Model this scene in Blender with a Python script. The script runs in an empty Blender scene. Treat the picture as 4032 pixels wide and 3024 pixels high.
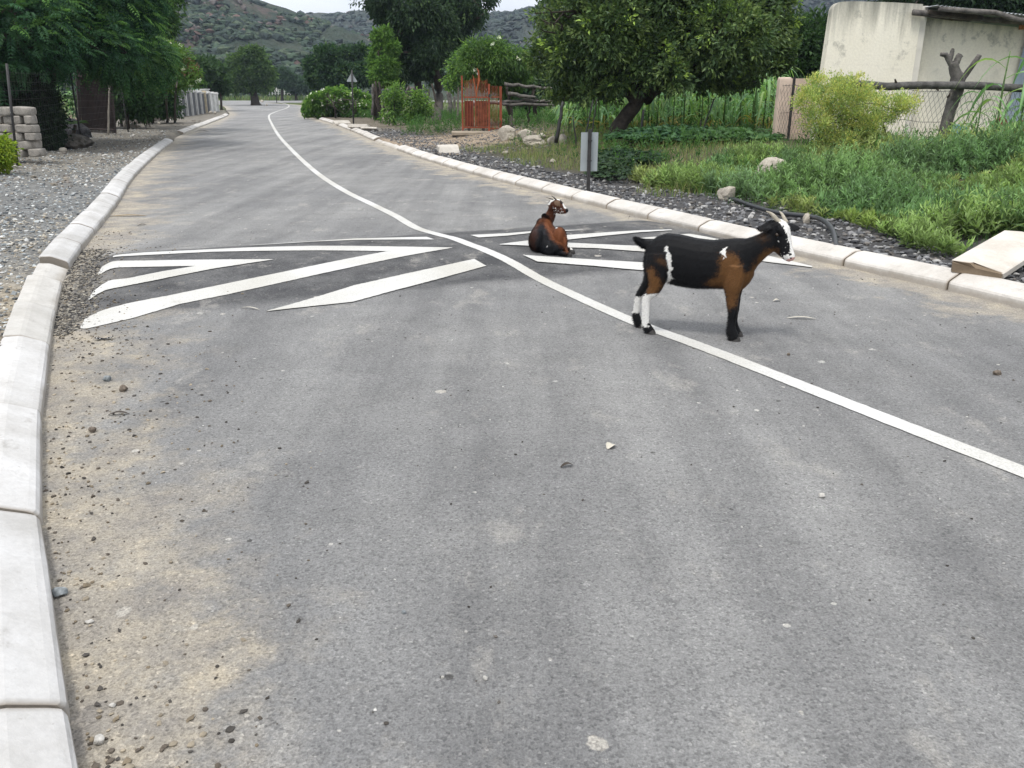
import bpy, math, random
import numpy as np
from mathutils import noise as mnoise, Vector

rng = np.random.default_rng(7)
random.seed(7)
R = math.radians
scene = bpy.context.scene
COL = scene.collection

# ------------------------------------------------------------------ camera, sky, sun, exposure
F_PX, HOR, EYE = 3270.0, 360.0, 1.5          # focal length in photo pixels, horizon row, eye height (m)
PITCH = math.atan((1512 - HOR) / F_PX)
cam = bpy.data.cameras.new('camera')
cam.sensor_width = 36.0
cam.lens = 36.0 * F_PX / 4032
cam.clip_start, cam.clip_end = 0.05, 3000
camo = bpy.data.objects.new('camera', cam)
camo.location = (0, 0, EYE)
camo.rotation_euler = (R(90) - PITCH, 0, 0)
COL.objects.link(camo)
scene.camera = camo

SUN_EL, SUN_AZ = R(66), R(215)                 # high, behind the camera and to its left, veiled by cloud
world = bpy.data.worlds.new('World')
scene.world = world
world.use_nodes = True
nt = world.node_tree
nt.nodes.clear()
wout = nt.nodes.new('ShaderNodeOutputWorld')
bg = nt.nodes.new('ShaderNodeBackground')
sky = nt.nodes.new('ShaderNodeTexSky')
sky.sky_type = 'NISHITA'
sky.sun_disc = False
sky.sun_elevation = SUN_EL
sky.sun_rotation = SUN_AZ
sky.air_density, sky.dust_density, sky.ozone_density = 1.0, 2.0, 1.0
tc = nt.nodes.new('ShaderNodeTexCoord')
mp = nt.nodes.new('ShaderNodeMapping')
mp.inputs['Scale'].default_value = (1.0, 1.0, 5.0)
cn = nt.nodes.new('ShaderNodeTexNoise')
cn.inputs['Scale'].default_value = 2.2
cn.inputs['Detail'].default_value = 6
cr = nt.nodes.new('ShaderNodeValToRGB')
cr.color_ramp.elements[0].position = 0.30
cr.color_ramp.elements[0].color = (9.6, 9.9, 10.5, 1)
cr.color_ramp.elements[1].position = 0.62
cr.color_ramp.elements[1].color = (14.6, 14.7, 14.8, 1)
mx = nt.nodes.new('ShaderNodeMix')
mx.data_type = 'RGBA'
mx.inputs[0].default_value = 0.92
nt.links.new(tc.outputs['Generated'], mp.inputs['Vector'])
nt.links.new(mp.outputs['Vector'], cn.inputs['Vector'])
nt.links.new(cn.outputs['Fac'], cr.inputs['Fac'])
nt.links.new(sky.outputs['Color'], mx.inputs[6])
nt.links.new(cr.outputs['Color'], mx.inputs[7])
sxyz = nt.nodes.new('ShaderNodeSeparateXYZ')
nt.links.new(tc.outputs['Generated'], sxyz.inputs[0])
er = nt.nodes.new('ShaderNodeValToRGB')           # an overcast sky is dimmer towards the horizon
er.color_ramp.elements[0].position = 0.0
er.color_ramp.elements[0].color = (.60, .63, .68, 1)
er.color_ramp.elements[1].position = 0.7
er.color_ramp.elements[1].color = (1.12, 1.12, 1.12, 1)
nt.links.new(sxyz.outputs[2], er.inputs['Fac'])
mu = nt.nodes.new('ShaderNodeMix')
mu.data_type = 'RGBA'
mu.blend_type = 'MULTIPLY'
mu.inputs[0].default_value = 1.0
nt.links.new(mx.outputs[2], mu.inputs[6])
nt.links.new(er.outputs['Color'], mu.inputs[7])
nt.links.new(mu.outputs[2], bg.inputs['Color'])
bg.inputs['Strength'].default_value = 0.10
nt.links.new(bg.outputs['Background'], wout.inputs['Surface'])

sun = bpy.data.lights.new('sun', 'SUN')
sun.energy = 2.3
sun.angle = R(12)
sun.color = (1.0, 0.96, 0.90)
suno = bpy.data.objects.new('sun', sun)
_d = Vector((math.sin(SUN_AZ) * math.cos(SUN_EL), math.cos(SUN_AZ) * math.cos(SUN_EL), math.sin(SUN_EL)))
suno.rotation_euler = _d.to_track_quat('Z', 'Y').to_euler()
suno.location = (0, -20, 40)
COL.objects.link(suno)

scene.view_settings.view_transform = 'Standard'
scene.view_settings.look = 'None'
scene.view_settings.exposure = 0.20
scene.view_settings.gamma = 1.0
scene.cycles.max_bounces = 6
scene.cycles.diffuse_bounces = 3
scene.cycles.transparent_max_bounces = 6

# ------------------------------------------------------------------ survey helpers: photo pixel -> point of the place
def ray(x, y):
    u = (x - 2016) / F_PX
    v = (y - 1512) / F_PX
    return u, math.cos(PITCH) - v * math.sin(PITCH), -math.sin(PITCH) - v * math.cos(PITCH)
def at(x, y, D):                 # point seen at that pixel, D metres ahead
    u, dy, dz = ray(x, y)
    t = D / dy
    return np.array((u * t, D, EYE + dz * t))
def on(x, y, z=0.0):             # point seen at that pixel at height z
    u, dy, dz = ray(x, y)
    t = (EYE - z) / -dz
    return np.array((u * t, dy * t, z))
def mpp(D):                      # metres per photo pixel at D metres ahead
    return D / F_PX * 1.03

def smooth(a, b, x):
    t = np.clip((np.asarray(x, float) - a) / (b - a), 0, 1)
    return t * t * (3 - 2 * t)

# bump frame
BD = np.array((.925, .381)); BN = np.array((-.381, .925)); BP = np.array((-.03, 6.51))
BUMP_LEN, BH = 3.6, .09
def bump_st(x, y):
    dx, dy = np.asarray(x, float) - BP[0], np.asarray(y, float) - BP[1]
    return BN[0] * dx + BN[1] * dy, BD[0] * dx + BD[1] * dy
def road_z(x, y):
    s, t = bump_st(x, y)
    p = np.where((s > 0) & (s < BUMP_LEN), BH * .5 * (1 - np.cos(2 * np.pi * s / BUMP_LEN)), 0)
    return p * smooth(-3.24, -2.88, t) * (1 - smooth(2.75, 3.12, t))
def onroad(x, y):
    z = .04
    for i in range(60):
        q = on(x, y, z)
        z = .7 * z + .3 * float(road_z(q[0], q[1]))
    return on(x, y, z)

def catmull(P, n=12):
    P = np.asarray(P, float)
    Q = np.vstack([2 * P[0] - P[1], P, 2 * P[-1] - P[-2]])
    out = []
    for i in range(1, len(Q) - 2):
        p0, p1, p2, p3 = Q[i - 1], Q[i], Q[i + 1], Q[i + 2]
        for k in range(n):
            t = k / n
            out.append(.5 * (2 * p1 + (p2 - p0) * t + (2 * p0 - 5 * p1 + 4 * p2 - p3) * t * t + (3 * p1 - p0 - 3 * p2 + p3) * t ** 3))
    out.append(P[-1])
    return np.array(out)

LEFT = catmull([(2.9, -8), (1.2, -3), (-.1, 0), (-1.03, 1.56), (-1.38, 2.14), (-1.92, 3.05), (-2.51, 4.22), (-3.05, 5.34), (-3.57, 6.45), (-4.05, 7.6), (-4.60, 9.14), (-5.40, 11.46), (-6.95, 15.69), (-8.88, 21.53), (-10.65, 27.2), (-12.4, 32.9), (-18.68, 57.5), (-23.5, 72), (-27.5, 84), (-33.5, 100), (-46, 125)])
RIGHT = catmull([(10.3, -8), (7.9, -3), (6.45, 0), (5.2, 2.9), (3.74, 5.9), (3.36, 6.78), (2.89, 7.7), (2.04, 9.53), (1.28, 11.35), (.55, 13.15), (-.16, 14.87), (-.95, 16.85), (-2.16, 20.3), (-3.2, 23.6), (-4.41, 27.6), (-6.2, 33.9), (-8.9, 42.9), (-10.8, 48.7), (-13.3, 56.5), (-16.6, 70), (-20.3, 86), (-25.5, 104), (-37, 128)])
def xL(y): return np.interp(y, LEFT[:, 1], LEFT[:, 0])
def xR(y): return np.interp(y, RIGHT[:, 1], RIGHT[:, 0])
COSK = .91
def ground_z(x, y):
    x = np.asarray(x, float); y = np.asarray(y, float)
    dR = (x - xR(y)) * COSK
    dL = (xL(y) - x) * COSK
    far = 1 - smooth(28, 50, y)
    zr = .110 * smooth(.07, .22, dR) + (.40 * far + .05) * smooth(.8, 5.2, dR) + .25 * smooth(8, 30, dR)
    zl = (.110 - .05 * smooth(4.6, 5.4, y) * (1 - smooth(7.4, 8.0, y))) * smooth(.07, .22, dL) + .08 * smooth(1, 6, dL) + .3 * smooth(10, 40, dL)
    z = np.where(dR > 0, zr, np.where(dL > 0, zl, 0))
    d = np.maximum(dR, dL)
    w = smooth(.4, 1.2, d)
    z = z + w * .025 * (np.sin(x * 2.3 + y * .7) * np.sin(y * 1.9 - x * .6)) + w * .012 * np.sin(x * 6.1 + 1) * np.sin(y * 5.3)
    k = smooth(95, 112, y)
    return z * (1 - k) + (.10 * smooth(3, 12, d)) * k * 0 - .0 * k
def G(x, y, dz=0.0):
    return np.array((x, y, float(ground_z(x, y)) + dz))
def gpx(x, y):                   # point of the ground (outside the road) seen at that pixel
    z = .15
    for i in range(40):
        q = on(x, y, z)
        z = .7 * z + .3 * float(ground_z(q[0], q[1]))
    return on(x, y, z)

# ------------------------------------------------------------------ object helpers
def link(o, parent=None):
    COL.objects.link(o)
    if parent is not None:
        o.parent = parent
    return o
def tag(o, label=None, cat=None, group=None, kind=None):
    if label: o['label'] = label
    if cat: o['category'] = cat
    if group: o['group'] = group
    if kind: o['kind'] = kind
    return o
def thing(name, label, cat, loc, group=None):
    o = bpy.data.objects.new(name, None)
    o.empty_display_size = .1
    o.location = tuple(float(c) for c in loc)
    link(o)
    return tag(o, label, cat, group)
def wloc(o):
    v = np.zeros(3)
    while o is not None:
        v = v + np.array(o.location)
        o = o.parent
    return v
def mesh_np(name, V, Fs, tint=None, smoothf=False, attrs=None):
    V = np.asarray(V, np.float32).reshape(-1, 3)
    if not isinstance(Fs, (list, tuple)):
        Fs = [Fs]
    Fs = [np.asarray(f, np.int32) for f in Fs if len(f)]
    me = bpy.data.meshes.new(name)
    me.vertices.add(len(V))
    me.vertices.foreach_set('co', V.ravel())
    idx = np.concatenate([f.ravel() for f in Fs])
    tot = np.concatenate([np.full(len(f), f.shape[1], np.int32) for f in Fs])
    st = np.concatenate([[0], np.cumsum(tot)[:-1]]).astype(np.int32)
    me.loops.add(len(idx))
    me.loops.foreach_set('vertex_index', idx)
    me.polygons.add(len(tot))
    me.polygons.foreach_set('loop_start', st)
    me.polygons.foreach_set('loop_total', tot)
    me.polygons.foreach_set('use_smooth', np.full(len(tot), smoothf, bool))
    me.update(calc_edges=True)
    if tint is not None:
        t = np.ones((len(V), 4), np.float32)
        t[:, :3] = tint
        a = me.attributes.new('tint', 'FLOAT_COLOR', 'POINT')
        a.data.foreach_set('color', t.ravel())
    for k, v in (attrs or {}).items():
        a = me.attributes.new(k, 'FLOAT', 'POINT')
        a.data.foreach_set('value', np.asarray(v, np.float32))
    return me
def mk(name, V, Fs, mat, parent=None, loc=None, tint=None, smoothf=False, attrs=None):
    """one mesh object from world-space vertices"""
    V = np.asarray(V, float).reshape(-1, 3)
    if parent is not None:
        off = wloc(parent); l = (0, 0, 0)
    else:
        l = np.array(loc if loc is not None else (0, 0, 0), float); off = l
    o = bpy.data.objects.new(name, mesh_np(name, V - off, Fs, tint, smoothf, attrs))
    o.location = tuple(float(c) for c in l)
    if mat is not None:
        o.data.materials.append(mat)
    return link(o, parent)
class MB:                         # collects pieces of ONE mesh
    def __init__(s): s.V = []; s.F = {}; s.T = []; s.n = 0
    def add(s, V, F, tint=(1, 1, 1)):
        V = np.asarray(V, float).reshape(-1, 3)
        for f in (F if isinstance(F, list) else [F]):
            f = np.asarray(f, int)
            if len(f): s.F.setdefault(f.shape[1], []).append(f + s.n)
        s.V.append(V)
        t = np.empty((len(V), 3)); t[:] = tint
        s.T.append(t); s.n += len(V)
        return s
    def build(s, name, mat, parent=None, loc=None, smoothf=False, usetint=True):
        return mk(name, np.vstack(s.V), [np.vstack(f) for f in s.F.values()], mat, parent, loc, np.vstack(s.T) if usetint else None, smoothf)

def box(c, size, rz=0.0, tilt=0.0, tilty=0.0):
    sx, sy, sz = [v / 2 for v in size]
    P = np.array([(x, y, z) for z in (-sz, sz) for y in (-sy, sy) for x in (-sx, sx)], float)
    if tilt:
        a = np.array(((1, 0, 0), (0, math.cos(tilt), -math.sin(tilt)), (0, math.sin(tilt), math.cos(tilt)))); P = P @ a.T
    if tilty:
        a = np.array(((math.cos(tilty), 0, math.sin(tilty)), (0, 1, 0), (-math.sin(tilty), 0, math.cos(tilty)))); P = P @ a.T
    if rz:
        a = np.array(((math.cos(rz), -math.sin(rz), 0), (math.sin(rz), math.cos(rz), 0), (0, 0, 1))); P = P @ a.T
    Fq = np.array([(0, 2, 3, 1), (4, 5, 7, 6), (0, 1, 5, 4), (2, 6, 7, 3), (0, 4, 6, 2), (1, 3, 7, 5)])
    return P + np.asarray(c, float), Fq
def loft(sections, cap=True, closed=False):
    """sections: list of (k,3) rings"""
    S = np.array(sections, float)
    n, k = S.shape[:2]
    V = S.reshape(-1, 3)
    i, j = np.meshgrid(np.arange(n if closed else n - 1), np.arange(k), indexing='ij')
    i2 = (i + 1) % n; j2 = (j + 1) % k
    Q = np.stack([i * k + j, i * k + j2, i2 * k + j2, i2 * k + j], -1).reshape(-1, 4)
    Fs = [Q]
    if cap and not closed:
        V = np.vstack([V, S[0].mean(0), S[-1].mean(0)])
        a, b = n * k, n * k + 1
        J = np.arange(k); J2 = (J + 1) % k
        Fs.append(np.vstack([np.stack([np.full(k, a), J2, J], -1), np.stack([np.full(k, b), (n - 1) * k + J, (n - 1) * k + J2], -1)]))
    return V, Fs
def tube(P, r, sides=7, wob=0.0, flat=1.0):
    P = np.asarray(P, float)
    r = np.broadcast_to(np.asarray(r, float), (len(P),))
    T = np.gradient(P, axis=0)
    T /= np.linalg.norm(T, axis=1)[:, None] + 1e-9
    ref = np.array((0, 0, 1.0)) if abs(T[:, 2]).mean() < .8 else np.array((1.0, 0, 0))
    A = np.cross(T, ref); A /= np.linalg.norm(A, axis=1)[:, None] + 1e-9
    B = np.cross(A, T)
    an = np.arange(sides) * 2 * np.pi / sides
    rr = r[:, None] * (1 + wob * rng.standard_normal((len(P), sides)))
    ring = P[:, None, :] + rr[..., None] * (np.cos(an)[None, :, None] * A[:, None, :] + flat * np.sin(an)[None, :, None] * B[:, None, :])
    return loft(ring)
def bent(a, b, n=6, amp=.05):
    a = np.asarray(a, float); b = np.asarray(b, float)
    t = np.linspace(0, 1, n)[:, None]
    L = np.linalg.norm(b - a)
    w = rng.standard_normal((n, 3)) * amp * L
    w[0] = 0; w[-1] = 0
    return a + (b - a) * t + w * np.sin(np.pi * t)
def wires(A, B, r, sides=4):
    """many straight wires as one set of prisms"""
    A = np.asarray(A, float).reshape(-1, 3); B = np.asarray(B, float).reshape(-1, 3)
    T = B - A; T /= np.linalg.norm(T, axis=1)[:, None] + 1e-9
    ref = np.where(np.abs(T[:, 2:3]) > .9, np.array([[1., 0, 0]]), np.array([[0, 0, 1.]]))
    X = np.cross(T, ref); X /= np.linalg.norm(X, axis=1)[:, None] + 1e-9
    Y = np.cross(X, T)
    an = np.arange(sides) * 2 * np.pi / sides
    off = r * (np.cos(an)[None, :, None] * X[:, None, :] + np.sin(an)[None, :, None] * Y[:, None, :])
    V = np.concatenate([A[:, None] + off, B[:, None] + off], 1)
    n = len(A); j = np.arange(sides); j2 = (j + 1) % sides
    q = np.stack([j, j2, sides + j2, sides + j], -1)
    Q = (np.arange(n)[:, None, None] * 2 * sides + q[None]).reshape(-1, 4)
    return V.reshape(-1, 3), Q
def unit(n):
    v = rng.standard_normal((n, 3))
    return v / np.linalg.norm(v, axis=1)[:, None]
def norm(v):
    return v / (np.linalg.norm(v, axis=-1, keepdims=True) + 1e-9)

def ico(sub):
    import bmesh
    bm = bmesh.new(); bmesh.ops.create_icosphere(bm, subdivisions=sub, radius=1)
    V = np.array([v.co[:] for v in bm.verts]); Fc = np.array([[v.index for v in f.verts] for f in bm.faces]); bm.free()
    return V, Fc
ICO = {k: ico(k) for k in (1, 2, 3, 4)}
def fnoise(V, s, seed=0, octaves=3):
    o = Vector((seed * 13.7, seed * 5.1, seed * 9.3))
    return np.array([mnoise.fractal(Vector(v) * s + o, 1.0, 2.0, octaves) for v in V])
def rockmesh(c, r, seed, sub=3, rz=0.0, amp=.28, cuts=4):
    V, Fc = ICO[sub]
    g = np.random.default_rng(seed)
    P = V * (1 + amp * fnoise(V, 1.1, seed)[:, None])
    for k in range(cuts):
        n = g.standard_normal(3); n /= np.linalg.norm(n)
        d = .62 + .2 * g.random()
        h = P @ n - d
        P = P - np.where(h > 0, h * .85, 0)[:, None] * n
    P = P * (1 + .03 * fnoise(V, 5, seed)[:, None])
    P = P * np.asarray(r)
    ca, sa = math.cos(rz), math.sin(rz)
    P = P @ np.array(((ca, sa, 0), (-sa, ca, 0), (0, 0, 1)))
    return P + np.asarray(c), Fc
def scatter_blobs(P, S, sub=1, amp=.3, flat=.8, variants=6, tint=None):
    """many small lumps (stones, far bushes) as one mesh"""
    V0, F0 = ICO[sub]
    n = len(P); nv = len(V0)
    vs = np.stack([V0 * (1 + amp * np.random.default_rng(k).standard_normal(nv)[:, None] * .5) for k in range(variants)])
    pick = rng.integers(0, variants, n)
    an = rng.random(n) * 2 * np.pi
    ca, sa = np.cos(an), np.sin(an)
    L = vs[pick] * np.stack([S * (.7 + .6 * rng.random(n)), S * (.7 + .6 * rng.random(n)), S * flat * (.6 + .7 * rng.random(n))], -1)[:, None, :]
    X = L[..., 0] * ca[:, None] - L[..., 1] * sa[:, None]
    Y = L[..., 0] * sa[:, None] + L[..., 1] * ca[:, None]
    W = np.stack([X, Y, L[..., 2]], -1) + P[:, None, :]
    Q = (np.arange(n)[:, None, None] * nv + F0[None]).reshape(-1, 3)
    T = None if tint is None else np.repeat(tint, nv, 0)
    return W.reshape(-1, 3), Q, T

# ------------------------------------------------------------------ materials
def newmat(name):
    m = bpy.data.materials.new(name)
    m.use_nodes = True
    n = m.node_tree
    n.nodes.clear()
    out = n.nodes.new('ShaderNodeOutputMaterial')
    return m, n, out
def N(n, t, **kw):
    x = n.nodes.new(t)
    for k, v in kw.items():
        if k.startswith('_'):
            setattr(x, k[1:], v)
        else:
            x.inputs[k].default_value = v
    return x
def ramp(n, fac, stops):
    r = n.nodes.new('ShaderNodeValToRGB')
    el = r.color_ramp.elements
    while len(el) < len(stops): el.new(.5)
    for e, (p, c) in zip(el, stops):
        e.position = p
        e.color = (*c, 1) if len(c) == 3 else c
    n.links.new(fac, r.inputs['Fac'])
    return r.outputs['Color']
def mixc(n, fac, a, b, mode='MIX'):
    m = n.nodes.new('ShaderNodeMix')
    m.data_type = 'RGBA'
    m.blend_type = mode
    for s, v in ((0, fac), (6, a), (7, b)):
        if isinstance(v, (int, float)): m.inputs[s].default_value = v
        elif isinstance(v, tuple): m.inputs[s].default_value = (*v, 1)
        else: n.links.new(v, m.inputs[s])
    return m.outputs[2]
def math_(n, op, a, b=0.0, c=None, clamp=False):
    m = n.nodes.new('ShaderNodeMath')
    m.operation = op
    m.use_clamp = clamp
    for i, v in enumerate((a, b, c)):
        if v is None: continue
        if isinstance(v, (int, float)): m.inputs[i].default_value = v
        else: n.links.new(v, m.inputs[i])
    return m.outputs[0]
def mrange(n, v, a, b, c=0.0, d=1.0):
    m = n.nodes.new('ShaderNodeMapRange')
    m.interpolation_type = 'SMOOTHSTEP'
    n.links.new(v, m.inputs[0])
    for i, q in enumerate((a, b, c, d)): m.inputs[i + 1].default_value = q
    return m.outputs[0]
def noise_(n, vec, scale, detail=4, rough=.55, out='Fac'):
    t = N(n, 'ShaderNodeTexNoise', Scale=scale, Detail=detail, Roughness=rough)
    if vec is not None: n.links.new(vec, t.inputs['Vector'])
    return t.outputs[out]
def bump_(n, h, strength, dist):
    b = N(n, 'ShaderNodeBump', Strength=strength, Distance=dist)
    n.links.new(h, b.inputs['Height'])
    return b.outputs['Normal']
def geo_pos(n): return n.nodes.new('ShaderNodeNewGeometry').outputs['Position']
def attr(n, name, out='Color'):
    a = n.nodes.new('ShaderNodeAttribute'); a.attribute_name = name
    return a.outputs[out]
def scalev(n, vec, s, rz=0.0):
    m = n.nodes.new('ShaderNodeMapping')
    m.inputs['Scale'].default_value = s
    m.inputs['Rotation'].default_value = (0, 0, rz)
    n.links.new(vec, m.inputs['Vector'])
    return m.outputs['Vector']
def finish(m, n, out, color, rough=.8, normal=None, spec=.3, **kw):
    b = N(n, 'ShaderNodeBsdfPrincipled')
    if isinstance(color, tuple): b.inputs['Base Color'].default_value = (*color, 1)
    else: n.links.new(color, b.inputs['Base Color'])
    if isinstance(rough, (int, float)): b.inputs['Roughness'].default_value = rough
    else: n.links.new(rough, b.inputs['Roughness'])
    b.inputs['Specular IOR Level'].default_value = spec
    if normal is not None: n.links.new(normal, b.inputs['Normal'])
    for k, v in kw.items(): b.inputs[k.replace('_', ' ')].default_value = v
    n.links.new(b.outputs['BSDF'], out.inputs['Surface'])
    return m
def stone_mat(name, c1, c2, scale=6, bs=.4, bd=.02, rough=.9, tinted=False, fine=60):
    m, n, out = newmat(name)
    v = n.nodes.new('ShaderNodeTexCoord').outputs['Object']
    a = noise_(n, v, scale, 6)
    c = ramp(n, a, [(.3, c1), (.7, c2)])
    f = noise_(n, v, fine, 3)
    c = mixc(n, .55, c, ramp(n, f, [(.3, (.55, .55, .55)), (.7, (1.25, 1.25, 1.25))]), 'MULTIPLY')
    if tinted: c = mixc(n, 1.0, c, attr(n, 'tint'), 'MULTIPLY')
    h = math_(n, 'ADD', a, math_(n, 'MULTIPLY', f, .4))
    return finish(m, n, out, c, rough, bump_(n, h, bs, bd))
def leaf_mat(name, trans=.35, rough=.55, spec=.25):
    m, n, out = newmat(name)
    c = attr(n, 'tint')
    p = N(n, 'ShaderNodeBsdfPrincipled', Roughness=rough)
    p.inputs['Specular IOR Level'].default_value = spec
    n.links.new(c, p.inputs['Base Color'])
    t = n.nodes.new('ShaderNodeBsdfTranslucent')
    n.links.new(mixc(n, 1.0, c, (1.15, 1.25, .7), 'MULTIPLY'), t.inputs['Color'])
    s = N(n, 'ShaderNodeMixShader', Fac=trans)
    n.links.new(p.outputs[0], s.inputs[1]); n.links.new(t.outputs[0], s.inputs[2])
    n.links.new(s.outputs[0], out.inputs['Surface'])
    return m
def tint_mat(name, rough=.85, spec=.2, bscale=0, bs=.3, bd=.01):
    m, n, out = newmat(name)
    nrm = None
    c = attr(n, 'tint')
    if bscale:
        v = n.nodes.new('ShaderNodeTexCoord').outputs['Object']
        f = noise_(n, v, bscale, 4)
        c = mixc(n, .6, c, ramp(n, f, [(.3, (.6, .6, .6)), (.7, (1.25, 1.25, 1.25))]), 'MULTIPLY')
        nrm = bump_(n, f, bs, bd)
    return finish(m, n, out, c, rough, nrm, spec)
def plain(name, c, rough=.6, spec=.3, var=.25, scale=12, **kw):
    m, n, out = newmat(name)
    v = n.nodes.new('ShaderNodeTexCoord').outputs['Object']
    f = noise_(n, v, scale, 5)
    cc = mixc(n, 1.0, c, ramp(n, f, [(.3, (1 - var,) * 3), (.7, (1 + var * .5,) * 3)]), 'MULTIPLY')
    return finish(m, n, out, cc, rough, bump_(n, f, .12, .01), spec, **kw)

# road: grey sealed asphalt, dusty, sandy at its edges, darker fresh tar on the bump
def road_mat():
    m, n, out = newmat('asphalt')
    p = geo_pos(n)
    big = noise_(n, p, .35, 5)
    med = noise_(n, p, 2.6, 7, .65)
    streak = noise_(n, scalev(n, p, (2.4, .14, 1), R(-22)), 1.0, 5, .6)
    g0 = noise_(n, p, 62, 3, .75)
    g1 = noise_(n, p, 150, 3, .7)
    g2 = noise_(n, p, 420, 2, .7)
    vor = N(n, 'ShaderNodeTexVoronoi', Scale=120.0); n.links.new(p, vor.inputs['Vector'])
    vs = n.nodes.new('ShaderNodeSeparateColor'); n.links.new(vor.outputs['Color'], vs.inputs[0])
    base = ramp(n, big, [(.35, (.205, .206, .208)), (.65, (.275, .274, .270))])
    base = mixc(n, .6, base, ramp(n, streak, [(.36, (.70, .70, .71)), (.64, (1.24, 1.235, 1.225))]), 'MULTIPLY')
    base = mixc(n, .42, base, ramp(n, med, [(.34, (.74, .74, .745)), (.66, (1.24, 1.24, 1.235))]), 'MULTIPLY')
    # fresh tar of the bump
    b = attr(n, 'bump', 'Fac')
    tar = ramp(n, med, [(.36, (.052, .053, .058)), (.64, (.135, .135, .137))])
    bm = mrange(n, math_(n, 'ADD', b, math_(n, 'MULTIPLY', math_(n, 'SUBTRACT', med, .5), 1.0)), .12, .52)
    base = mixc(n, math_(n, 'MULTIPLY', bm, .86), base, tar)
    # pale dusty blotches
    dust = mrange(n, noise_(n, scalev(n, p, (1.6, 1.0, 1), .4), 1.5, 8, .72), .55, .66)
    base = mixc(n, math_(n, 'MULTIPLY', dust, .38), base, (.44, .42, .385))
    speck = mrange(n, noise_(n, p, 13, 8, .82), .60, .67)
    base = mixc(n, math_(n, 'MULTIPLY', speck, .50), base, (.55, .53, .49))
    # sand swept to the edges
    def sand(e, w, k, lo, hi, sc=1.0):
        d = attr(n, e, 'Fac')
        s1 = noise_(n, p, k, 7, .68)
        s2 = ramp(n, s1, [(.34, (0, 0, 0)), (.66, (1, 1, 1))])
        v = math_(n, 'SUBTRACT', math_(n, 'MULTIPLY', s2, w), d)
        return math_(n, 'MULTIPLY', mrange(n, v, lo, hi), sc)
    sL = math_(n, 'ADD', sand('dl', 1.5, 1.25, .0, .85, .68), sand('dl', .85, 3.1, -.05, .30, .45), None, True)
    sR = math_(n, 'ADD', sand('dr', 1.05, 1.3, -.02, .34, .85), sand('dr', .55, 3.1, -.05, .2, .6), None, True)
    band = mrange(n, math_(n, 'SUBTRACT', math_(n, 'MULTIPLY', noise_(n, p, 1.1, 5, .6), .62), attr(n, 'dr', 'Fac')), -.02, .10)
    sR = math_(n, 'MAXIMUM', sR, math_(n, 'MULTIPLY', band, .9))
    sd = math_(n, 'MULTIPLY', math_(n, 'MAXIMUM', sL, sR), math_(n, 'SUBTRACT', 1.0, math_(n, 'MULTIPLY', bm, .75)))
    sandc = ramp(n, noise_(n, p, 3.4, 6, .65), [(.36, (.29, .265, .235)), (.52, (.42, .375, .305)), (.66, (.55, .475, .355))])
    base = mixc(n, math_(n, 'MULTIPLY', sd, .76), base, sandc)
    # little yellowish droppings and dots
    def dots(sc, thr, rmax, mix):
        v2 = N(n, 'ShaderNodeTexVoronoi', Scale=sc, Randomness=1.0); n.links.new(p, v2.inputs['Vector'])
        sep = n.nodes.new('ShaderNodeSeparateColor'); n.links.new(v2.outputs['Color'], sep.inputs[0])
        on_ = math_(n, 'GREATER_THAN', sep.outputs[0], thr)
        rad = math_(n, 'MULTIPLY', sep.outputs[1], rmax)
        dd = math_(n, 'ADD', v2.outputs['Distance'], math_(n, 'MULTIPLY', math_(n, 'SUBTRACT', noise_(n, p, 34, 4, .7), .5), .16))
        return math_(n, 'MULTIPLY', math_(n, 'MULTIPLY', on_, mrange(n, math_(n, 'SUBTRACT', rad, dd), 0, .03)), mix), sep.outputs[2]
    f, k = dots(3.6, .50, .13, .75)
    base = mixc(n, f, base, ramp(n, k, [(.3, (.52, .49, .44)), (.55, (.58, .48, .22)), (.9, (.52, .51, .48))]))
    f, k = dots(8.0, .55, .13, .7)
    base = mixc(n, f, base, ramp(n, k, [(.25, (.05, .048, .045)), (.4, (.55, .53, .49)), (.9, (.60, .58, .54))]))
    g = mixc(n, .6, base, ramp(n, g0, [(.30, (.66, .66, .66)), (.5, (1, 1, 1)), (.70, (1.28, 1.28, 1.27))]), 'MULTIPLY')
    g = mixc(n, .65, g, ramp(n, g1, [(.30, (.55, .55, .55)), (.5, (1, 1, 1)), (.70, (1.42, 1.42, 1.40))]), 'MULTIPLY')
    g = mixc(n, .5, g, ramp(n, vs.outputs[0], [(.05, (.42, .42, .43)), (.3, (.95, .95, .95)), (.93, (1.08, 1.08, 1.08)), (1, (1.75, 1.73, 1.7))]), 'MULTIPLY')
    h = math_(n, 'ADD', math_(n, 'MULTIPLY', vor.outputs['Distance'], .8), math_(n, 'ADD', g1, math_(n, 'ADD', g2, g0)))
    return finish(m, n, out, g, .88, bump_(n, h, .7, .010), .2)
M_road = road_mat()
def paint_mat():
    m, n, out = newmat('road_paint')
    p = geo_pos(n)
    a = noise_(n, p, 7, 8, .75)
    wear = mrange(n, a, .585, .72)
    g = noise_(n, p, 120, 3)
    c = mixc(n, wear, ramp(n, noise_(n, p, .8, 3), [(.38, (.45, .44, .405)), (.62, (.55, .55, .54))]), (.42, .41, .38))
    c = mixc(n, .7, c, ramp(n, g, [(.32, (.68, .68, .68)), (.55, (1.05, 1.05, 1.05))]), 'MULTIPLY')
    return finish(m, n, out, c, .7, bump_(n, g, .3, .004), .3)
M_paint = paint_mat()
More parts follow.
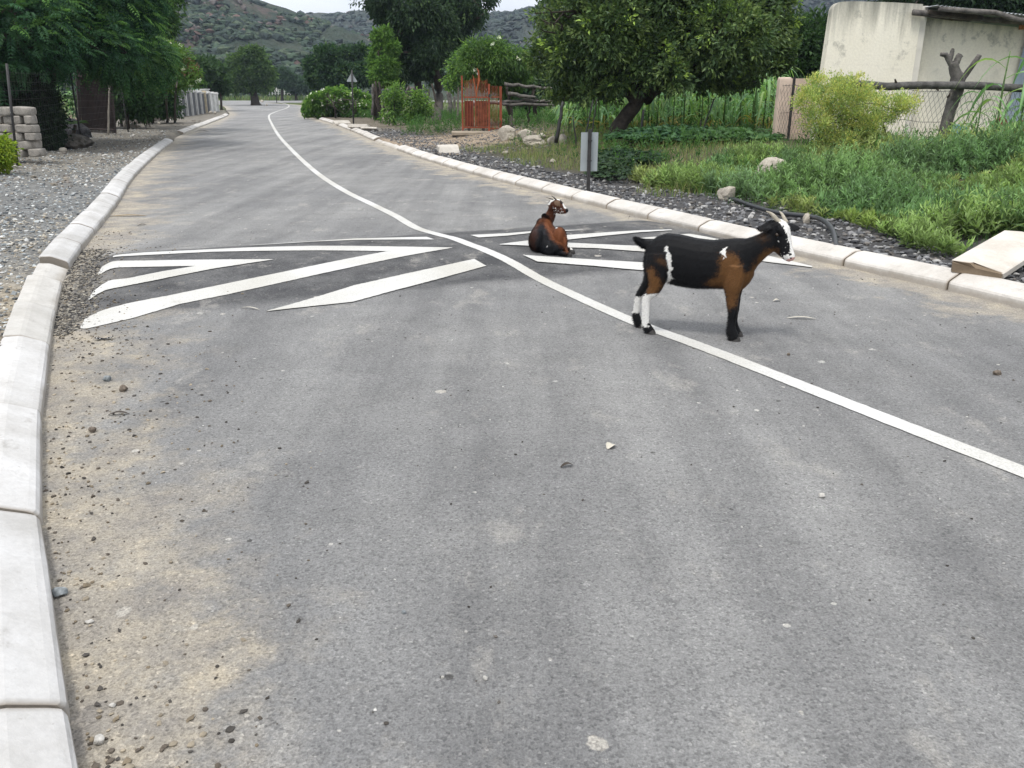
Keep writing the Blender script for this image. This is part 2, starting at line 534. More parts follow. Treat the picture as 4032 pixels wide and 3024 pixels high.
def ground_mat():
    m, n, out = newmat('ground_soil')
    p = geo_pos(n)
    a = noise_(n, p, 1.7, 7, .65)
    f = noise_(n, p, 26, 5, .7)
    v = N(n, 'ShaderNodeTexVoronoi', Scale=24.0); n.links.new(p, v.inputs['Vector'])
    sepv = n.nodes.new('ShaderNodeSeparateColor'); n.links.new(v.outputs['Color'], sepv.inputs[0])
    c = mixc(n, .75, attr(n, 'tint'), ramp(n, a, [(.25, (.62, .60, .57)), (.75, (1.3, 1.28, 1.25))]), 'MULTIPLY')
    c = mixc(n, .6, c, ramp(n, f, [(.25, (.5, .5, .5)), (.75, (1.4, 1.4, 1.4))]), 'MULTIPLY')
    c = mixc(n, .55, c, ramp(n, sepv.outputs[0], [(.1, (.55, .55, .56)), (.9, (1.35, 1.35, 1.35))]), 'MULTIPLY')
    h = math_(n, 'ADD', math_(n, 'MULTIPLY', a, 2.0), math_(n, 'SUBTRACT', f, v.outputs['Distance']))
    return finish(m, n, out, c, .95, bump_(n, h, .8, .03), .15)
M_ground = ground_mat()
def kerb_mat():
    m, n, out = newmat('kerb_concrete')
    p = geo_pos(n)
    a = noise_(n, p, 2.2, 6, .65)
    f = noise_(n, p, 45, 4, .65)
    st = mrange(n, noise_(n, scalev(n, p, (1, 1, 4)), 4.5, 7, .72), .55, .74)
    c = ramp(n, a, [(.36, (.45, .44, .42)), (.64, (.59, .585, .575))])
    c = mixc(n, 1.0, c, attr(n, 'tint'), 'MULTIPLY')
    c = mixc(n, math_(n, 'MULTIPLY', st, .6), c, (.27, .255, .235))
    sz = n.nodes.new('ShaderNodeSeparateXYZ'); n.links.new(p, sz.inputs[0])
    low = mrange(n, math_(n, 'ADD', sz.outputs[2], math_(n, 'MULTIPLY', math_(n, 'SUBTRACT', a, .5), .10)), .06, .015)
    c = mixc(n, math_(n, 'MULTIPLY', low, .6), c, (.27, .235, .19))
    pit = mrange(n, noise_(n, p, 70, 2), .70, .76)
    c = mixc(n, math_(n, 'MULTIPLY', pit, .5), c, (.28, .26, .23))
    c = mixc(n, .4, c, ramp(n, f, [(.3, (.8, .8, .8)), (.7, (1.12, 1.12, 1.12))]), 'MULTIPLY')
    return finish(m, n, out, c, .88, bump_(n, math_(n, 'ADD', f, a), .25, .008), .2)
M_kerb = kerb_mat()
M_gravel = tint_mat('gravel_stone', .9, .2, 40, .4, .004)
M_rock = stone_mat('field_rock', (.24, .215, .18), (.58, .53, .45), 3.0, .6, .04)
M_block = stone_mat('rough_stone_block', (.17, .16, .145), (.36, .335, .30), 5, .6, .03)
M_leaf = leaf_mat('leaf')
M_leafthick = leaf_mat('thick_leaf', .22, .5, .3)
M_grass = leaf_mat('weed_leaf', .4, .6, .2)
M_maize = leaf_mat('maize_leaf', .35, .42, .4)
M_bark = stone_mat('bark', (.030, .025, .021), (.085, .070, .058), 9, .8, .03)
M_wood = stone_mat('weathered_wood', (.045, .042, .040), (.20, .185, .17), 8, .8, .02)
M_darkpost = plain('dark_steel', (.030, .029, .029), .55, .4, .4)
M_wire = plain('wire', (.06, .058, .055), .5, .5, .3)
M_rust = plain('rust_red_paint', (.25, .062, .030), .65, .3, .35, 5)
M_signback = plain('sign_back_metal', (.31, .345, .36), .55, .5, .14, 3)
M_white = plain('white_concrete', (.62, .62, .60), .8, .2, .25, 4)
M_goat = None

# ------------------------------------------------------------------ ground, road, markings
def build_ground():
    ys = np.concatenate([np.arange(-8, 22, .25), np.arange(22, 50, .6), np.arange(50, 130, 2.0), np.arange(130, 420, 12.0)])
    oR = np.concatenate([[-.5, 0, .06, .11, .16, .22, .40], np.arange(.6, 7, .22), np.arange(7, 16, .8), np.array([18, 22, 28, 36, 50, 80, 130, 220, 380])])
    oL = oR[::-1]
    rows, tn = [], []
    for y in ys:
        a, b = float(xL(y)), float(xR(y))
        x = np.concatenate([a - oL / COSK, [(a + b) / 2], b + oR / COSK])
        Y = np.full_like(x, y)
        z = ground_z(x, Y)
        inside = (x > a - .08) & (x < b + .08)
        z = np.where(inside, -.06, z)
        if y > 112: z = z * 0 - .06
        rows.append(np.stack([x, Y, z], -1))
    V = np.array(rows)
    n, k = V.shape[:2]
    V = V.reshape(-1, 3)
    i, j = np.meshgrid(np.arange(n - 1), np.arange(k - 1), indexing='ij')
    Q = np.stack([i * k + j, i * k + j + 1, (i + 1) * k + j + 1, (i + 1) * k + j], -1).reshape(-1, 4)
    x, y = V[:, 0], V[:, 1]
    dR = (x - xR(y)) * COSK; dL = (xL(y) - x) * COSK
    T = np.empty((len(V), 3)); T[:] = (.22, .18, .13)
    def lay(c, w):
        T[:] = T * (1 - w[:, None]) + np.array(c) * w[:, None]
    w1 = np.sin(x * 1.3 + y * .8) * .4 + np.sin(y * 1.7 - x * .5) * .3
    lay((.185, .19, .19), (dL > 0) * 1.0)                                   # left verge: grey gravel
    lay((.34, .30, .235), (dL > 0) * (1 - smooth(5.5, 8.5, y + w1 * 1.5)) * .85)
    lay((.20, .188, .165), (dL > 0) * smooth(13, 19, y + w1 * 2))           # reddish dirt farther on
    lay((.20, .16, .12), smooth(4.2, 5.6, dL + w1 * .5))
    lay((.075, .075, .078), (dR > 0) * 1.0)                                 # right verge: dark gravel
    lay((.10, .095, .06), smooth(1.2, 2.0, dR + w1 * .4))
    dw = (dR > 0) * smooth(21.5, 23.0, y) * (1 - smooth(26.8, 28.5, y)) * (1 - smooth(3.0, 4.5, dR))
    lay((.34, .275, .21), dw * .9)                                          # driveway to the gate
    lay((.17, .15, .12), (dR > 0) * smooth(30, 36, y))
    lay((.10, .13, .05), smooth(60, 90, y) * 1.0)
    lay((.055, .085, .03), smooth(7, 12, np.maximum(dR, dL)) * (1 - smooth(60, 90, y)))
    o = mk('ground', V, Q, M_ground, tint=T, smoothf=True)
    tag(o, kind='structure')
build_ground()

def build_road():
    ys = np.concatenate([np.arange(-8, 4.2, .3), np.arange(4.2, 12, .06), np.arange(12, 60, .5), np.arange(60, 124, 1.5)])
    fr = np.concatenate([np.linspace(0, .12, 10)[:-1], np.linspace(.12, .88, 40), np.linspace(.88, 1, 10)[1:]])
    a, b = xL(ys), xR(ys)
    a = a - .03; b = b + .03
    X = a[:, None] + (b - a)[:, None] * fr[None]
    Y = np.repeat(ys[:, None], len(fr), 1)
    Z = road_z(X, Y)
    V = np.stack([X, Y, Z], -1).reshape(-1, 3)
    n, k = X.shape
    i, j = np.meshgrid(np.arange(n - 1), np.arange(k - 1), indexing='ij')
    Q = np.stack([i * k + j, i * k + j + 1, (i + 1) * k + j + 1, (i + 1) * k + j], -1).reshape(-1, 4)
    x, y = V[:, 0], V[:, 1]
    s, t = bump_st(x, y)
    bm = smooth(.02, .75, s) * (1 - smooth(2.25, 2.85, s)) * smooth(-3.3, -3.1, t) * (1 - smooth(3.0, 3.2, t))
    o = mk('road', V, Q, M_road, smoothf=True, attrs={'dl': (x - xL(y)) * COSK, 'dr': (xR(y) - x) * COSK, 'bump': bm})
    tag(o, kind='structure')
    # the road it meets in the distance
    P = np.array([(-120, 128, .004), (30, 140, .004), (30, 175, .004), (-120, 165, .004), (-27, 110, .003), (-22, 126, .003), (-50, 121, .003), (-46, 133, .003)])
    V = np.array([(-150, 118, .0), (60, 128, .0), (60, 158, .0), (-150, 148, .0)])
    o = mk('crossing_road', V, np.array([[0, 1, 2, 3]]), M_road, attrs={'dl': [9.] * 4, 'dr': [9.] * 4, 'bump': [0.] * 4})
    tag(o, kind='structure')
build_road()

def strip(top, bot, n=110):
    """road paint between two edges traced in the photo, draped 4 mm over the road"""
    def res(P):
        P = np.array([onroad(*p)[:2] for p in P])
        d = np.concatenate([[0], np.cumsum(np.linalg.norm(np.diff(P, axis=0), axis=1))])
        t = np.linspace(0, d[-1], n)
        return np.stack([np.interp(t, d, P[:, 0]), np.interp(t, d, P[:, 1])], -1)
    A, B = res(top), res(bot)
    A = A + .0016 * rng.standard_normal(A.shape); B = B + .0016 * rng.standard_normal(B.shape)   # brushed edge
    m = 5
    W = np.linspace(0, 1, m)
    P = A[:, None] * (1 - W[None, :, None]) + B[:, None] * W[None, :, None]
    Z = road_z(P[..., 0], P[..., 1]) + .005
    V = np.concatenate([P, Z[..., None]], -1).reshape(-1, 3)
    i, j = np.meshgrid(np.arange(n - 1), np.arange(m - 1), indexing='ij')
    Q = np.stack([i * m + j, (i + 1) * m + j, (i + 1) * m + j + 1, i * m + j + 1], -1).reshape(-1, 4)
    return V, Q
def zm(ox, oy, s, L): return [(ox + x * s, oy + y * s) for x, y in L]
r3 = lambda L: zm(900, 850, .4973, L)
r2 = lambda L: zm(250, 880, .4521, L)
r1 = lambda L: zm(1600, 870, .4973, L)
marks = [
 (r3([(170, 234), (690, 202), (1000, 182), (1570, 169)]), r3([(170, 236), (690, 206), (1000, 194), (1630, 190)])),
 (r2([(150, 905), (190, 830), (330, 765), (560, 700), (1000, 615), (1650, 480)]) + r3([(470, 440), (880, 355), (1250, 285), (1770, 254)]),
  r2([(150, 918), (190, 925), (340, 890), (600, 830), (1000, 710), (1440, 620)]) + r3([(740, 460), (1330, 335), (1500, 303), (1770, 257)])),
 (r2([(430, 288), (700, 257), (1100, 238), (1620, 213), (2200, 199)]) + r3([(1300, 247), (1770, 255)]),
  r2([(430, 300), (500, 291), (900, 271), (1300, 251), (2200, 239)]) + r3([(1250, 284), (1500, 275), (1770, 257)])),
 (r2([(300, 440), (340, 380), (410, 342), (700, 329), (1100, 322), (1820, 317)]), r2([(300, 456), (350, 430), (400, 405), (480, 389), (800, 382), (1170, 375), (1820, 320)])),
 (r2([(218, 665), (260, 600), (330, 545), (400, 505), (560, 485), (850, 425), (1170, 373), (1820, 318)]), r2([(220, 674), (290, 625), (360, 590), (480, 563), (800, 500), (1300, 400), (1820, 321)])),
 (r3([(310, 758), (1000, 555), (1400, 465), (1945, 347)]), r3([(310, 760), (985, 687), (1300, 600), (2037, 402)])),
 (r1([(505, 117), (800, 103), (980, 88), (1250, 78), (1400, 75)]), r1([(570, 137), (800, 122), (980, 102), (1250, 85), (1400, 77)])),
 (r1([(740, 190), (970, 160), (1270, 118), (1600, 95), (1850, 80), (2100, 73)]), r1([(740, 193), (1000, 193), (1275, 155), (1500, 130), (1850, 95), (2105, 79)])),
 (r1([(740, 190), (1000, 168), (1270, 178), (1500, 190), (1850, 205)]) + [(2850, 992), (3020, 1009), (3110, 1030), (3200, 1052)],
  r1([(740, 193), (975, 203), (1275, 217), (1500, 222), (1880, 250)]) + [(2850, 1018), (3000, 1032), (3100, 1044), (3195, 1056)]),
 ([(2516, 941), (2600, 934), (2712, 924), (2780, 935), (2830, 946)], [(2516, 943), (2610, 945), (2690, 938), (2760, 944), (2820, 952)]),
 (r1([(925, 278), (1500, 315), (1900, 338)]) + [(2700, 1052), (2760, 1060)], r1([(1040, 330), (1500, 365), (1915, 402)]) + [(2700, 1072), (2775, 1063)]),
]
mb = MB()
for k_, (a_, b_) in enumerate(marks):
    V_, Q_ = strip(a_, b_)
    V_[:, 2] += .0006 * k_
    mb.add(V_, Q_)
tag(mb.build('bump_marking', M_paint, usetint=False), kind='structure')

CENTRE = [(6.2, -5), (4.4, -1), (3.0, 1.6)] + [tuple(on(*p)[:2]) for p in [(4032, 1862), (2827, 1391), (2488, 1265), (2216, 1143)]] + \
         [tuple(onroad(*p)[:2]) for p in [(2149, 1111), (2013, 1034), (1900, 982), (1845, 962), (1770, 935), (1728, 925)]] + \
         [tuple(on(*p)[:2]) for p in [(1606, 880), (1556, 850), (1458, 802), (1348, 747), (1240, 675), (1150, 592), (1094, 529), (1066, 480), (1059, 462), (1064, 450), (1092, 438), (1125, 427), (1138, 418), (1128, 410), (1090, 400)]]
cl = catmull(CENTRE, 40)
d_ = np.gradient(cl, axis=0); d_ = d_ / np.linalg.norm(d_, axis=1)[:, None]
nn_ = np.stack([-d_[:, 1], d_[:, 0]], -1)
hw = .057
WW = np.linspace(-hw, hw, 4)
P_ = cl[:, None] + nn_[:, None] * (WW[None, :, None] + np.array((1, 0, 0, 1))[None, :, None] * rng.normal(0, .0014, (len(cl), 4, 1)))
Z_ = road_z(P_[..., 0], P_[..., 1]) + .0045
V_ = np.concatenate([P_, Z_[..., None]], -1).reshape(-1, 3)
i_, j_ = np.meshgrid(np.arange(len(cl) - 1), np.arange(3), indexing='ij')
Q_ = np.stack([i_ * 4 + j_, (i_ + 1) * 4 + j_, (i_ + 1) * 4 + j_ + 1, i_ * 4 + j_ + 1], -1).reshape(-1, 4)
tag(mk('centre_line', V_, Q_[:, ::-1], M_paint), kind='structure')
mb = MB()                          # dashes at the far junction
for a_, b_ in (((1046, 391), (1056, 391.6)), ((1030, 390.6), (1040, 391)), ((1062, 391), (1070, 392.5)), ((1070, 388), (1078, 392))):
    p, q = on(*a_), on(*b_)
    w = np.array((0, 1.2, 0))
    mb.add(np.array([p - w, q - w, q + w, p + w]) + (0, 0, .012), np.array([[0, 1, 2, 3]]))
tag(mb.build('junction_marking', M_paint, usetint=False), kind='structure')

# ------------------------------------------------------------------ kerb stones, one object each
KPROF = np.array([(0, -.06), (.004, .050), (.014, .066), (.035, .078), (.125, .118), (.15, .125), (.225, .128), (.237, .12), (.237, -.06)])
def kerb(p, q, side, name='kerb_stone', dz=0.0, roll=0.0, tint=(1, 1, 1), prof=KPROF, jz=.004):
    p = np.array(p, float); q = np.array(q, float)
    L = np.linalg.norm(q - p); u = (q - p) / L
    nrm = np.array((u[1], -u[0])) * side          # away from the road
    K = prof.copy()
    K[:, 1] += dz
    secs = []
    jit = rng.normal(0, jz, 2)
    for s_, sc in ((.006, .90), (.014, .97), (.03, 1.0), (L * .33, 1.0), (L * .66, 1.0), (L - .03, 1.0), (L - .014, .97), (L - .006, .90)):
        c = K.mean(0)
        kk = c + (K - c) * sc
        off = jit[0] + (jit[1] - jit[0]) * s_ / L + roll * kk[:, 0]
        secs.append([(*(p + u * s_ + nrm * (a + rng.normal(0, .001))), b + off_) for (a, b), off_ in zip(kk, np.broadcast_to(off, len(kk)))])
    V, Fs = loft(secs)
    if side < 0: Fs = [f[:, ::-1] for f in Fs]
    tv = np.repeat(np.array(tint)[None] * (.93 + .12 * rng.random()), len(V), 0)
    k_ = len(K); ends = np.zeros(len(V), bool); ends[:k_] = True; ends[6 * k_ + k_:7 * k_ + k_] = True; ends[-2:] = True
    near = np.zeros(len(V), bool); near[k_:2 * k_] = True; near[6 * k_:7 * k_] = True
    joint = np.array((.50, .45, .39))
    tv[ends] *= joint; tv[near] *= (joint + 1.2) / 2.2
    c3 = (*((p + q) / 2 + nrm * .12), 0)
    return mk(name, V, Fs, M_kerb, loc=c3, tint=tv)
def arc_pts(line, y0, y1):
    m = (line[:, 1] >= y0 - .01) & (line[:, 1] <= y1 + .01)
    P = line[m]
    d = np.concatenate([[0], np.cumsum(np.linalg.norm(np.diff(P, axis=0), axis=1))])
    return P, d
def dense(line):
    ys = np.arange(line[0, 1], line[-1, 1], .05)
    return np.stack([np.interp(ys, line[:, 1], line[:, 0]), ys], -1)
DL_, DR_ = dense(LEFT), dense(RIGHT)
def walk(line, y0, y1, step):
    P, d = arc_pts(line, y0, y1)
    n = max(1, int(round(d[-1] / step)))
    t = np.linspace(0, d[-1], n + 1)
    return np.stack([np.interp(t, d, P[:, 0]), np.interp(t, d, P[:, 1])], -1)
jy = [-.3, .62, 1.68, 2.68, 3.72, 4.86, 5.72, 6.65, 7.30]
LJ = [(float(xL(y)), y) for y in jy]
lab_near = ['nearest pale concrete kerb stone filling the bottom left corner of the photo',
            'large near kerb stone just above the bottom left one, with a pitted top',
            'third pale kerb stone up from the bottom left corner beside the sandy gutter',
            'pale kerb stone ending level with the small stones on the sandy gutter',
            'kerb stone just in front of the left end of the striped speed bump',
            'lowered kerb stone beside the first white stripe of the speed bump',
            'lowered kerb stone beside the gravelly gap at the bump end',
            'short lowered kerb stone butting the exposed end of the raised left kerb']
for i in range(len(LJ) - 1):
    low = i >= 5
    o = kerb(LJ[i], LJ[i + 1], -1, dz=(-.015, -.030, -.042)[min(i - 5, 2)] if low else 0.0, tint=(.93, .93, .94) if not low else (.90, .885, .86), roll=.05 if low else 0, jz=.010 if low else .005)
    lab = (['pale concrete kerb stone on the left verge close beside the camera'] + lab_near)[i] if i < 9 else ''
    lab = lab_near[i - 0] if i < 8 else lab
    tag(o, lab, 'kerb stone', 'kerb stones along the left edge')
LJ2 = walk(DL_, 7.32, 27.0, 1.05)
for i in range(len(LJ2) - 1):
    o = kerb(LJ2[i], LJ2[i + 1], -1, tint=(.93, .93, .94))
    tag(o, 'raised kerb stone with its tall end face exposed beside the speed bump' if i == 0 else 'pale kerb stone in the raised left row curving away beyond the bump', 'kerb stone', 'kerb stones along the left edge')
for k in range(3):
    y = 27.6 + k * 1.25
    a, b = (float(xL(y)) - .12, y), (float(xL(y + 1.1)) - .12 - .08 * k, y + 1.1)
    o = kerb(a, b, -1, dz=-.07, roll=.12, tint=(1.0, .98, .95), jz=.02)
    tag(o, 'sunken broken kerb stone in the gap of the far left kerb', 'kerb stone', 'sunken kerb stones in the left gap')
LJ3 = walk(DL_, 32.3, 57.5, 1.05)
for i in range(len(LJ3) - 1):
    o = kerb(LJ3[i], LJ3[i + 1], -1, jz=.008, tint=(1.0, .985, .96))
    tag(o, 'small far kerb stone in the left row below the grey concrete fence', 'kerb stone', 'far left kerb stones below the concrete fence')
RJ = walk(DR_, -2.2, 23.4, 1.05)
for i in range(len(RJ) - 1):
    o = kerb(RJ[i], RJ[i + 1], 1, tint=(1.0, .965, .925))
    tag(o, 'cream concrete kerb stone in the right row between the goats and the gravel', 'kerb stone', 'kerb stones along the right edge')
RJ2 = walk(DR_, 23.5, 27.6, 1.02)
for i in range(len(RJ2) - 1):
    o = kerb(RJ2[i], RJ2[i + 1], 1, dz=-.06, jz=.008, tint=(1.0, .965, .925))
    tag(o, 'low dropped kerb stone where the driveway to the orange gate meets the road', 'kerb stone', 'dropped kerb stones at the driveway')
RJ3 = walk(DR_, 27.7, 48.7, 1.05)
for i in range(len(RJ3) - 1):
    o = kerb(RJ3[i], RJ3[i + 1], 1, jz=.006, tint=(1.0, .965, .925))
    tag(o, 'small far kerb stone in the right row beneath the triangular sign', 'kerb stone', 'far right kerb stones beneath the sign')

# ------------------------------------------------------------------ hills
def interp_px(tab, x): return np.interp(x, [a for a, b in tab], [b for a, b in tab])
RIDGE1 = [(-2500, -500), (-800, -350), (0, -280), (400, -180), (800, -95), (1000, -48), (1100, -22), (1165, 0), (1200, 15), (1255, 33), (1300, 58), (1330, 78), (1400, 120), (1600, 215), (1800, 290), (2100, 350)]
RIDGE2 = [(600, 140), (1000, 96), (1330, 74), (1400, 70), (1480, 62), (1600, 72), (1760, 90), (1930, 82), (2000, 78), (2070, 60), (2130, 30), (2190, 0), (2400, -70), (2800, -60), (3060, -25), (3135, 2), (3300, -8), (3500, 4), (4032, 0), (4800, -50), (6500, -80)]
def hill(name, ridge, x0, x1, D0, D1, nx, ny, seed, amp):
    xs = np.linspace(x0, x1, nx)
    rows = []
    g = []
    for j in range(ny + 6):
        f = j / ny
        D = D0 + (D1 - D0) * f
        P = np.zeros((nx, 3))
        zr = np.array([at(x, interp_px(ridge, x), D1)[2] for x in xs])
        u = (xs - 2016) / F_PX
        P[:, 0] = u * D * 1.06
        P[:, 1] = D
        sh = f ** .82 if f <= 1 else 1 - (f - 1) * 2.2
        P[:, 2] = zr * sh
        rows.append(P)
    V = np.array(rows)
    flat = V.reshape(-1, 3)
    k = np.clip(np.arange(ny + 6) / ny, 0, 1)
    w = np.repeat(np.sin(np.pi * np.clip(k, 0, 1)) ** .6 + .05, nx)
    nz = np.array([mnoise.fractal(Vector((p[0] * .012 + seed, p[1] * .02, p[2] * .02)), .9, 2.1, 6) for p in flat])
    flat = flat + np.stack([nz * 0, -nz * amp * .8 * w, nz * amp * w], -1)
    flat[:, 2] = np.where(np.repeat(np.arange(ny + 6) == 0, nx), -1.5, flat[:, 2])
    return flat, nx, ny + 6
def hill_obj(name, flat, nx, nyy, mat):
    i, j = np.meshgrid(np.arange(nyy - 1), np.arange(nx - 1), indexing='ij')
    Q = np.stack([i * nx + j, i * nx + j + 1, (i + 1) * nx + j + 1, (i + 1) * nx + j], -1).reshape(-1, 4)
    return tag(mk(name, flat, Q, mat, smoothf=True), kind='structure')
def hill_mat(name, green, dry, rock, k):
    m, n, out = newmat(name)
    p = geo_pos(n)
    a = noise_(n, p, .05 * k, 8, .7)
    b = noise_(n, scalev(n, p, (1, 1, 2.2)), .028 * k, 7, .68)
    c = ramp(n, a, [(.35, green), (.65, dry)])
    rk = mrange(n, b, .57, .66)
    c = mixc(n, math_(n, 'MULTIPLY', rk, .8), c, rock)
    f = noise_(n, p, .5 * k, 4, .7)
    c = mixc(n, .7, c, ramp(n, f, [(.3, (.5, .5, .5)), (.7, (1.5, 1.5, 1.5))]), 'MULTIPLY')
    return finish(m, n, out, c, .95, bump_(n, math_(n, 'ADD', a, f), 1.0, 1.2), .1)
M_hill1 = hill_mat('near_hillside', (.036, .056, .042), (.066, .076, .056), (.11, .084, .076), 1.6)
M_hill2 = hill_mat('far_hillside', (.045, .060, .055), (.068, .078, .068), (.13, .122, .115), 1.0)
H1, n1x, n1y = hill('near', RIDGE1, -2500, 2100, 165, 330, 190, 46, 3.1, 9)
hill_obj('near_hill', H1, n1x, n1y, M_hill1)
H2, n2x, n2y = hill('far', RIDGE2, 600, 6500, 260, 560, 210, 46, 8.7, 11)
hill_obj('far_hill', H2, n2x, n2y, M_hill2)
M_scrub = tint_mat('scrub', .9, .1, 1.2, .8, .4)
def hill_scatter(name, H, nx, nyy, n, lo, hi, x0, x1, cols, mat, sub=1, amp=.45, flat=.75, mask=None):
    G3 = H.reshape(nyy, nx, 3)
    a = rng.random(n) * (nyy - 8) ; b = x0 * nx + rng.random(n) * (x1 - x0) * (nx - 2)
    i, j = a.astype(int), np.clip(b.astype(int), 0, nx - 2)
    fi, fj = (a - i)[:, None], (b - j)[:, None]
    P = (G3[i, j] * (1 - fi) * (1 - fj) + G3[i + 1, j] * fi * (1 - fj) + G3[i, j + 1] * (1 - fi) * fj + G3[i + 1, j + 1] * fi * fj)
    if mask is not None:
        P = P[mask(P)]; n = len(P)
    S = lo + (hi - lo) * rng.random(n) ** 2.2
    c = np.array(cols)[rng.integers(0, len(cols), n)] * (.75 + .5 * rng.random((n, 1)))
    V, Q, T = scatter_blobs(P + np.array((0, 0, 1)) * (S * .25)[:, None], S, sub, amp, flat, tint=c)
    return tag(mk(name, V, Q, mat, tint=T), kind='stuff')
nzr = lambda k, t: (lambda P: np.array([mnoise.fractal(Vector((p[0] * .03 + k, p[1] * .02, p[2] * .05)), .9, 2.0, 4) for p in P]) > t)
greens1 = [(.040, .060, .044), (.050, .076, .050), (.066, .088, .056), (.036, .050, .044)]
hill_scatter('near_hill_bushes', H1, n1x, n1y, 46000, .3, 1.6, .3, 1, greens1, M_scrub, flat=.6, mask=nzr(2, -.34))
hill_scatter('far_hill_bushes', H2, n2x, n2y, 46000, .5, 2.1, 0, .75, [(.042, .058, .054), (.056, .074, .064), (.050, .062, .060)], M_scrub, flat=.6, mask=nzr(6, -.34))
hill_scatter('near_hill_rocks', H1, n1x, n1y, 5000, .4, 1.5, .35, 1, [(.12, .085, .075), (.15, .105, .092), (.11, .09, .085), (.17, .15, .14)], M_scrub, 1, .55, .7, nzr(4, .12))
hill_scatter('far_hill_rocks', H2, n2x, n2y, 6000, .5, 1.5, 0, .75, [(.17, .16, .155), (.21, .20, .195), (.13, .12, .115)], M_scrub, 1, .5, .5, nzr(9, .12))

# ------------------------------------------------------------------ foliage
def pal(cols, n, spread=.3):
    c = np.array(cols)[rng.integers(0, len(cols), n)]
    return c * (1 - spread / 2 + spread * rng.random((n, 1)))
def leaf_quads(P, A, Nn, L, W, C, fold=.25):
    """diamond leaves: base P, axis A, face normal Nn"""
    A = norm(A); S = norm(np.cross(A, Nn)); Nn = np.cross(S, A)
    L = np.asarray(L)[:, None]; W = np.asarray(W)[:, None]
    mid = P + A * L * .45
    V = np.stack([P, mid + S * W * .5 + Nn * W * fold, P + A * L - Nn * L * .12, mid - S * W * .5 + Nn * W * fold], 1)
    n = len(P)
    Q = np.arange(n * 4).reshape(n, 4)
    return V.reshape(-1, 3), Q, np.repeat(C, 4, 0)
def blob_points(blobs, n, shell=.55):
    """points spread in ellipsoids, denser near their skin"""
    B = np.array([(*c, *(r if hasattr(r, '__len__') else (r, r, r * .85))) for c, r in blobs], float)
    vol = (B[:, 3] * B[:, 4] * B[:, 5]) ** .75
    k = rng.choice(len(B), n, p=vol / vol.sum())
    u = unit(n)
    rad = (shell + (1 - shell) * rng.random(n)) * (1 + .10 * rng.standard_normal(n))
    P = B[k, :3] + u * rad[:, None] * B[k, 3:]
    return P, u, k
def crown_leaves(blobs, clumps, per, L, W, cols, spread=.30, droop=.3, tips=None, tipfrac=.0, shell=.55, clump_r=None, updir=.35, gaps=True):
    clumps = int(clumps * 1.25)
    P, U, k = blob_points(blobs, clumps, shell)
    size = float(np.mean([np.mean(b[1]) for b in blobs]))
    if gaps:
        nz = fnoise(P, 1.5 / size, 31, 3)
        ctr = np.array([b[0] for b in blobs])[k]
        P = ctr + (P - ctr) * (1 + .30 * fnoise(P, 2.2 / size, 57, 2))[:, None]
        m = nz > (-.10 if gaps is True else gaps)
        P, U = P[m], U[m]; clumps = len(P)
    cc = pal(cols, clumps, .5)
    if tips is not None:
        hit = (rng.random(clumps) < tipfrac) & (U[:, 2] > -.3)
        cc[hit] = pal(tips, int(hit.sum()), .3)
    r = clump_r if clump_r else L * 2.2
    n = clumps * per
    idx = np.repeat(np.arange(clumps), per)
    o = unit(n) * (rng.random((n, 1)) ** .5) * r
    pos = P[idx] + o
    ax = norm(o / r * .7 + U[idx] * .6 + unit(n) * .6 + np.array((0, 0, -droop)))
    nn = norm(unit(n) * .8 + U[idx] * .4 + np.array((0, 0, updir)))
    s = .65 + .7 * rng.random(n)
    return leaf_quads(pos, ax, nn, L * s, W * s, cc[idx] * (1 - spread / 2 + spread * rng.random((n, 1))))
def fronds(P, D, L, nl, lw, ll, C, sag=.5, jitter=.1):
    """pinnate leaves: rachis from P along D, sagging; nl pairs of leaflets"""
    n = len(P)
    D = norm(D)
    S = norm(np.cross(D, np.array((0, 0, 1.0)) + .25 * unit(n)))
    L = np.asarray(L)
    t = np.linspace(.18, 1, nl)
    pos = P[:, None] + D[:, None] * (L[:, None] * t)[..., None]
    pos[..., 2] -= sag * L[:, None] * t ** 2
    tan = D[:, None] * np.ones((1, nl, 1)); tan = tan.copy(); tan[..., 2] -= 2 * sag * t
    tan = norm(tan)
    out = []
    prof = np.sin(np.pi * (.15 + .8 * t))
    for sgn in (-1, 1):
        A = norm(S[:, None] * sgn + tan * .55 + jitter * rng.standard_normal((n, nl, 3)) - np.array((0, 0, .25)))
        Nn = norm(np.cross(tan, A) * -sgn + .25 * rng.standard_normal((n, nl, 3)))
        out.append(leaf_quads(pos.reshape(-1, 3), A.reshape(-1, 3), Nn.reshape(-1, 3), np.tile(ll * prof, n), np.tile(lw * (.4 + .6 * prof), n), np.repeat(C, nl, 0) * (.85 + .3 * rng.random((n * nl, 1)))))
    Vs = np.vstack([o[0] for o in out]); k = len(out[0][0])
    return Vs, np.vstack([out[0][1], out[1][1] + k]), np.vstack([o[2] for o in out])
def px_blobs(L, D, dd=0.0, squash=.85, seed=None):
    """(px x, px y, px radius[, extra depth]) -> ellipsoids D metres ahead"""
    out = []
    for b in L:
        x, y, r = b[:3]
        d = D + (b[3] if len(b) > 3 else (rng.random() - .5) * 2 * dd)
        out.append((at(x, y, d), r * mpp(d) * np.array((1, 1, squash))))
    return out
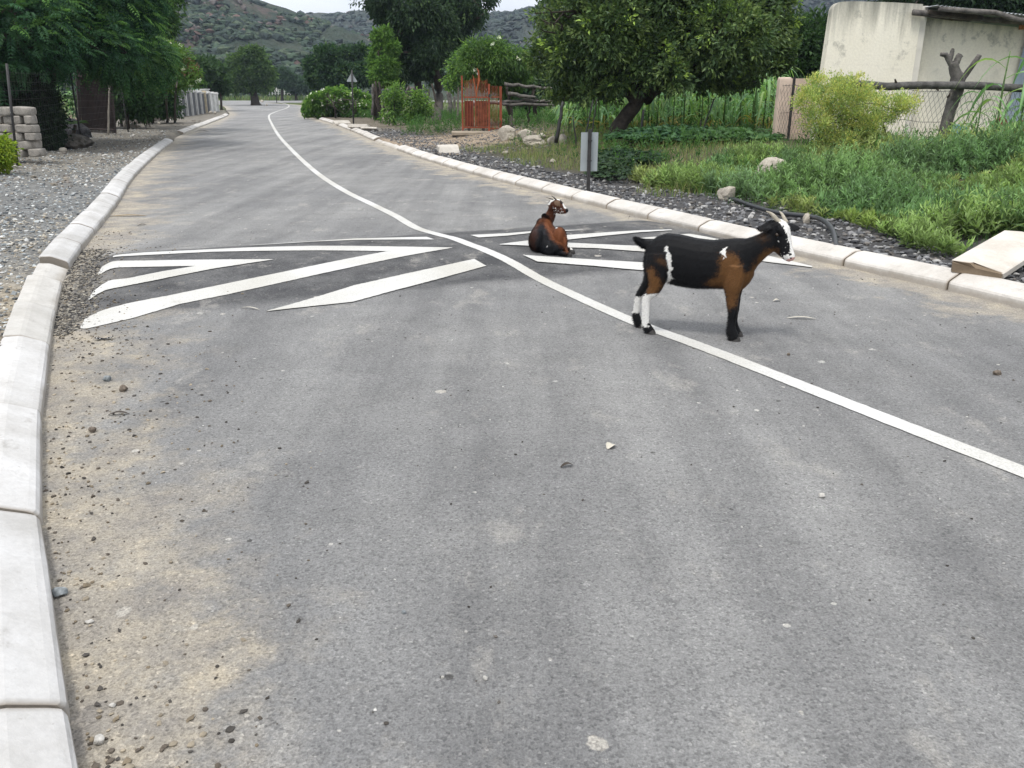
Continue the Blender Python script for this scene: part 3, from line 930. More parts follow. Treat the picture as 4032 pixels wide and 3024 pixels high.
def limbs(mb, top, r0, blobs, n, tint=(1, 1, 1), amp=.10):
    global rng
    keep = rng
    rng = np.random.default_rng(int(abs(top[0] * 1000 + top[2] * 77)) % 99991)
    for k in rng.choice(len(blobs), n, replace=n > len(blobs)):
        c, r = blobs[k]
        e = np.array(c) + unit(1)[0] * np.array(r) * .55
        P = bent(top, e, 6, amp)
        mb.add(*tube(P, np.linspace(r0 * .38, r0 * .08, 6), 6, .05), tint)
        for q in range(2):
            s = P[3 + q]; e2 = np.array(c) + unit(1)[0] * np.array(r) * .85
            mb.add(*tube(bent(s, e2, 5, amp), np.linspace(r0 * .18, r0 * .04, 5), 5, .05), tint)
    rng = keep
def tree(name, label, base, trunkP, r0, blobs, leafparts, nlimb=8, group=None, cat='tree', leafmat=None, barkmat=None, amp=.1):
    t = thing(name, label, cat, base, group)
    mb = MB()
    for i, tp in enumerate(trunkP):
        P = catmull(tp, 4)
        rr = np.linspace(r0, r0 * .62, len(P)); rr[0] *= 1.25
        mb.add(*tube(P, rr, 10, .06))
        limbs(mb, P[-1], r0 * .9, blobs, max(1, nlimb // len(trunkP)), amp=amp)
    mb.build('trunk', barkmat or M_bark, t, smoothf=True, usetint=False)
    V = []; Q = []; T = []; k = 0
    for v, q, c in leafparts:
        V.append(v); Q.append(q + k); T.append(c); k += len(v)
    mk('crown', np.vstack(V), np.vstack(Q), leafmat or M_leaf, t, tint=np.vstack(T))
    return t
DK = [(.028, .062, .028), (.040, .085, .034), (.055, .11, .04)]
MID = [(.055, .115, .036), (.075, .145, .044), (.095, .175, .05)]
BRT = [(.13, .25, .055), (.17, .30, .065), (.21, .34, .075)]

# big tree of feathery leaves over the left fence
b1 = px_blobs([(60, 40, 230, 0), (330, 20, 200, 1.0), (490, 40, 105, 1.5), (240, 190, 100, .5), (110, 170, 115, -1), (420, 160, 105, 0), (0, 60, 260, -2), (-150, 100, 250, 0), (300, -150, 240, 1), (60, -200, 280, 0), (520, -50, 100, 2)], 23.0)
def feather(blobs, n, L, cols, tips, sag=.45):
    P, U, k = blob_points(blobs, n, .62)
    C = pal(cols, n, .5)
    h = (rng.random(n) < .34) & (U[:, 2] > -.3)
    C[h] = pal(tips, int(h.sum()), .3)
    D = norm(U * np.array((1, 1, .4)) + .8 * unit(n) + np.array((0, 0, .15)))
    return fronds(P, D, L * (.7 + .6 * rng.random(n)), 8, .050, .145, C, sag)
base1 = gpx(170, 600)
tr1 = gpx(178, 585)
b1u = at(200, 260, tr1[1])
tree('feathery_tree', 'big dark tree with feathery leaves overhanging the left wire fence and stone stack', tr1, [[tr1 - (0, 0, .1), at(160, 450, tr1[1]), at(185, 330, tr1[1]), b1u]], .24, b1,
     [feather(b1, 12500, .46, [(.026, .080, .038), (.038, .104, .046), (.054, .13, .054)], [(.13, .27, .08), (.17, .33, .09)])], 12)
b1b = px_blobs([(560, 230, 75, 0), (500, 265, 60, -.5), (600, 265, 55, .5), (450, 240, 70, -.5), (540, 180, 70, 1), (620, 215, 45, 1), (500, 120, 90, 1.5)], 26.0)
pA = gpx(585, 500)
tree('feathery_tree', 'lighter feathery tree reaching over the dark palisade panel beside the left road edge', pA, [[pA - (0, 0, .1), at(570, 400, pA[1]), at(550, 300, 26.5)]], .07, b1b,
     [feather(b1b, 3000, .42, [(.045, .12, .05), (.065, .15, .06), (.085, .185, .065)], [(.14, .26, .08)], .6)], 6)
b2 = px_blobs([(590, 40, 85, 0), (560, 120, 75, 0), (620, 100, 60, 0), (580, 170, 60, 0), (520, 60, 90, 2), (600, -60, 100, 1)], 33.0)
pB = gpx(560, 470)
tree('green_tree', 'upright mid green tree rising against the hill behind the feathery one', pB, [[pB - (0, 0, .1), at(565, 330, 33.), at(575, 200, 33.)]], .12, b2,
     [crown_leaves(b2, 2300, 11, .17, .08, MID + DK[1:], tips=BRT, tipfrac=.08, clump_r=.25)], 6)
# creeper-clad trunk behind the stack
bi = px_blobs([(165, 520, 60), (175, 470, 62), (180, 420, 52), (165, 370, 40), (160, 330, 30), (185, 545, 45), (120, 420, 50), (60, 400, 60), (20, 390, 60)], 21.5, .3)
pI = gpx(180, 590)
tree('creeper_bush', 'black-green creeper mass climbing the tree trunk behind the stone stack', pI, [[pI - (0, 0, .1), at(175, 480, 21.5), at(170, 380, 21.5)]], .10, bi,
     [crown_leaves(bi, 2600, 10, .085, .05, [(.010, .024, .013), (.016, .034, .016), (.022, .046, .02)])], 5, cat='bush')
# flowering shrub with white blossoms and dry pods
b3 = px_blobs([(660, 235, 62), (710, 275, 50), (640, 290, 50), (740, 305, 32), (610, 225, 45), (690, 320, 30), (590, 190, 40)], 31.0, .8)
pC = gpx(660, 480)
fl, dq, ft = crown_leaves(b3, 70, 6, .11, .11, [(.85, .85, .83)], .1, shell=1.14, clump_r=.04, gaps=False)
tree('flowering_shrub', 'shrub with white blossoms and brown dead pods beside the palisade panel', pC, [[pC - (0, 0, .1), at(655, 390, 31.), at(665, 300, 31.)], [pC + (.3, .1, -.1), at(690, 390, 31.), at(700, 300, 31.)]], .045, b3,
     [crown_leaves(b3, 2000, 11, .12, .05, [(.09, .18, .045), (.12, .22, .055), (.16, .27, .065)], tips=[(.20, .125, .075), (.15, .09, .055)], tipfrac=.14), (fl, dq, ft)], 6, cat='shrub')
# rounded trees in the middle distance
b4 = px_blobs([(790, 285, 45), (845, 300, 38), (740, 300, 40), (868, 335, 24), (780, 325, 40), (825, 262, 28)], 70.0, 2)
pD = on(868, 398, .1) * 0 + G(*at(868, 395, 70.)[:2])
tree('rounded_tree', 'low rounded dark tree behind the far end of the concrete fence', pD, [[pD - (0, 0, .1), at(868, 375, 70.), at(850, 345, 70.)], [pD + (-.4, .1, -.1), at(835, 375, 70.), at(820, 340, 70.)]], .10, b4,
     [crown_leaves(b4, 3200, 10, .30, .17, [(.035, .072, .034), (.05, .095, .04), (.066, .12, .046)], clump_r=.35)], 6)
b5 = px_blobs([(985, 245, 48), (1030, 280, 38), (940, 270, 42), (960, 310, 36), (1040, 315, 28), (915, 310, 28), (1000, 215, 24), (1062, 305, 16), (1000, 330, 26), (925, 338, 18), (1045, 345, 14)], 100.0, 2.5)
pE = G(*at(1006, 406, 100.)[:2])
tree('lone_tree', 'spreading roadside tree with a short dark trunk at the far left bend', pE, [[pE - (0, 0, .2), at(1002, 385, 100.), at(995, 355, 100.)]], .55, b5,
     [crown_leaves(b5, 4200, 10, .36, .20, [(.045, .088, .034), (.064, .115, .042), (.085, .145, .05)], tips=[(.12, .20, .06)], tipfrac=.12, clump_r=.45)], 10)
b6 = px_blobs([(1290, 225, 38), (1255, 260, 34), (1300, 290, 46), (1350, 240, 42), (1400, 245, 46), (1440, 290, 40), (1360, 310, 46), (1245, 310, 26), (1280, 335, 30), (1420, 215, 28), (1460, 255, 30)], 74.0, 2.5)
pF = G(*at(1350, 420, 74.)[:2])
tree('dark_tree', 'broad dense dark tree behind the white flowering bush and triangular sign', pF, [[pF - (0, 0, .1), at(1350, 380, 74.), at(1350, 330, 74.)]], .3, b6,
     [crown_leaves(b6, 5200, 10, .30, .17, [(.026, .062, .032), (.038, .082, .038), (.052, .105, .044)], tips=[(.09, .155, .055)], tipfrac=.10, clump_r=.4)], 10)
b7 = px_blobs([(1620, 40, 92), (1540, 30, 76), (1700, 90, 92), (1800, 40, 92), (1860, 50, 55), (1640, 150, 80), (1600, 220, 63), (1700, 200, 71), (1560, 120, 50), (1780, 130, 59), (1620, 280, 50), (1690, 270, 46), (1500, -40, 84), (1700, -80, 134), (1560, 290, 38), (1740, 190, 42), (1890, -30, 67)], 44.0, 1.4)
pG = gpx(1715, 490)
tree('tall_dark_tree', 'tall black-green tree towering against the sky between the road and the gate', pG, [[pG - (0, 0, .1), at(1728, 400, 44.), at(1722, 300, 44.), at(1700, 220, 44.)], [at(1500, 480, 44.) - (0, 0, .1), at(1484, 400, 44.), at(1490, 320, 44.), at(1540, 250, 44.)], [at(1640, 480, 44.), at(1650, 380, 44.), at(1640, 280, 44.)]], .25, b7,
     [crown_leaves(b7, 8500, 11, .18, .085, [(.026, .054, .028), (.038, .072, .035), (.054, .096, .042)], droop=.7, clump_r=.26, gaps=-.03, tips=[(.075, .13, .045)], tipfrac=.06)], 15)
b8 = px_blobs([(1500, 150, 24), (1505, 200, 30), (1488, 250, 28), (1525, 260, 30), (1495, 300, 26), (1530, 305, 26), (1515, 128, 14), (1540, 190, 20)], 41.0, .4)
pH = gpx(1480, 470)
tree('bright_tree', 'slender bright green tree leaning against the tall dark tree', pH, [[pH - (0, 0, .1), at(1475, 400, 42.), at(1490, 300, 41.)]], .13, b8,
     [crown_leaves(b8, 1700, 10, .17, .08, [(.085, .175, .04), (.115, .22, .05), (.14, .255, .055)], clump_r=.2)], 6)
b9 = px_blobs([(1890, 220, 58), (1950, 230, 55), (1990, 270, 60), (2030, 240, 40), (1870, 265, 40), (1940, 290, 50), (2000, 320, 45), (2050, 290, 35), (1850, 230, 28), (1960, 190, 28)], 28.5, .7)
pK = gpx(2010, 505)
fl, dq, ft = crown_leaves(b9, 36, 6, .11, .11, [(.85, .85, .83)], .1, shell=1.14, clump_r=.04, gaps=False)
tree('gate_tree', 'light green bushy small tree spilling over the orange metal gate', pK, [[pK - (0, 0, .1), at(2012, 420, 28.5), at(1995, 340, 28.5)]], .07, b9,
     [crown_leaves(b9, 3000, 11, .13, .032, [(.09, .17, .05), (.125, .22, .06), (.065, .13, .042)], tips=BRT, tipfrac=.15, droop=.6), (fl, dq, ft)], 8)
for k_, (bx, by, br, lab) in enumerate([(1800, 265, 45, 'leafy sapling filling the gap left of the orange gate'), (1640, 400, 40, 'thin leafy bush among the wooden poles'), (1550, 385, 38, 'small pale bush beside the slanting wooden poles')]):
    bb = px_blobs([(bx, by, br * .6), (bx + 18, by + 35, br * .5), (bx - 14, by + 60, br * .5), (bx + 8, by - 25, br * .4)], 36.0, .3)
    p_ = gpx(bx, 490)
    tree('sapling', lab, p_, [[p_ - (0, 0, .1), at(bx + 5, by + 60, 36.), at(bx, by, 36.)]], .04, bb,
         [crown_leaves(bb, 260, 8, .15, .06, MID + BRT, tips=BRT, tipfrac=.2)], 4, cat='bush')
# the big leaning tree on the right
b10 = px_blobs([(2190, 130, 75), (2260, 60, 100), (2130, 230, 50), (2250, 220, 100), (2400, 120, 140), (2380, 280, 110), (2250, 330, 70), (2550, 60, 160), (2560, 210, 135), (2600, 330, 30, 1), (2520, 305, 60), (2720, 80, 170), (2730, 225, 130), (2870, 130, 160), (2880, 250, 105), (2990, 150, 110), (3040, 230, 75), (2640, 300, 65), (2850, 310, 50), (3000, 60, 120), (3070, 130, 55), (2400, -80, 180), (2700, -120, 220), (2950, -70, 160), (2130, 60, 45), (2160, 330, 40), (2190, 390, 30), (2300, 370, 40), (2960, 300, 45), (2430, 325, 45, -.6), (2360, 355, 28, -.3)], 20.0, 1.1)
pT = gpx(2420, 565); pT[1] = 20.0; pT = np.array((*at(2420, 565, 20.0)[:2], .2))
tree('leaning_tree', 'big broad tree with a thick dark trunk leaning right over the maize', pT, [[pT, at(2425, 530, 20.), at(2455, 470, 20.), at(2510, 400, 20.), at(2545, 320, 20.3)], [at(2520, 400, 20.), at(2470, 340, 20.), at(2420, 270, 20.2)], [at(2540, 370, 20.), at(2620, 310, 20.3), at(2700, 240, 20.5)]], .21, b10,
     [crown_leaves(b10, 15000, 11, .115, .052, [(.052, .094, .038), (.076, .130, .048), (.106, .170, .056), (.15, .215, .066)], tips=[(.32, .46, .09), (.26, .39, .08)], tipfrac=.07, clump_r=.15, droop=.1, gaps=.02)], 26, leafmat=M_leafthick, amp=.07)
b11 = px_blobs([(3130, 150, 70), (3180, 200, 75), (3220, 130, 50), (3100, 230, 70), (3230, 260, 60), (3160, 290, 60), (3290, 220, 60), (3330, 150, 60)], 31.0, 1)
pU = gpx(3170, 480)
tree('dark_bushy_tree', 'dark bushy tree filling the gap between the leaning one and the cream house', pU, [[pU - (0, 0, .1), at(3160, 380, 31.), at(3165, 260, 31.)]], .16, b11,
     [crown_leaves(b11, 2200, 11, .2, .1, [(.024, .055, .018), (.035, .075, .022), (.05, .10, .03)])], 8)
b12 = px_blobs([(3600, -20, 70), (3720, -40, 90), (3850, -30, 90), (3950, 0, 90), (4060, -20, 110), (3520, -10, 40), (3800, 20, 60), (4150, 30, 90)], 30.0, 1.5)
pV = gpx(3900, 470)
tree('backdrop_tree', 'dark feathery tree showing above the corrugated roof of the house', pV, [[pV - (0, 0, .1), at(3890, 250, 30.), at(3870, 60, 30.)]], .2, b12,
     [crown_leaves(b12, 2400, 11, .2, .07, [(.016, .038, .016), (.024, .052, .020)])], 10)
# more trees along the valley floor and behind the maize
vt = [(1110, 300, 26, 150, 'dark round valley tree left of the little far house'), (1165, 325, 24, 160, 'dark tree right beside the little far house'), (1215, 330, 22, 150, 'grey-green valley bush above the pale far fence'), (1090, 265, 24, 190, 'hazy tree on the hillfoot above the far house'), (1180, 270, 30, 190, 'broad hazy tree at the foot of the far hill'),
      (700, 350, 30, 110, 'small dark tree behind the grey pillars')]
for x, y, r, D, lab in vt:
    bb = px_blobs([(x, y, r), (x + r * .7, y + r * .4, r * .7), (x - r * .7, y + r * .3, r * .7), (x, y + r * .7, r * .8)], D, 1)
    p_ = np.array((*at(x, 385, D)[:2], 0))
    tree('valley_tree', lab, p_, [[p_ - (0, 0, .3), at(x, y + r, D), at(x, y, D)]], .25, bb, [crown_leaves(bb, 900, 9, .5, .30, [(.036, .072, .042), (.05, .09, .05)], clump_r=.6)], 4, group='small trees on the valley floor')
for x, y, r, D, lab in [(2080, 330, 55, 42, 'dim tree between the gate and the leaning tree'), (2850, 380, 50, 40, 'dark bush behind the maize under the leaning tree'), (2650, 390, 45, 40, 'dim bush behind the maize row'), (3010, 370, 50, 38, 'dark green bush behind the maize beside the cream post')]:
    bb = px_blobs([(x, y, r), (x + r * .8, y + r * .2, r * .8), (x - r * .8, y + r * .2, r * .8), (x, y + r * .7, r)], D, 1)
    p_ = G(*at(x, 480, D)[:2])
    tree('background_bush', lab, p_, [[p_ - (0, 0, .1), at(x, y + r, D), at(x, y, D)]], .08, bb, [crown_leaves(bb, 700, 10, .24, .12, DK)], 4, cat='bush')

# ------------------------------------------------------------------ signs
def post_up(x0, y0, x1, y1, D):
    return at(x0, y0, D), at(x1, y1, D)
def sign_rect():
    g = gpx(2315, 752); D = g[1]
    t = thing('road_sign', 'grey back of a small rectangular road sign on a black post behind the kerb', 'sign', g)
    top = at(2321, 523, D); c = at(2320, 598, D)
    h = np.linalg.norm(at(2320, 522, D) - at(2320, 675, D)); w = 64 * mpp(D)
    V, Fq = box((c[0], c[1] - .006, c[2]), (w, .004, h), rz=.12)
    mk('sign_plate', V, Fq, M_signback, t)
    b = box((g[0] + .0, g[1] - .04, (g[2] + top[2]) / 2), (.05, .05, top[2] - g[2] + .1))
    mk('post', *b, M_darkpost, t)
    for dz in (-.12, .16):
        mk('clamp', *box((c[0], c[1] - .069, c[2] + dz), (.065, .006, .02)), M_darkpost, t)
sign_rect()
def prism(P2, c, th):
    """upright plate: outline in x,z extruded along y"""
    P2 = np.asarray(P2, float); n = len(P2)
    A = np.stack([P2[:, 0], np.full(n, -th / 2), P2[:, 1]], -1); B = A + (0, th, 0)
    V = np.vstack([A, B]) + c
    i = np.arange(n); j = (i + 1) % n
    return V, [np.stack([i, j, n + j, n + i], -1), np.array([list(range(n))[::-1]]), np.array([[n + k for k in range(n)]])]
def rounded_poly(P, r, k=5):
    P = np.asarray(P, float); out = []
    for i in range(len(P)):
        a, b, c = P[i - 1], P[i], P[(i + 1) % len(P)]
        u = (a - b) / np.linalg.norm(a - b); v = (c - b) / np.linalg.norm(c - b)
        for s in np.linspace(0, 1, k):
            p, q = b + u * r, b + v * r
            out.append((1 - s) ** 2 * p + 2 * s * (1 - s) * b + s * s * q)
    return out
def sign_tri():
    g = gpx(1393, 500); D = g[1]
    t = thing('warning_sign', 'grey back of a triangular warning sign on a tall thin post', 'sign', g)
    a, b, c = at(1364, 322, D), at(1408, 323, D), at(1385, 283, D)
    P = rounded_poly([(a[0], a[2]), (b[0], b[2]), (c[0], c[2])], .05)
    V, Fs = prism(np.array(P), (0, D, 0), .006)
    mk('sign_plate', V, Fs, M_signback, t)
    top = at(1386, 276, D)
    V, Fs = tube([(g[0], D - .05, g[2] - .1), ((g[0] + top[0]) / 2, D - .05, (g[2] + top[2]) / 2), (top[0], D - .05, top[2])], .035, 8)
    mk('post', V, Fs, M_darkpost, t, smoothf=True)
sign_tri()
g_ = gpx(1272, 440); D_ = 62.0
t = thing('round_sign', 'small round sign seen from behind above the white flowering bush', 'sign', G(*at(1272, 430, D_)[:2]))
c_ = at(1271, 361, D_)
an_ = np.linspace(0, 2 * np.pi, 24, endpoint=False)
V_, F_ = prism(np.stack([np.cos(an_) * .22, np.sin(an_) * .22], -1), c_, .006)
mk('sign_plate', V_, F_, M_signback, t)
V_, F_ = tube([at(1272, 432, D_), at(1271, 350, D_)] + np.array((0, -.05, 0)), .03, 8)
mk('post', V_, F_, M_darkpost, t)

# ------------------------------------------------------------------ orange gate
def gate():
    gl, gr = gpx(1822, 512), gpx(1968, 516)
    D = (gl[1] + gr[1]) / 2
    t = thing('metal_gate', 'tall rust orange metal gate with thin bars and a solid lower panel', 'gate', (gl + gr) / 2)
    z0 = gl[2]
    A = lambda x, y: at(x, y, D)
    def bar(name, p, q, r, d=0.0):
        p = np.array(p); q = np.array(q); m = (p + q) / 2
        return (p + (0, d, 0), q + (0, d, 0))
    def boxbar(x0, y0, x1, y1, th, d=0.0):
        p, q = A(x0, y0), A(x1, y1)
        return box(((p[0] + q[0]) / 2, D + d, (p[2] + q[2]) / 2), (max(abs(q[0] - p[0]), .02), th, max(abs(q[2] - p[2]), .02)))
    mk('post', *boxbar(1815, 298, 1826, 513, .08), M_rust, t)
    mk('post', *boxbar(1966, 340, 1977, 516, .08), M_rust, t)
    mk('post', *boxbar(1921, 330, 1931, 522, .07, -.05), M_rust, t)
    mb = MB()
    for y0, y1 in ((380, 386), (499, 505)):
        mb.add(*boxbar(1827, y0, 1922, y1, .05))
    mb.add(*boxbar(1868, 390, 1873, 498, .045))
    mb.build('frame', M_rust, t, usetint=False)
    mk('wicket_rail', *boxbar(1932, 380, 1965, 385, .045), M_rust, t)
    mk('wicket_rail', *boxbar(1932, 504, 1965, 509, .045), M_rust, t)
    mk('lower_panel', *boxbar(1830, 397, 1866, 498, .01, .012), plain('rusty_sheet', (.17, .045, .026), .75, .2, .5, 4), t)
    mk('lower_panel', *boxbar(1874, 397, 1921, 498, .01, .012), plain('rusty_sheet_mottled', (.22, .075, .040), .75, .2, .6, 6), t)
    mb = MB()
    for x in np.arange(1830, 1921, 5.4):
        p, q = A(x, 380), A(x + 1, 312 + 6 * math.sin(x * .1))
        mb.add(*wires([p], [q], .010, 6))
    for x in np.arange(1830, 1921, 10.8):
        mb.add(*wires([A(x, 500) - np.array((0, .03, 0))], [A(x, 384) - np.array((0, .03, 0))], .009, 6))
    for x in np.arange(1934, 1964, 5.2):
        mb.add(*wires([A(x, 508)], [A(x, 338)], .008, 6))
    mb.build('bars', M_rust, t, usetint=False)
    # forked bright ornament rising in the upper half
    mb = MB()
    orn = plain('orange_paint', (.30, .085, .032), .55, .3, .3, 4)
    mb.add(*tube([A(1876, 385), A(1872, 350), A(1866, 318), A(1862, 296)] + np.array((0, -.03, 0)), [.02, .02, .018, .01], 6))
    mb.add(*tube([A(1876, 385), A(1880, 350), A(1887, 318), A(1884, 280), A(1878, 268)] + np.array((0, -.03, 0)), [.02, .024, .04, .026, .008], 6))
    mb.build('ornament', orn, t, usetint=False)
    for x in (1847, 1903):
        an = np.linspace(0, 2 * np.pi, 14, endpoint=False)
        mk('wheel', *prism(np.stack([np.cos(an) * .05, np.sin(an) * .05], -1), A(x, 509), .04), M_darkpost, t)
    mb = MB(); mb.add(*box(A(1928, 376) + (0, -.10, 0), (.05, .03, .09))).add(*tube([A(1922, 378) + (0, -.09, 0), A(1938, 376) + (0, -.09, 0)], .012, 6))
    mb.build('latch', M_darkpost, t, usetint=False)
    return D
DG = gate()
# concrete apron below the gate
a_, b_ = gpx(1790, 535), gpx(1990, 525)
V_, F_ = box(((a_[0] + b_[0]) / 2, DG - .5, float(ground_z((a_[0] + b_[0]) / 2, DG - .5)) - .01), (1.75, 1.1, .08), rz=.06)
tag(mk('gate_slab', V_, F_, plain('sandy_concrete', (.33, .28, .22), .95, .1, .4, 5), loc=a_), 'sandy concrete slab on the ground under the orange gate', 'slab')

# ------------------------------------------------------------------ rough pole fences
def pole(name, label, cat, x0, y0, x1, y1, D, rpx, group=None, mat=None, amp=.03, ground=True):
    p, q = at(x0, y0, D), at(x1, y1, D)
    P = bent(p - ((0, 0, .15) if ground else (0, 0, 0)), q, 7, amp)
    V, Fs = tube(P, np.linspace(rpx, rpx * .8, 7) * mpp(D), 8, .08)
    return tag(mk(name, V, Fs, mat or M_wood, loc=p, smoothf=True), label, cat, group)
for x0, y0, x1, y1, r in [(1465, 440, 1470, 330, 5), (1490, 430, 1478, 320, 4), (1515, 428, 1490, 322, 4), (1545, 425, 1525, 345, 5), (1575, 430, 1572, 360, 8), (1605, 450, 1610, 335, 3), (1632, 440, 1640, 350, 5), (1668, 470, 1690, 350, 3.5), (1735, 470, 1700, 330, 4), (1770, 455, 1765, 360, 9), (1788, 460, 1790, 380, 5)]:
    pole('wooden_pole', 'rough wooden pole in the slanting pole fence left of the orange gate', 'pole', x0, y0, x1, y1, 40.0, r, 'poles of the slanting pole fence', M_bark if r < 5 else M_wood)
t = thing('log_fence', 'fence of stacked crooked logs between the orange gate and the leaning tree', 'fence', G(*at(2090, 470, 24.5)[:2]))
for x0, y0, x1, y1, r in [(1985, 330, 2185, 350, 6), (2000, 368, 2110, 385, 7), (1975, 402, 2190, 392, 5), (1860, 410, 2200, 415, 6), (2070, 400, 2340, 398, 5), (2190, 392, 2420, 398, 4.5), (2075, 410, 2200, 412, 5)]:
    P = bent(at(x0, y0, DG + .5 + rng.random() * .2), at(x1, y1, DG + .5 + rng.random() * .3), 8, .018)
    V, Fs = tube(P, np.linspace(r, r * .75, 8) * mpp(DG), 8, .07)
    mk('log', V, Fs, M_wood, t, smoothf=True)
for x0, y0, x1, y1, r in [(2005, 480, 1995, 340, 6), (2075, 500, 2085, 400, 5), (2110, 520, 2105, 340, 8), (2015, 470, 2000, 390, 5)]:
    P = bent(at(x0, y0, DG + .8) - (0, 0, .1), at(x1, y1, DG + .8), 7, .03)
    V, Fs = tube(P, np.linspace(r, r * .8, 7) * mpp(24.8), 8, .08)
    mk('post', V, Fs, M_bark, t, smoothf=True)
for x0, y0, x1, y1, r, lab in [(2190, 535, 2218, 400, 7, 'thick dark stick leaning right in front of the maize edge'), (2272, 560, 2255, 455, 3, 'forked twig stuck in the weeds left of the rectangular sign'), (2303, 520, 2335, 395, 3, 'thin dark steel rod leaning above the rectangular sign'), (2327, 522, 2352, 388, 2.5, 'thinner dark rod leaning just right of its twin above the rectangular sign'), (2516, 562, 2534, 432, 5, 'dark leaning stake right beside the thick leaning trunk'), (2733, 582, 2812, 388, 3, 'thin slanting stake in the middle of the maize'), (2750, 600, 2760, 470, 2.5, 'rusty upright rod among the broad-leaved creepers')]:
    pole('fence_stake', lab, 'stake', x0, y0, x1, y1, 19.0, r, None, M_darkpost, .01)

# ------------------------------------------------------------------ right-hand fence, house
DP = 17.6
M_pink = plain('pink_cream_plaster', (.66, .53, .44), .9, .15, .22, 3)
def cream_post():
    g = G(*at(3085, 560, DP)[:2])
    t = thing('gate_pillar', 'pinkish cream square concrete pillar at the corner of the garden fence', 'pillar', g)
    w = 37 * mpp(DP); c = at(3096, 304, DP)
    zt = c[2]
    S = []
    for z, k in ((g[2] - .2, 1.02), (zt - .06, 1.0), (zt - .02, .95), (zt, .8)):
        S.append([(c[0] + dx * w / 2 * k * 1.15, DP + .09 + dy * .09 * k, z) for dx, dy in ((-1, -1), (1, -1), (1, 1), (-1, 1))])
    V, Fs = loft(S)
    mk('pillar', V, Fs, M_pink, t)
    p, q = at(3112, 560, DP - .03), at(3116, 303, DP - .03)
    mk('rail', *box(((p[0] + q[0]) / 2, DP - .04, (p[2] + q[2]) / 2), (.045, .045, q[2] - p[2])), M_darkpost, t)
cream_post()
p_, q_ = at(3118, 309, 18.2), at(3260, 309, 18.2)
V_, F_ = box(((p_[0] + q_[0]) / 2, 18.2 + .1, (p_[2] + .2) / 2), (q_[0] - p_[0], .18, p_[2] - .2))
tag(mk('garden_wall', V_, F_, M_pink, loc=(p_[0], 18.2, .3)), 'low pinkish plastered wall between the cream pillar and the house', 'wall')

def house_mat():
    m, n, out = newmat('stained_cream_plaster')
    p = n.nodes.new('ShaderNodeTexCoord').outputs['Object']
    a = noise_(n, p, .9, 6, .6)
    c = ramp(n, a, [(.3, (.77, .725, .60)), (.7, (.83, .79, .68))])
    sx = n.nodes.new('ShaderNodeSeparateXYZ'); n.links.new(p, sx.inputs[0])
    drip = noise_(n, scalev(n, p, (3.2, 3.2, .28)), 1.5, 7, .66)
    top = mrange(n, math_(n, 'ADD', sx.outputs[2], math_(n, 'MULTIPLY', drip, 1.7)), 2.75, 3.65)
    c = mixc(n, math_(n, 'MULTIPLY', top, .80), c, (.13, .135, .12))
    mold = mrange(n, noise_(n, p, 2.6, 8, .74), .53, .66)
    c = mixc(n, math_(n, 'MULTIPLY', mold, math_(n, 'MULTIPLY', mrange(n, sx.outputs[2], .9, 2.0), .6)), c, (.22, .22, .20))
    f = noise_(n, p, 25, 4)
    c = mixc(n, .3, c, ramp(n, f, [(.3, (.8, .8, .8)), (.7, (1.15, 1.15, 1.15))]), 'MULTIPLY')
    return finish(m, n, out, c, .92, bump_(n, math_(n, 'ADD', f, a), .25, .02), .12)
M_house = house_mat()
M_corr = plain('galvanised_sheet', (.42, .45, .47), .45, .5, .35, 5, Metallic=.35)
def corrugate(P0, U, L, Vv, Wd, pitch, ampl, th=.004):
    """sheet from P0 along U (waves across it) for L, Vv for Wd"""
    n = int(L / pitch * 10)
    s = np.linspace(0, L, n + 1)
    U = np.asarray(U, float); Vv = np.asarray(Vv, float); Nn = np.cross(U, Vv)
    a = np.asarray(P0) + s[:, None] * U + (np.sin(s / pitch * 2 * np.pi) * ampl)[:, None] * Nn
    R_ = np.stack([a, a + Vv * Wd, a + Vv * Wd + Nn * th, a + Nn * th], 1)
    V, Fs = loft(R_)
    return V, Fs
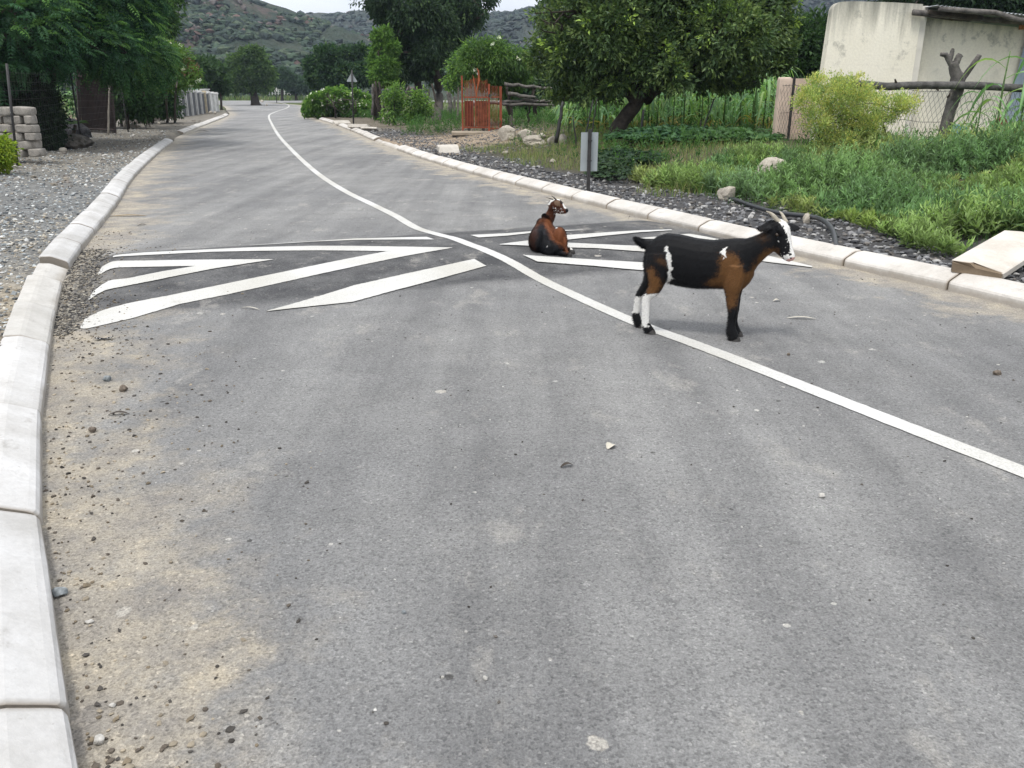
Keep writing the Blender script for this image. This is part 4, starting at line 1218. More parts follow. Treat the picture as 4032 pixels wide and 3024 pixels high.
def house():
    DH = 16.6
    base = np.array((*at(3600, 590, DH)[:2], .5))
    t = thing('house', 'cream plastered flat-roofed outbuilding with black damp stains at the top right', 'house', base)
    xl0 = at(3231, 307, DH)[0]; xc = at(3592, 300, DH)[0]; xr = xc + 5.2
    zt = at(3400, 9, DH)[2]
    # end wall with rounded parapet corner (slightly leaning in)
    O = [(xl0 - .02, .1), (xc, .1), (xc, zt - .03), (xc - .55, zt + .0), (xl0 + .40, zt + .02)]
    for k in range(7):
        an = math.pi / 2 + k / 6 * math.pi / 2
        O.append((xl0 + .24 + .16 * math.cos(an), zt - .15 + .16 * math.sin(an)))
    V, Fs = prism(np.array(O), (0, DH + .11, 0), .22)
    mk('parapet_wall', V, Fs, M_house, t)
    # left flank and recessed front wall
    V, Fs = box((xl0 + .17 + .98, DH + .22 + 2.2, (zt - .35) / 2), (.2, 4.7, zt - .35), rz=-.40); mk('side_wall', V, Fs, M_house, t)
    z2 = at(3640, 60, DH)[2]
    slope = .095
    O = [(xc - .05, .1), (xr, .1), (xr, z2 - slope * (xr - xc)), (xc - .05, z2)]
    V, Fs = prism(np.array(O), (0, DH + .33, 0), .2)
    mk('front_wall', V, Fs, M_house, t)
    # corner pilaster edge
    mk('corner_strip', *box((xc + .055, DH + .10, (zt - .1) / 2 + .05), (.11, .19, zt - .12)), plain('pale_plaster', (.66, .63, .56), .9, .1, .15, 4), t)
    # roof sheet on poles
    u = np.array((1, 0, -slope)); u /= np.linalg.norm(u)
    p0 = np.array((at(3690, 20, DH - .45)[0], DH - .45, at(3690, 22, DH - .45)[2]))
    V, Fs = corrugate(p0, u, xr - p0[0] + .5, (0, 1, .02), 4.6, .076, .010)
    mk('roof', V, Fs, M_corr, t)
    mb = MB()
    q0 = p0 + (.05, .02, -.05)
    mb.add(*tube(bent(q0, q0 + u * 4.6, 10, .006), .045, 8, .07))
    mb.add(*tube(bent(q0 + (-.3, .35, -.03), q0 + u * 4.6 + (0, .35, -.03), 8, .006), .05, 8, .07))
    mb.build('eaves_pole', M_wood, t, usetint=False, smoothf=True)
    mb = MB()
    for k in range(5):
        c = np.array((xc + .22 + k * .16, DH + .02 + .03 * (k % 2), z2 + .02 - k * .015))
        mb.add(*box(c, (.32, .5, .05 + .03 * rng.random()), rz=.1 * rng.standard_normal(), tilty=.08 + .1 * rng.random()))
    mb.build('eaves_debris', M_bark, t, usetint=False)
    # corrugated door under a course of brick
    xd = at(4000, 200, DH + .2)[0]
    zb, zd = .45, at(4020, 118, DH + .2)[2]
    V, Fs = corrugate((xd, DH + .20, zb), (1, 0, 0), 1.1, (.06, -.02, 1), zd - zb, .19, .012)
    mk('door', V, Fs, plain('blue_grey_sheet', (.30, .36, .42), .5, .4, .35, 2.5), t)
    mb = MB()
    for k in range(5):
        mb.add(*box((xd + .10 + k * .235, DH + .19, zd + .045), (.22, .1, .075), rz=.02 * rng.standard_normal()))
    mb.build('brick_lintel', plain('orange_brick', (.44, .20, .11), .9, .15, .35, 6), t, usetint=False)
house()
DF = 14.0
def forked_post():
    g = np.array((*at(3712, 590, DF)[:2], .45))
    t = thing('forked_post', 'weathered grey tree-trunk post with three sawn forks holding the log rail', 'post', g)
    A = lambda x, y, d=0: at(x, y, DF + d)
    def limb(pts, r, name):
        P = catmull([A(*p) for p in pts], 5)
        V, Fs = tube(P, np.interp(np.linspace(0, 1, len(P)), np.linspace(0, 1, len(r)), r) * mpp(DF), 11, .07)
        return V, Fs
    mb = MB()
    mb.add(*limb([(3700, 640), (3715, 560), (3735, 450), (3765, 370), (3770, 320), (3758, 270), (3752, 245)], [21, 21, 20, 22, 23, 17, 15], 'trunk'))
    mb.build('trunk', M_wood, t, usetint=False, smoothf=True)
    for pts, r in (([(3755, 270), (3738, 240), (3725, 218), (3704, 214)], [12, 10, 9, 6]), ([(3738, 240), (3747, 215), (3750, 200), (3752, 190)], [9, 8, 7, 4]), ([(3757, 265), (3766, 245), (3775, 225), (3782, 216)], [12, 12, 11, 10])):
        mk('fork', *limb(pts, r, 'fork'), M_wood, t, smoothf=True)
    mk('broken_snag', *limb([(3755, 360), (3740, 375), (3728, 384)], [8, 6, 2], 's'), M_bark, t, smoothf=True)
forked_post()
p_ = bent(at(3785, 318, 14.25), at(3858, 216, 14.1), 6, .01)
tag(mk('bare_branch', *tube(p_, np.linspace(11, 9, 6) * mpp(DF), 9, .06), M_wood, loc=p_[0], smoothf=True), 'pale sawn branch slanting up just right of the forked post', 'branch')
p_ = np.array([at(x, y, 13.85) for x, y in ((3280, 332), (3400, 333), (3500, 340), (3620, 336), (3740, 336), (3850, 338), (3960, 344), (4100, 352), (4300, 360))])
V_, F_ = tube(catmull(p_, 4), 13.5 * mpp(DF), 10, .05)
t = thing('log_rail', 'long dark horizontal log rail in front of the cream house', 'rail', p_[0])
mk('log', V_, F_, stone_mat('dark_log', (.045, .043, .042), (.13, .125, .12), 12, .6, .02), t, smoothf=True)
mb = MB()
for x, y, dx, dy in ((3530, 332, -6, -20), (3408, 345, 5, 8), (3690, 345, 4, 12)):
    mb.add(*tube([at(x, y, 13.85), at(x + dx, y + dy, 13.8)], [.025, .012], 7))
mb.build('knot', M_bark, t, usetint=False)

# chicken wire hung below the rail, from the cream pillar to beyond the forked post
def chickenwire():
    pL, pR = at(3062, 520, DP - .16), at(3735, 560, DF - .12)
    pE = np.array((pR[0] + 3.2, DF - .1, pR[2]))
    zb = [.42, .42, .42]; zt = [at(3085, 330, DP - .16)[2], at(3735, 352, DF - .12)[2], at(4000, 358, DF - .1)[2]]
    t = thing('wire_fence', 'sagging chicken wire hung under the log rail before the house', 'fence', (pR[0], pR[1], .45))
    A, B = [], []
    for (p, q, z0, z1, y0, y1) in ((pL, pR, zb[0], zb[1], zt[0], zt[1]), (pR, pE, zb[1], zb[2], zt[1], zt[2])):
        L = np.linalg.norm((q - p)[:2]); nx = int(L / .082); ny = 14
        def pt(i, j):
            f = i / nx; h = j / ny
            xy = p[:2] + (q - p)[:2] * f
            zz = (z0 + (z1 - z0) * f) * (1 - h) + (y0 + (y1 - y0) * f) * h
            sag = .05 * math.sin(f * 9 + h * 3) + .03 * math.sin(f * 23)
            return np.array((xy[0] + .02 * math.sin(h * 7 + f * 15), xy[1] + sag * .5, zz - abs(sag) * .6 * h))
        for i in range(nx):
            for j in range(ny):
                o = .5 * (j % 2)
                a = pt(i + o, j); b = pt(i + o + (.5 if j % 2 == 0 else -.5), j + 1)
                A.append(a); B.append(b)
                b2 = pt(i + o + (-.5 if j % 2 == 0 else .5), j + 1)
                A.append(a); B.append(b2)
    V, Q = wires(np.array(A), np.array(B), .0028, 4)
    mk('netting', V, Q, M_wire, t)
    for h in (.08, .55, .97):
        P = []
        for f in np.linspace(0, 1, 14):
            for_ = pL[:2] + (pR - pL)[:2] * f
            P.append((*for_, (zb[0] + (zt[0] + (zt[1] - zt[0]) * f - zb[0]) * h) + .02 * math.sin(f * 20)))
        V, Fs = tube(np.array(P), .004, 5)
        mk('strand', V, Fs, M_wire, t)
chickenwire()
# things lying by the house
def tub(x, y, D, r, h, tilt, label):
    c = at(x, y, D)
    S = []
    for z, k in ((0, .78), (.02 * 1, .82), (h * .9, 1.0), (h, 1.05), (h, .98), (.03, .76)):
        S.append([(k * r * math.cos(a), k * r * math.sin(a), z) for a in np.linspace(0, 2 * np.pi, 20, endpoint=False)])
    V, Fs = loft(S)
    ct, st = math.cos(tilt), math.sin(tilt)
    V = V @ np.array(((ct, 0, -st), (0, 1, 0), (st, 0, ct))) + c
    tag(mk('plastic_tub', V, Fs, plain('pale_blue_plastic', (.22, .50, .56), .4, .5, .15, 4), loc=c, smoothf=True), label, 'tub')
tub(3750, 560, 14.6, .16, .28, .25, 'pale turquoise plastic tub tilted just behind the forked post')
tub(3672, 600, 14.5, .13, .22, -.15, 'pale blue plastic tub low in the weeds left of the forked post')
M_terra = plain('terracotta', (.21, .062, .042), .85, .2, .35, 6)
for x, y, w, h, lab in ((3925, 555, .26, .42, 'leftmost tall red clay slab by the blue-grey door'), (3972, 560, .24, .36, 'red clay slab between its two neighbours by the door'), (4018, 562, .30, .40, 'rightmost red clay slab at the edge of the photo')):
    c = at(x, y, 15.0)
    O = [(-w / 2, -.35)] + [(w / 2, -.35)] + [(w / 2 * math.cos(a), h - .22 + .2 * math.sin(a)) for a in np.linspace(0, math.pi, 9)]
    V, Fs = prism(np.array(O), c, .07)
    tag(mk('clay_slab', V, Fs, M_terra, loc=c), lab, 'slab')

# ------------------------------------------------------------------ rocks and kerb offcuts
def rock(x, y, w, h, lab, seed, D=None, mat=None, name='rock', deep=.8, rz=None, cat='rock'):
    g = gpx(x, y) if D is None else at(x, y, D)
    s = mpp(g[1])
    V, Fc = rockmesh((g[0], g[1] + w * s * .25, g[2] + h * s * .42), (w * s / 2 * 1.08, w * s / 2 * deep, h * s / 2 * 1.42), seed, 4 if w > 60 else 3, rz if rz is not None else seed * .7)
    return tag(mk(name, V, Fc, mat or M_rock, loc=g, smoothf=w <= 40), lab, cat)
rock(1995, 552, 74, 46, 'largest pale boulder of the row right of the orange gate', 3)
rock(2072, 556, 72, 38, 'second pale boulder from the orange gate', 5)
rock(2102, 574, 96, 30, 'flat long pale boulder lying in front of the second one', 8)
rock(2130, 548, 40, 18, 'small flat rock behind the long flat boulder', 12)
rock(2172, 570, 34, 30, 'small tan upright rock in the grass before the thick stick', 14)
rock(2217, 570, 36, 36, 'pointed tan rock leaning at the end of the boulder row', 19)
rock(3042, 700, 110, 62, 'large grey-brown boulder half hidden in the weeds below the yellow bush', 22)
rock(2868, 790, 70, 44, 'tan rock lying at the end of the black pipe', 26)
rock(1518, 486, 30, 34, 'dark square rock in the grass right of the triangular sign', 31)
rock(1540, 486, 18, 24, 'narrow stone beside the dark square rock', 33)
rock(1416, 430, 26, 20, 'white rock in the grass just right of the triangular sign post', 35)
rock(1990, 608, 26, 12, 'white stone lying on dark gravel before the boulders', 37)
rock(2178, 640, 26, 12, 'whitish stone on the gravel left of the rectangular sign', 39)
rock(3178, 880, 34, 30, 'brown clod beside the black pipe behind the goat head', 41)
rock(290, 585, 135, 46, 'large dark boulder lying under the left wire fence', 43, mat=stone_mat('dark_rock', (.05, .047, .042), (.17, .155, .135), 4, .6, .03))
rock(245, 600, 26, 16, 'small stone beside the foot of the stone stack', 45)
for k_, (x, y, w, h, lab) in enumerate([(525, 505, 28, 17, 'white angular rock at the foot of the palisade panel'), (548, 502, 12, 8, 'tiny white stone right of the angular white rock'), (578, 505, 21, 12, 'rounded white rock between two fence poles'), (625, 490, 14, 8, 'little white stone on the reddish rubble'), (505, 500, 30, 14, 'brown stone left of the angular white rock'), (829, 448, 14, 9, 'broken white block at the end of the concrete fence'), (846, 448, 12, 8, 'dark rubble lump at the end of the concrete fence')]):
    rock(x, y, w, h, lab, 50 + k_, cat='rock')
for k_, (x, y, w, h, lab) in enumerate([(1030, 402, 16, 7, 'small dark stone under the lone tree at the bend'), (1050, 416, 10, 6, 'single stone at the road end of the tree island'), (1016, 414, 22, 6, 'flat stone at the foot of the lone tree')]):
    rock(x, y, w, h, lab, 70 + k_)
def offcut(x, y, L, rz, lab, tiltx=0.0, g=None, w=.30, h=.13):
    g = gpx(x, y) if g is None else g
    prof = np.array([(-w / 2, 0), (-w / 2, h * .42), (-w / 2 + .012, h * .52), (.02, h * .97), (.05, h), (w / 2 - .012, h), (w / 2, h * .92), (w / 2, 0)])
    S = []
    for i, s in enumerate(np.linspace(-L / 2, L / 2, 7)):
        j = .0 if 0 < i < 6 else .012
        S.append([(s + (rng.normal(0, .018) if i in (0,) else 0), a * (1 - j), b * (1 - j)) for a, b in prof])
    V, Fs = loft(S)
    if tiltx:
        a = np.array(((1, 0, 0), (0, math.cos(tiltx), math.sin(tiltx)), (0, -math.sin(tiltx), math.cos(tiltx)))); V = V @ a
    ca, sa = math.cos(rz), math.sin(rz)
    V = V @ np.array(((ca, sa, 0), (-sa, ca, 0), (0, 0, 1))) + g
    tag(mk('kerb_offcut', V, Fs, M_kerb, loc=g, tint=(1.0, .95, .88)), lab, 'concrete block')
def loose_slab():
    P1, P2 = on(3748, 1022, .225)[:2], on(3994, 884, .34)[:2]
    Ls = float(np.linalg.norm(P2 - P1))
    a = (P2 - P1) / np.linalg.norm(P2 - P1)
    r = np.array((a[1], -a[0]))
    Wd = abs(float((on(3930, 1078, .125)[:2] - on(3748, 1042, .125)[:2]) @ r))
    z0 = .128
    prof = np.array([(0, 0), (0, .088), (.008, .095), (.36, .100), (.40, .097), (.97, .050), (1.0, .042), (1.0, 0)])
    S_, T_ = [], []
    for k, s_ in enumerate((-.012, 0, .02, .3, .6, .9, 1.28, 1.3)):
        w = Wd * prof[:, 0]
        sc = .93 if k in (0, 7) else 1.0
        jag = rng.normal(0, .016, len(w)) if k < 2 else np.zeros(len(w))
        S_.append([(*(P1 + a * (s_ + jg) + r * (Wd / 2 + (ww - Wd / 2) * sc)), z0 + .115 * s_ / Ls + hh * sc) for ww, hh, jg in zip(w, prof[:, 1], jag)])
        T_ += [(.42, .33, .24) if k == 0 else (1.06, 1.0, .93)] * len(w)
    V, Fs = loft(S_)
    T_ += [(.36, .28, .20), (1, .95, .88)]
    tag(mk('kerb_offcut', V, Fs, M_kerb, loc=(*P1, z0), tint=np.array(T_)), 'big loose cream kerb stone with a broken end lying at the right photo edge', 'concrete block')
loose_slab()
offcut(1765, 600, .5, R(20), 'broken white kerb offcut on the driveway gravel', 0.5)
offcut(1415, 505, .95, R(155), 'white kerb offcut lying just right of the triangular sign post', .3)
offcut(1460, 514, .75, R(-30), 'pale kerb offcut standing askew beside the other one', -.6)
offcut(1345, 488, .8, R(40), 'far white kerb offcut left of the triangular sign post', .2)
# black pipe
P_ = [gpx(2760, 772) - (0, 0, .06), gpx(2868, 790) + (0, 0, .03), gpx(2960, 826) + (0, 0, .05), gpx(3060, 858) + (0, 0, .06), gpx(3190, 878) + (0, 0, .07), gpx(3240, 900) + (0, 0, .08), gpx(3275, 930) + (0, 0, .06), gpx(3290, 962) + (0, 0, .0), gpx(3296, 985) - (0, 0, .08)]
V_, F_ = tube(catmull(P_, 6), .026, 10)
tag(mk('pipe', V_, F_, plain('black_plastic', (.028, .030, .034), .42, .5, .2, 5), loc=P_[3], smoothf=True), 'black plastic pipe snaking out of the weeds onto the gravel behind the goat', 'pipe')

# ------------------------------------------------------------------ left side: stone stack, wire fence, panels, concrete fence
DS = gpx(90, 655)[1]
stk = [(0, 930, 128, 1005), (130, 930, 298, 1006), (-30, 1008, 45, 1078), (50, 1008, 214, 1080), (230, 1006, 306, 1080), (-20, 1082, 132, 1150), (150, 1083, 332, 1155), (-20, 1155, 72, 1226), (75, 1156, 232, 1226), (236, 1156, 342, 1222), (175, 1226, 316, 1300), (305, 1224, 346, 1288), (0, 1228, 125, 1302), (90, 1302, 236, 1370), (265, 1294, 386, 1362), (-30, 1304, 84, 1372), (20, 1372, 146, 1436), (-110, 1372, 15, 1440), (-120, 1156, -24, 1226), (-150, 1082, -24, 1150), (-170, 930, -4, 1006), (-150, 1008, -34, 1078)]
for k_, (x0, y0, x1, y1) in enumerate(stk):
    D = DS + .42 + .12 * rng.random()
    a, b = at(x0 * .4521, y0 * .4521, D), at(x1 * .4521, y1 * .4521, D)
    V0, Fc = ICO[4]
    e = np.sign(V0) * np.abs(V0) ** .30
    P = e * (np.array((abs(b[0] - a[0]), .26, abs(a[2] - b[2]))) / 2 * 1.02)
    P = P * (1 + .07 * fnoise(V0, 1.6, k_)[:, None] + .02 * fnoise(V0, 6, k_)[:, None])
    c = (a + b) / 2
    ry = rng.normal(0, .03)
    P = P @ np.array(((math.cos(ry), 0, math.sin(ry)), (0, 1, 0), (-math.sin(ry), 0, math.cos(ry)))) + c
    lab = {0: 'left stone block of the top course of the stacked pile', 1: 'wide stone block at the top right of the stacked pile', 14: 'lowest rounded stone block sticking out right of the pile'}.get(k_, 'rough grey-brown stone block in the stacked pile behind the left fence post')
    tag(mk('stone_block', P, Fc, M_block, loc=c, smoothf=True), lab, 'stone block', 'stone blocks stacked by the left fence')
def left_fence():
    g = gpx(68, 655)
    t = thing('wire_mesh_fence', 'thin wire mesh fence on leaning dark steel posts along the left verge', 'fence', g)
    posts = [((68, 655), (26, 250)), ((323, 572), (273, 258)), ((505, 520), (470, 290)), ((600, 490), (575, 300)), ((716, 470), (690, 330))]
    rails = []
    for (x0, y0), (x1, y1) in [((-190, 760), (-260, 240))] + posts:
        b = gpx(x0, y0) if x0 > 0 else np.array((-8.8, 12.2, .12))
        tp = at(x1, y1, b[1]) if x0 > 0 else b + np.array((-.25, 0, 1.95))
        V, Fs = tube([b - (0, 0, .1), (b + tp) / 2, tp], .024, 6)
        mk('post', V, Fs, M_darkpost, t, smoothf=True)
        rails.append((b, tp))
    A, B = [], []
    for (b0, t0), (b1, t1) in zip(rails[:3], rails[1:4]):
        n = int(np.linalg.norm(b1 - b0) / .22)
        for h in np.linspace(.04, .92, 11):
            for i in range(8):
                f, f2 = i / 8, (i + 1) / 8
                sg = lambda f: np.array((.03 * math.sin(f * 6 + h * 4), 0, -.05 * math.sin(math.pi * f) * h))
                A.append((b0 + (t0 - b0) * h) * (1 - f) + (b1 + (t1 - b1) * h) * f + sg(f)); B.append((b0 + (t0 - b0) * h) * (1 - f2) + (b1 + (t1 - b1) * h) * f2 + sg(f2))
        for i in range(1, n):
            f = i / n
            p, q = b0 * (1 - f) + b1 * f, t0 * (1 - f) + t1 * f
            A.append(p + (q - p) * .04); B.append(p + (q - p) * .92)
    mk('mesh', *wires(A, B, .0014, 3), M_wire, t)
left_fence()
def palisade():
    g = gpx(385, 528); D = g[1]
    M_dk = plain('dark_brown_steel', (.045, .032, .030), .6, .35, .4, 4)
    t = thing('palisade_panel', 'dark brown palisade gate panel of tight upright bars leaning by the left verge', 'gate', g)
    P = lambda f, h: (at(318 + (452 - 318) * f, 522 + 6 * f, D + .6 * f)) * (1 - h) + (at(302 + (432 - 302) * f, 283 + 6 * f, D + .6 * f)) * h
    A = []; B = []
    for f in np.linspace(.03, .97, 24):
        A.append(P(f, .01)); B.append(P(f, .985 + .02 * rng.random()))
    mk('bars', *wires(A, B, .021, 4), M_dk, t)
    mb = MB()
    V = np.array([P(.05, .09), P(.95, .09), P(.95, .97), P(.05, .97)]); V2 = V + (0, .05, 0)
    mb.add(np.vstack([V + (0, .04, 0), V + (0, .05, 0)]), np.array([[0, 1, 2, 3], [7, 6, 5, 4], [0, 4, 5, 1], [1, 5, 6, 2], [2, 6, 7, 3], [3, 7, 4, 0]]))
    mb.build('backing_sheet', plain('black_sheet', (.022, .019, .021), .6, .3, .3, 3), t, usetint=False)
    mb = MB()
    for h in (.07, .93):
        mb.add(*tube([P(0, h), P(1, h)] - np.array((0, .03, 0)), .025, 4))
    mb.build('rail', M_dk, t, usetint=False)
    for f in (-.01, 1.02):
        mk('post', *tube([P(f, -.03), P(f, 1.04)], .045, 4), M_dk, t)
palisade()
pole('wooden_stake', 'pale grey wooden stake leaning against the dark palisade panel', 'stake', 424, 527, 431, 338, gpx(424, 527)[1] - .3, 3.6, None, plain('pale_wood', (.34, .31, .27), .9, .1, .3, 8), .004)
def bar_fence():
    a, b = gpx(475, 500), gpx(700, 462)
    M_dk = plain('dark_iron', (.05, .040, .036), .6, .3, .4, 4)
    t = thing('bar_fence', 'row of dark rusty upright bars running on behind the palisade panel', 'fence', a)
    A, B = [], []
    for f in np.linspace(0, 1, 60):
        p = a * (1 - f) + b * f
        h = 1.75 + .12 * rng.standard_normal()
        A.append(p - (0, 0, .05)); B.append(p + np.array((.05 * rng.standard_normal(), .05 * rng.standard_normal(), h)))
    mk('bars', *wires(A, B, .018, 5), M_dk, t)
    mb = MB()
    for h in (.25, 1.2): mb.add(*tube([a + (0, 0, h), b + (0, 0, h)], .02, 4))
    mb.build('rail', M_dk, t, usetint=False)
    for f in (.02, .26, .5, .75, 1.0):
        p = a * (1 - f) + b * f
        mk('post', *tube(bent(p - (0, 0, .1), p + (.05 * rng.standard_normal(), 0, 1.95), 4, .02), .05, 7), M_bark, t)
bar_fence()
for x_, D_, n_, lab_ in ((500, 34.0, 900, 'dim hedge seen between the dark bars right of the palisade panel'), (600, 40.0, 900, 'dim hedge behind the far half of the bar fence'), (390, 34.0, 500, 'dim bushes behind the palisade panel')):
    bb = px_blobs([(x_ - 45, 400, 50), (x_ + 10, 390, 55), (x_ + 55, 410, 45), (x_ - 20, 330, 50), (x_ + 40, 330, 50)], D_, .5)
    p_ = G(*at(x_, 470, D_)[:2])
    tree('hedge_bush', lab_, p_, [[p_ - (0, 0, .1), at(x_, 420, D_), at(x_, 360, D_)]], .05, bb, [crown_leaves(bb, n_, 10, .17, .08, DK + MID[:1])], 4, cat='bush')
def concrete_fence():
    a = gpx(663, 466); b = np.array((*on(856, 437, .15)[:2], .15))
    t = thing('concrete_fence', 'grey precast concrete fence with pale capped pillars on the far left', 'fence', a)
    n = 10
    M_panel = plain('grey_precast', (.11, .115, .12), .85, .2, .25, 5)
    M_cap = plain('pale_precast', (.56, .56, .55), .85, .2, .2, 5)
    M_cream = plain('cream_precast', (.52, .45, .33), .85, .2, .2, 5)
    us = (b - a) / np.linalg.norm(b - a)
    ang = math.atan2(us[1], us[0])
    H = 1.42
    for i in range(n + 1):
        f = i / n
        p = a + (b - a) * f
        m = M_cream if i in (0, 7) else (M_white if i > 8 else M_cap)
        mb = MB()
        H = 1.52 - .36 * f
        mb.add(*box((p[0], p[1], p[2] + H / 2 - .05), (.13, .30, H + .1), rz=ang))
        mb.add(*box((p[0], p[1], p[2] + H + .045), (.20, .38, .09), rz=ang))
        mb.add(*box((p[0], p[1], p[2] + H + .115), (.15, .32, .05), rz=ang))
        mb.build('pillar', m, t, usetint=False)
        if i < n:
            q = a + (b - a) * (i + .5) / n
            L = np.linalg.norm(b - a) / n - .14
            mk('panel', *box((q[0], q[1], q[2] + H / 2 - .08), (L, .06, H - .02), rz=ang), M_white if i > 7 else M_panel, t)
            mk('coping', *box((q[0], q[1], q[2] + H - .03), (L, .12, .07), rz=ang), M_cap, t)
    return a, b
ca_, cb_ = concrete_fence()
# green lid of a water tank and a white roof behind the concrete fence
c_ = at(752, 400, 63.0); c_[2] = .1
S_ = [[(k * .75 * math.cos(a), k * .75 * math.sin(a), z) for a in np.linspace(0, 2 * np.pi, 22, endpoint=False)] for z, k in ((0, 1), (1.15, 1), (1.2, 1.04), (1.34, 1.0), (1.5, .6), (1.56, .25))]
V_, F_ = loft(S_)
s_top = at(752, 346, 63.0)[2]
V_[:, 2] *= (s_top - .1) / 1.56
tag(mk('water_tank', V_ + c_, F_, plain('green_plastic', (.02, .17, .10), .45, .5, .2, 3), loc=c_, smoothf=True), 'green domed water tank lid showing above the grey concrete fence', 'water tank')
p_ = at(790, 353, 67.0)
V_, F_ = box((p_[0], 67.0, p_[2] / 2), (.95, .8, p_[2]))
mb = MB(); mb.add(V_, F_); mb.add(*box((p_[0], 67.0, p_[2] + .03), (1.1, .95, .06)))
tag(mb.build('white_shed', M_white, loc=(p_[0], 67, 0), usetint=False), 'white flat-topped box shed showing just right of the green tank', 'shed')
# far things at the junction
def far_fence():
    D = 165.0
    t = thing('white_far_fence', 'thin pale wire fence with white posts beyond the far junction', 'fence', (*at(1160, 372, D)[:2], 0))
    A, B = [], []
    for x in np.arange(1060, 1262, 12.0):
        p = at(x, 374, D)
        mk('post', *wires([p], [at(x, 342, D)], .07, 4), M_white, t)
    for y in (344, 352, 360, 368):
        A.append(at(1060, y, D)); B.append(at(1260, y, D))
    mk('strand', *wires(A, B, .022, 3), M_white, t)
far_fence()
def far_house(x0, x1, yt, yb, D, lab, roofc):
    p, q = at(x0, yb, D), at(x1, yt, D)
    t = thing('far_house', lab, 'house', ((p[0] + q[0]) / 2, D, p[2]))
    h = q[2] - p[2]
    mk('wall', *box(((p[0] + q[0]) / 2, D, p[2] + h * .25), (q[0] - p[0], 3.5, h * .5 + 1.0)), plain('far_wall', (.40, .36, .30), .9, .1, .2, .5), t)
    w = (q[0] - p[0]) / 2 + .3; cx = (p[0] + q[0]) / 2; z0 = p[2] + h * .5 + .48
    V = np.array([(cx - w, D - 2.1, z0), (cx + w, D - 2.1, z0), (cx + w, D + 2.1, z0), (cx - w, D + 2.1, z0), (cx - w * .85, D, z0 + h * .55), (cx + w * .85, D, z0 + h * .55)])
    mk('roof', V, [np.array([[0, 1, 5, 4], [2, 3, 4, 5]]), np.array([[1, 2, 5], [3, 0, 4]]), np.array([[3, 2, 1, 0]])], plain('far_roof', roofc, .6, .3, .2, .5), t)
    mk('window', *box((cx, D - 1.77, p[2] + h * .2), ((q[0] - p[0]) * .3, .06, h * .25)), M_darkpost, t)
far_house(1096, 1142, 308, 324, 175.0, 'tiny far house with a pale grey roof in the valley trees', (.42, .43, .44))
far_house(1125, 1142, 303, 312, 190.0, 'tiny white gable showing behind the far grey-roofed house', (.55, .54, .52))
def chevron():
    D = 118.0
    g = np.array((*at(1086, 372, D)[:2], 0))
    t = thing('chevron_sign', 'tiny white chevron board by the far junction', 'sign', g)
    a, b = at(1078, 344, D), at(1092, 360, D)
    mk('sign_plate', *box(((a[0] + b[0]) / 2, D, (a[2] + b[2]) / 2), (b[0] - a[0], .03, a[2] - b[2])), M_white, t)
    cx, cz, w, h = (a[0] + b[0]) / 2, (a[2] + b[2]) / 2, (b[0] - a[0]), (a[2] - b[2])
    V, Fs = prism(np.array([(cx - .15 * w, cz + .5 * h), (cx + .2 * w, cz + .5 * h), (cx - .1 * w, cz), (cx + .2 * w, cz - .5 * h), (cx - .15 * w, cz - .5 * h), (cx - .4 * w, cz)]), (0, D - .03, 0), .02)
    mk('chevron', V, Fs, M_darkpost, t)
    mk('post', *wires([(cx, D + .06, 0)], [(cx, D + .06, b[2] + .1)], .05, 6), M_darkpost, t)
chevron()

# ------------------------------------------------------------------ maize, creepers, weeds, grass
def maize_mesh(seed, h, n=10):
    g = np.random.default_rng(seed)
    V = []; Q = []; T = []; k = 0
    P = np.array([(0, 0, 0), (.01, .0, h * .35), (.02, .01, h * .7), (.03, .0, h)])
    v, f = tube(P, [.016, .014, .011, .006], 6)
    stalk = (v, f)
    for i in range(n):
        z = h * (.04 + .88 * i / n); a = i * math.pi + g.normal(0, .5) + seed
        L = h * (.42 + .2 * g.random()) * (1 - .35 * abs(i / n - .45)); W = .055 * (.8 + .4 * g.random())
        rise = .95 - .35 * g.random(); m = 8
        s = np.linspace(0, 1, m)
        sag = .9 + .8 * g.random()
        r = L * s * (1 - .12 * s); zz = z + L * (rise * s - sag * s ** 2.2)
        d = np.array((math.cos(a), math.sin(a))); sd = np.array((-d[1], d[0]))
        w = W * np.sin(np.pi * np.clip(.12 + .88 * s, 0, 1)) ** .7
        tw = g.normal(0, .5)
        c = np.stack([d[0] * r + .02, d[1] * r, zz], -1)
        off = np.stack([sd[0] * w, sd[1] * w, w * (.35 + .3 * np.sin(s * 5 + tw))], -1) * .5
        off2 = np.stack([-sd[0] * w, -sd[1] * w, w * (.35 - .3 * np.sin(s * 5 + tw))], -1) * .5
        vv = np.stack([c + off, c, c + off2], 1).reshape(-1, 3)
        ii, jj = np.meshgrid(np.arange(m - 1), np.arange(2), indexing='ij')
        q = np.stack([ii * 3 + jj, (ii + 1) * 3 + jj, (ii + 1) * 3 + jj + 1, ii * 3 + jj + 1], -1).reshape(-1, 4)
        base = np.array([(.15, .29, .11), (.20, .36, .14), (.13, .26, .12), (.25, .38, .13)][g.integers(0, 4)])
        if i < 2 and g.random() < .5: base = np.array((.30, .26, .07))
        tt = np.repeat(base[None], len(vv), 0); tt[1::3] *= 1.25
        V.append(vv); Q.append(q + k); T.append(tt); k += len(vv)
    return stalk, (np.vstack(V), np.vstack(Q), np.vstack(T))
M_stalk = plain('green_stalk', (.09, .15, .05), .6, .3, .3, 8)
protos = []
for i in range(6):
    protos.append(maize_mesh(i, 1.15 + .14 * (i % 4), 10 + i % 3))
pm = []
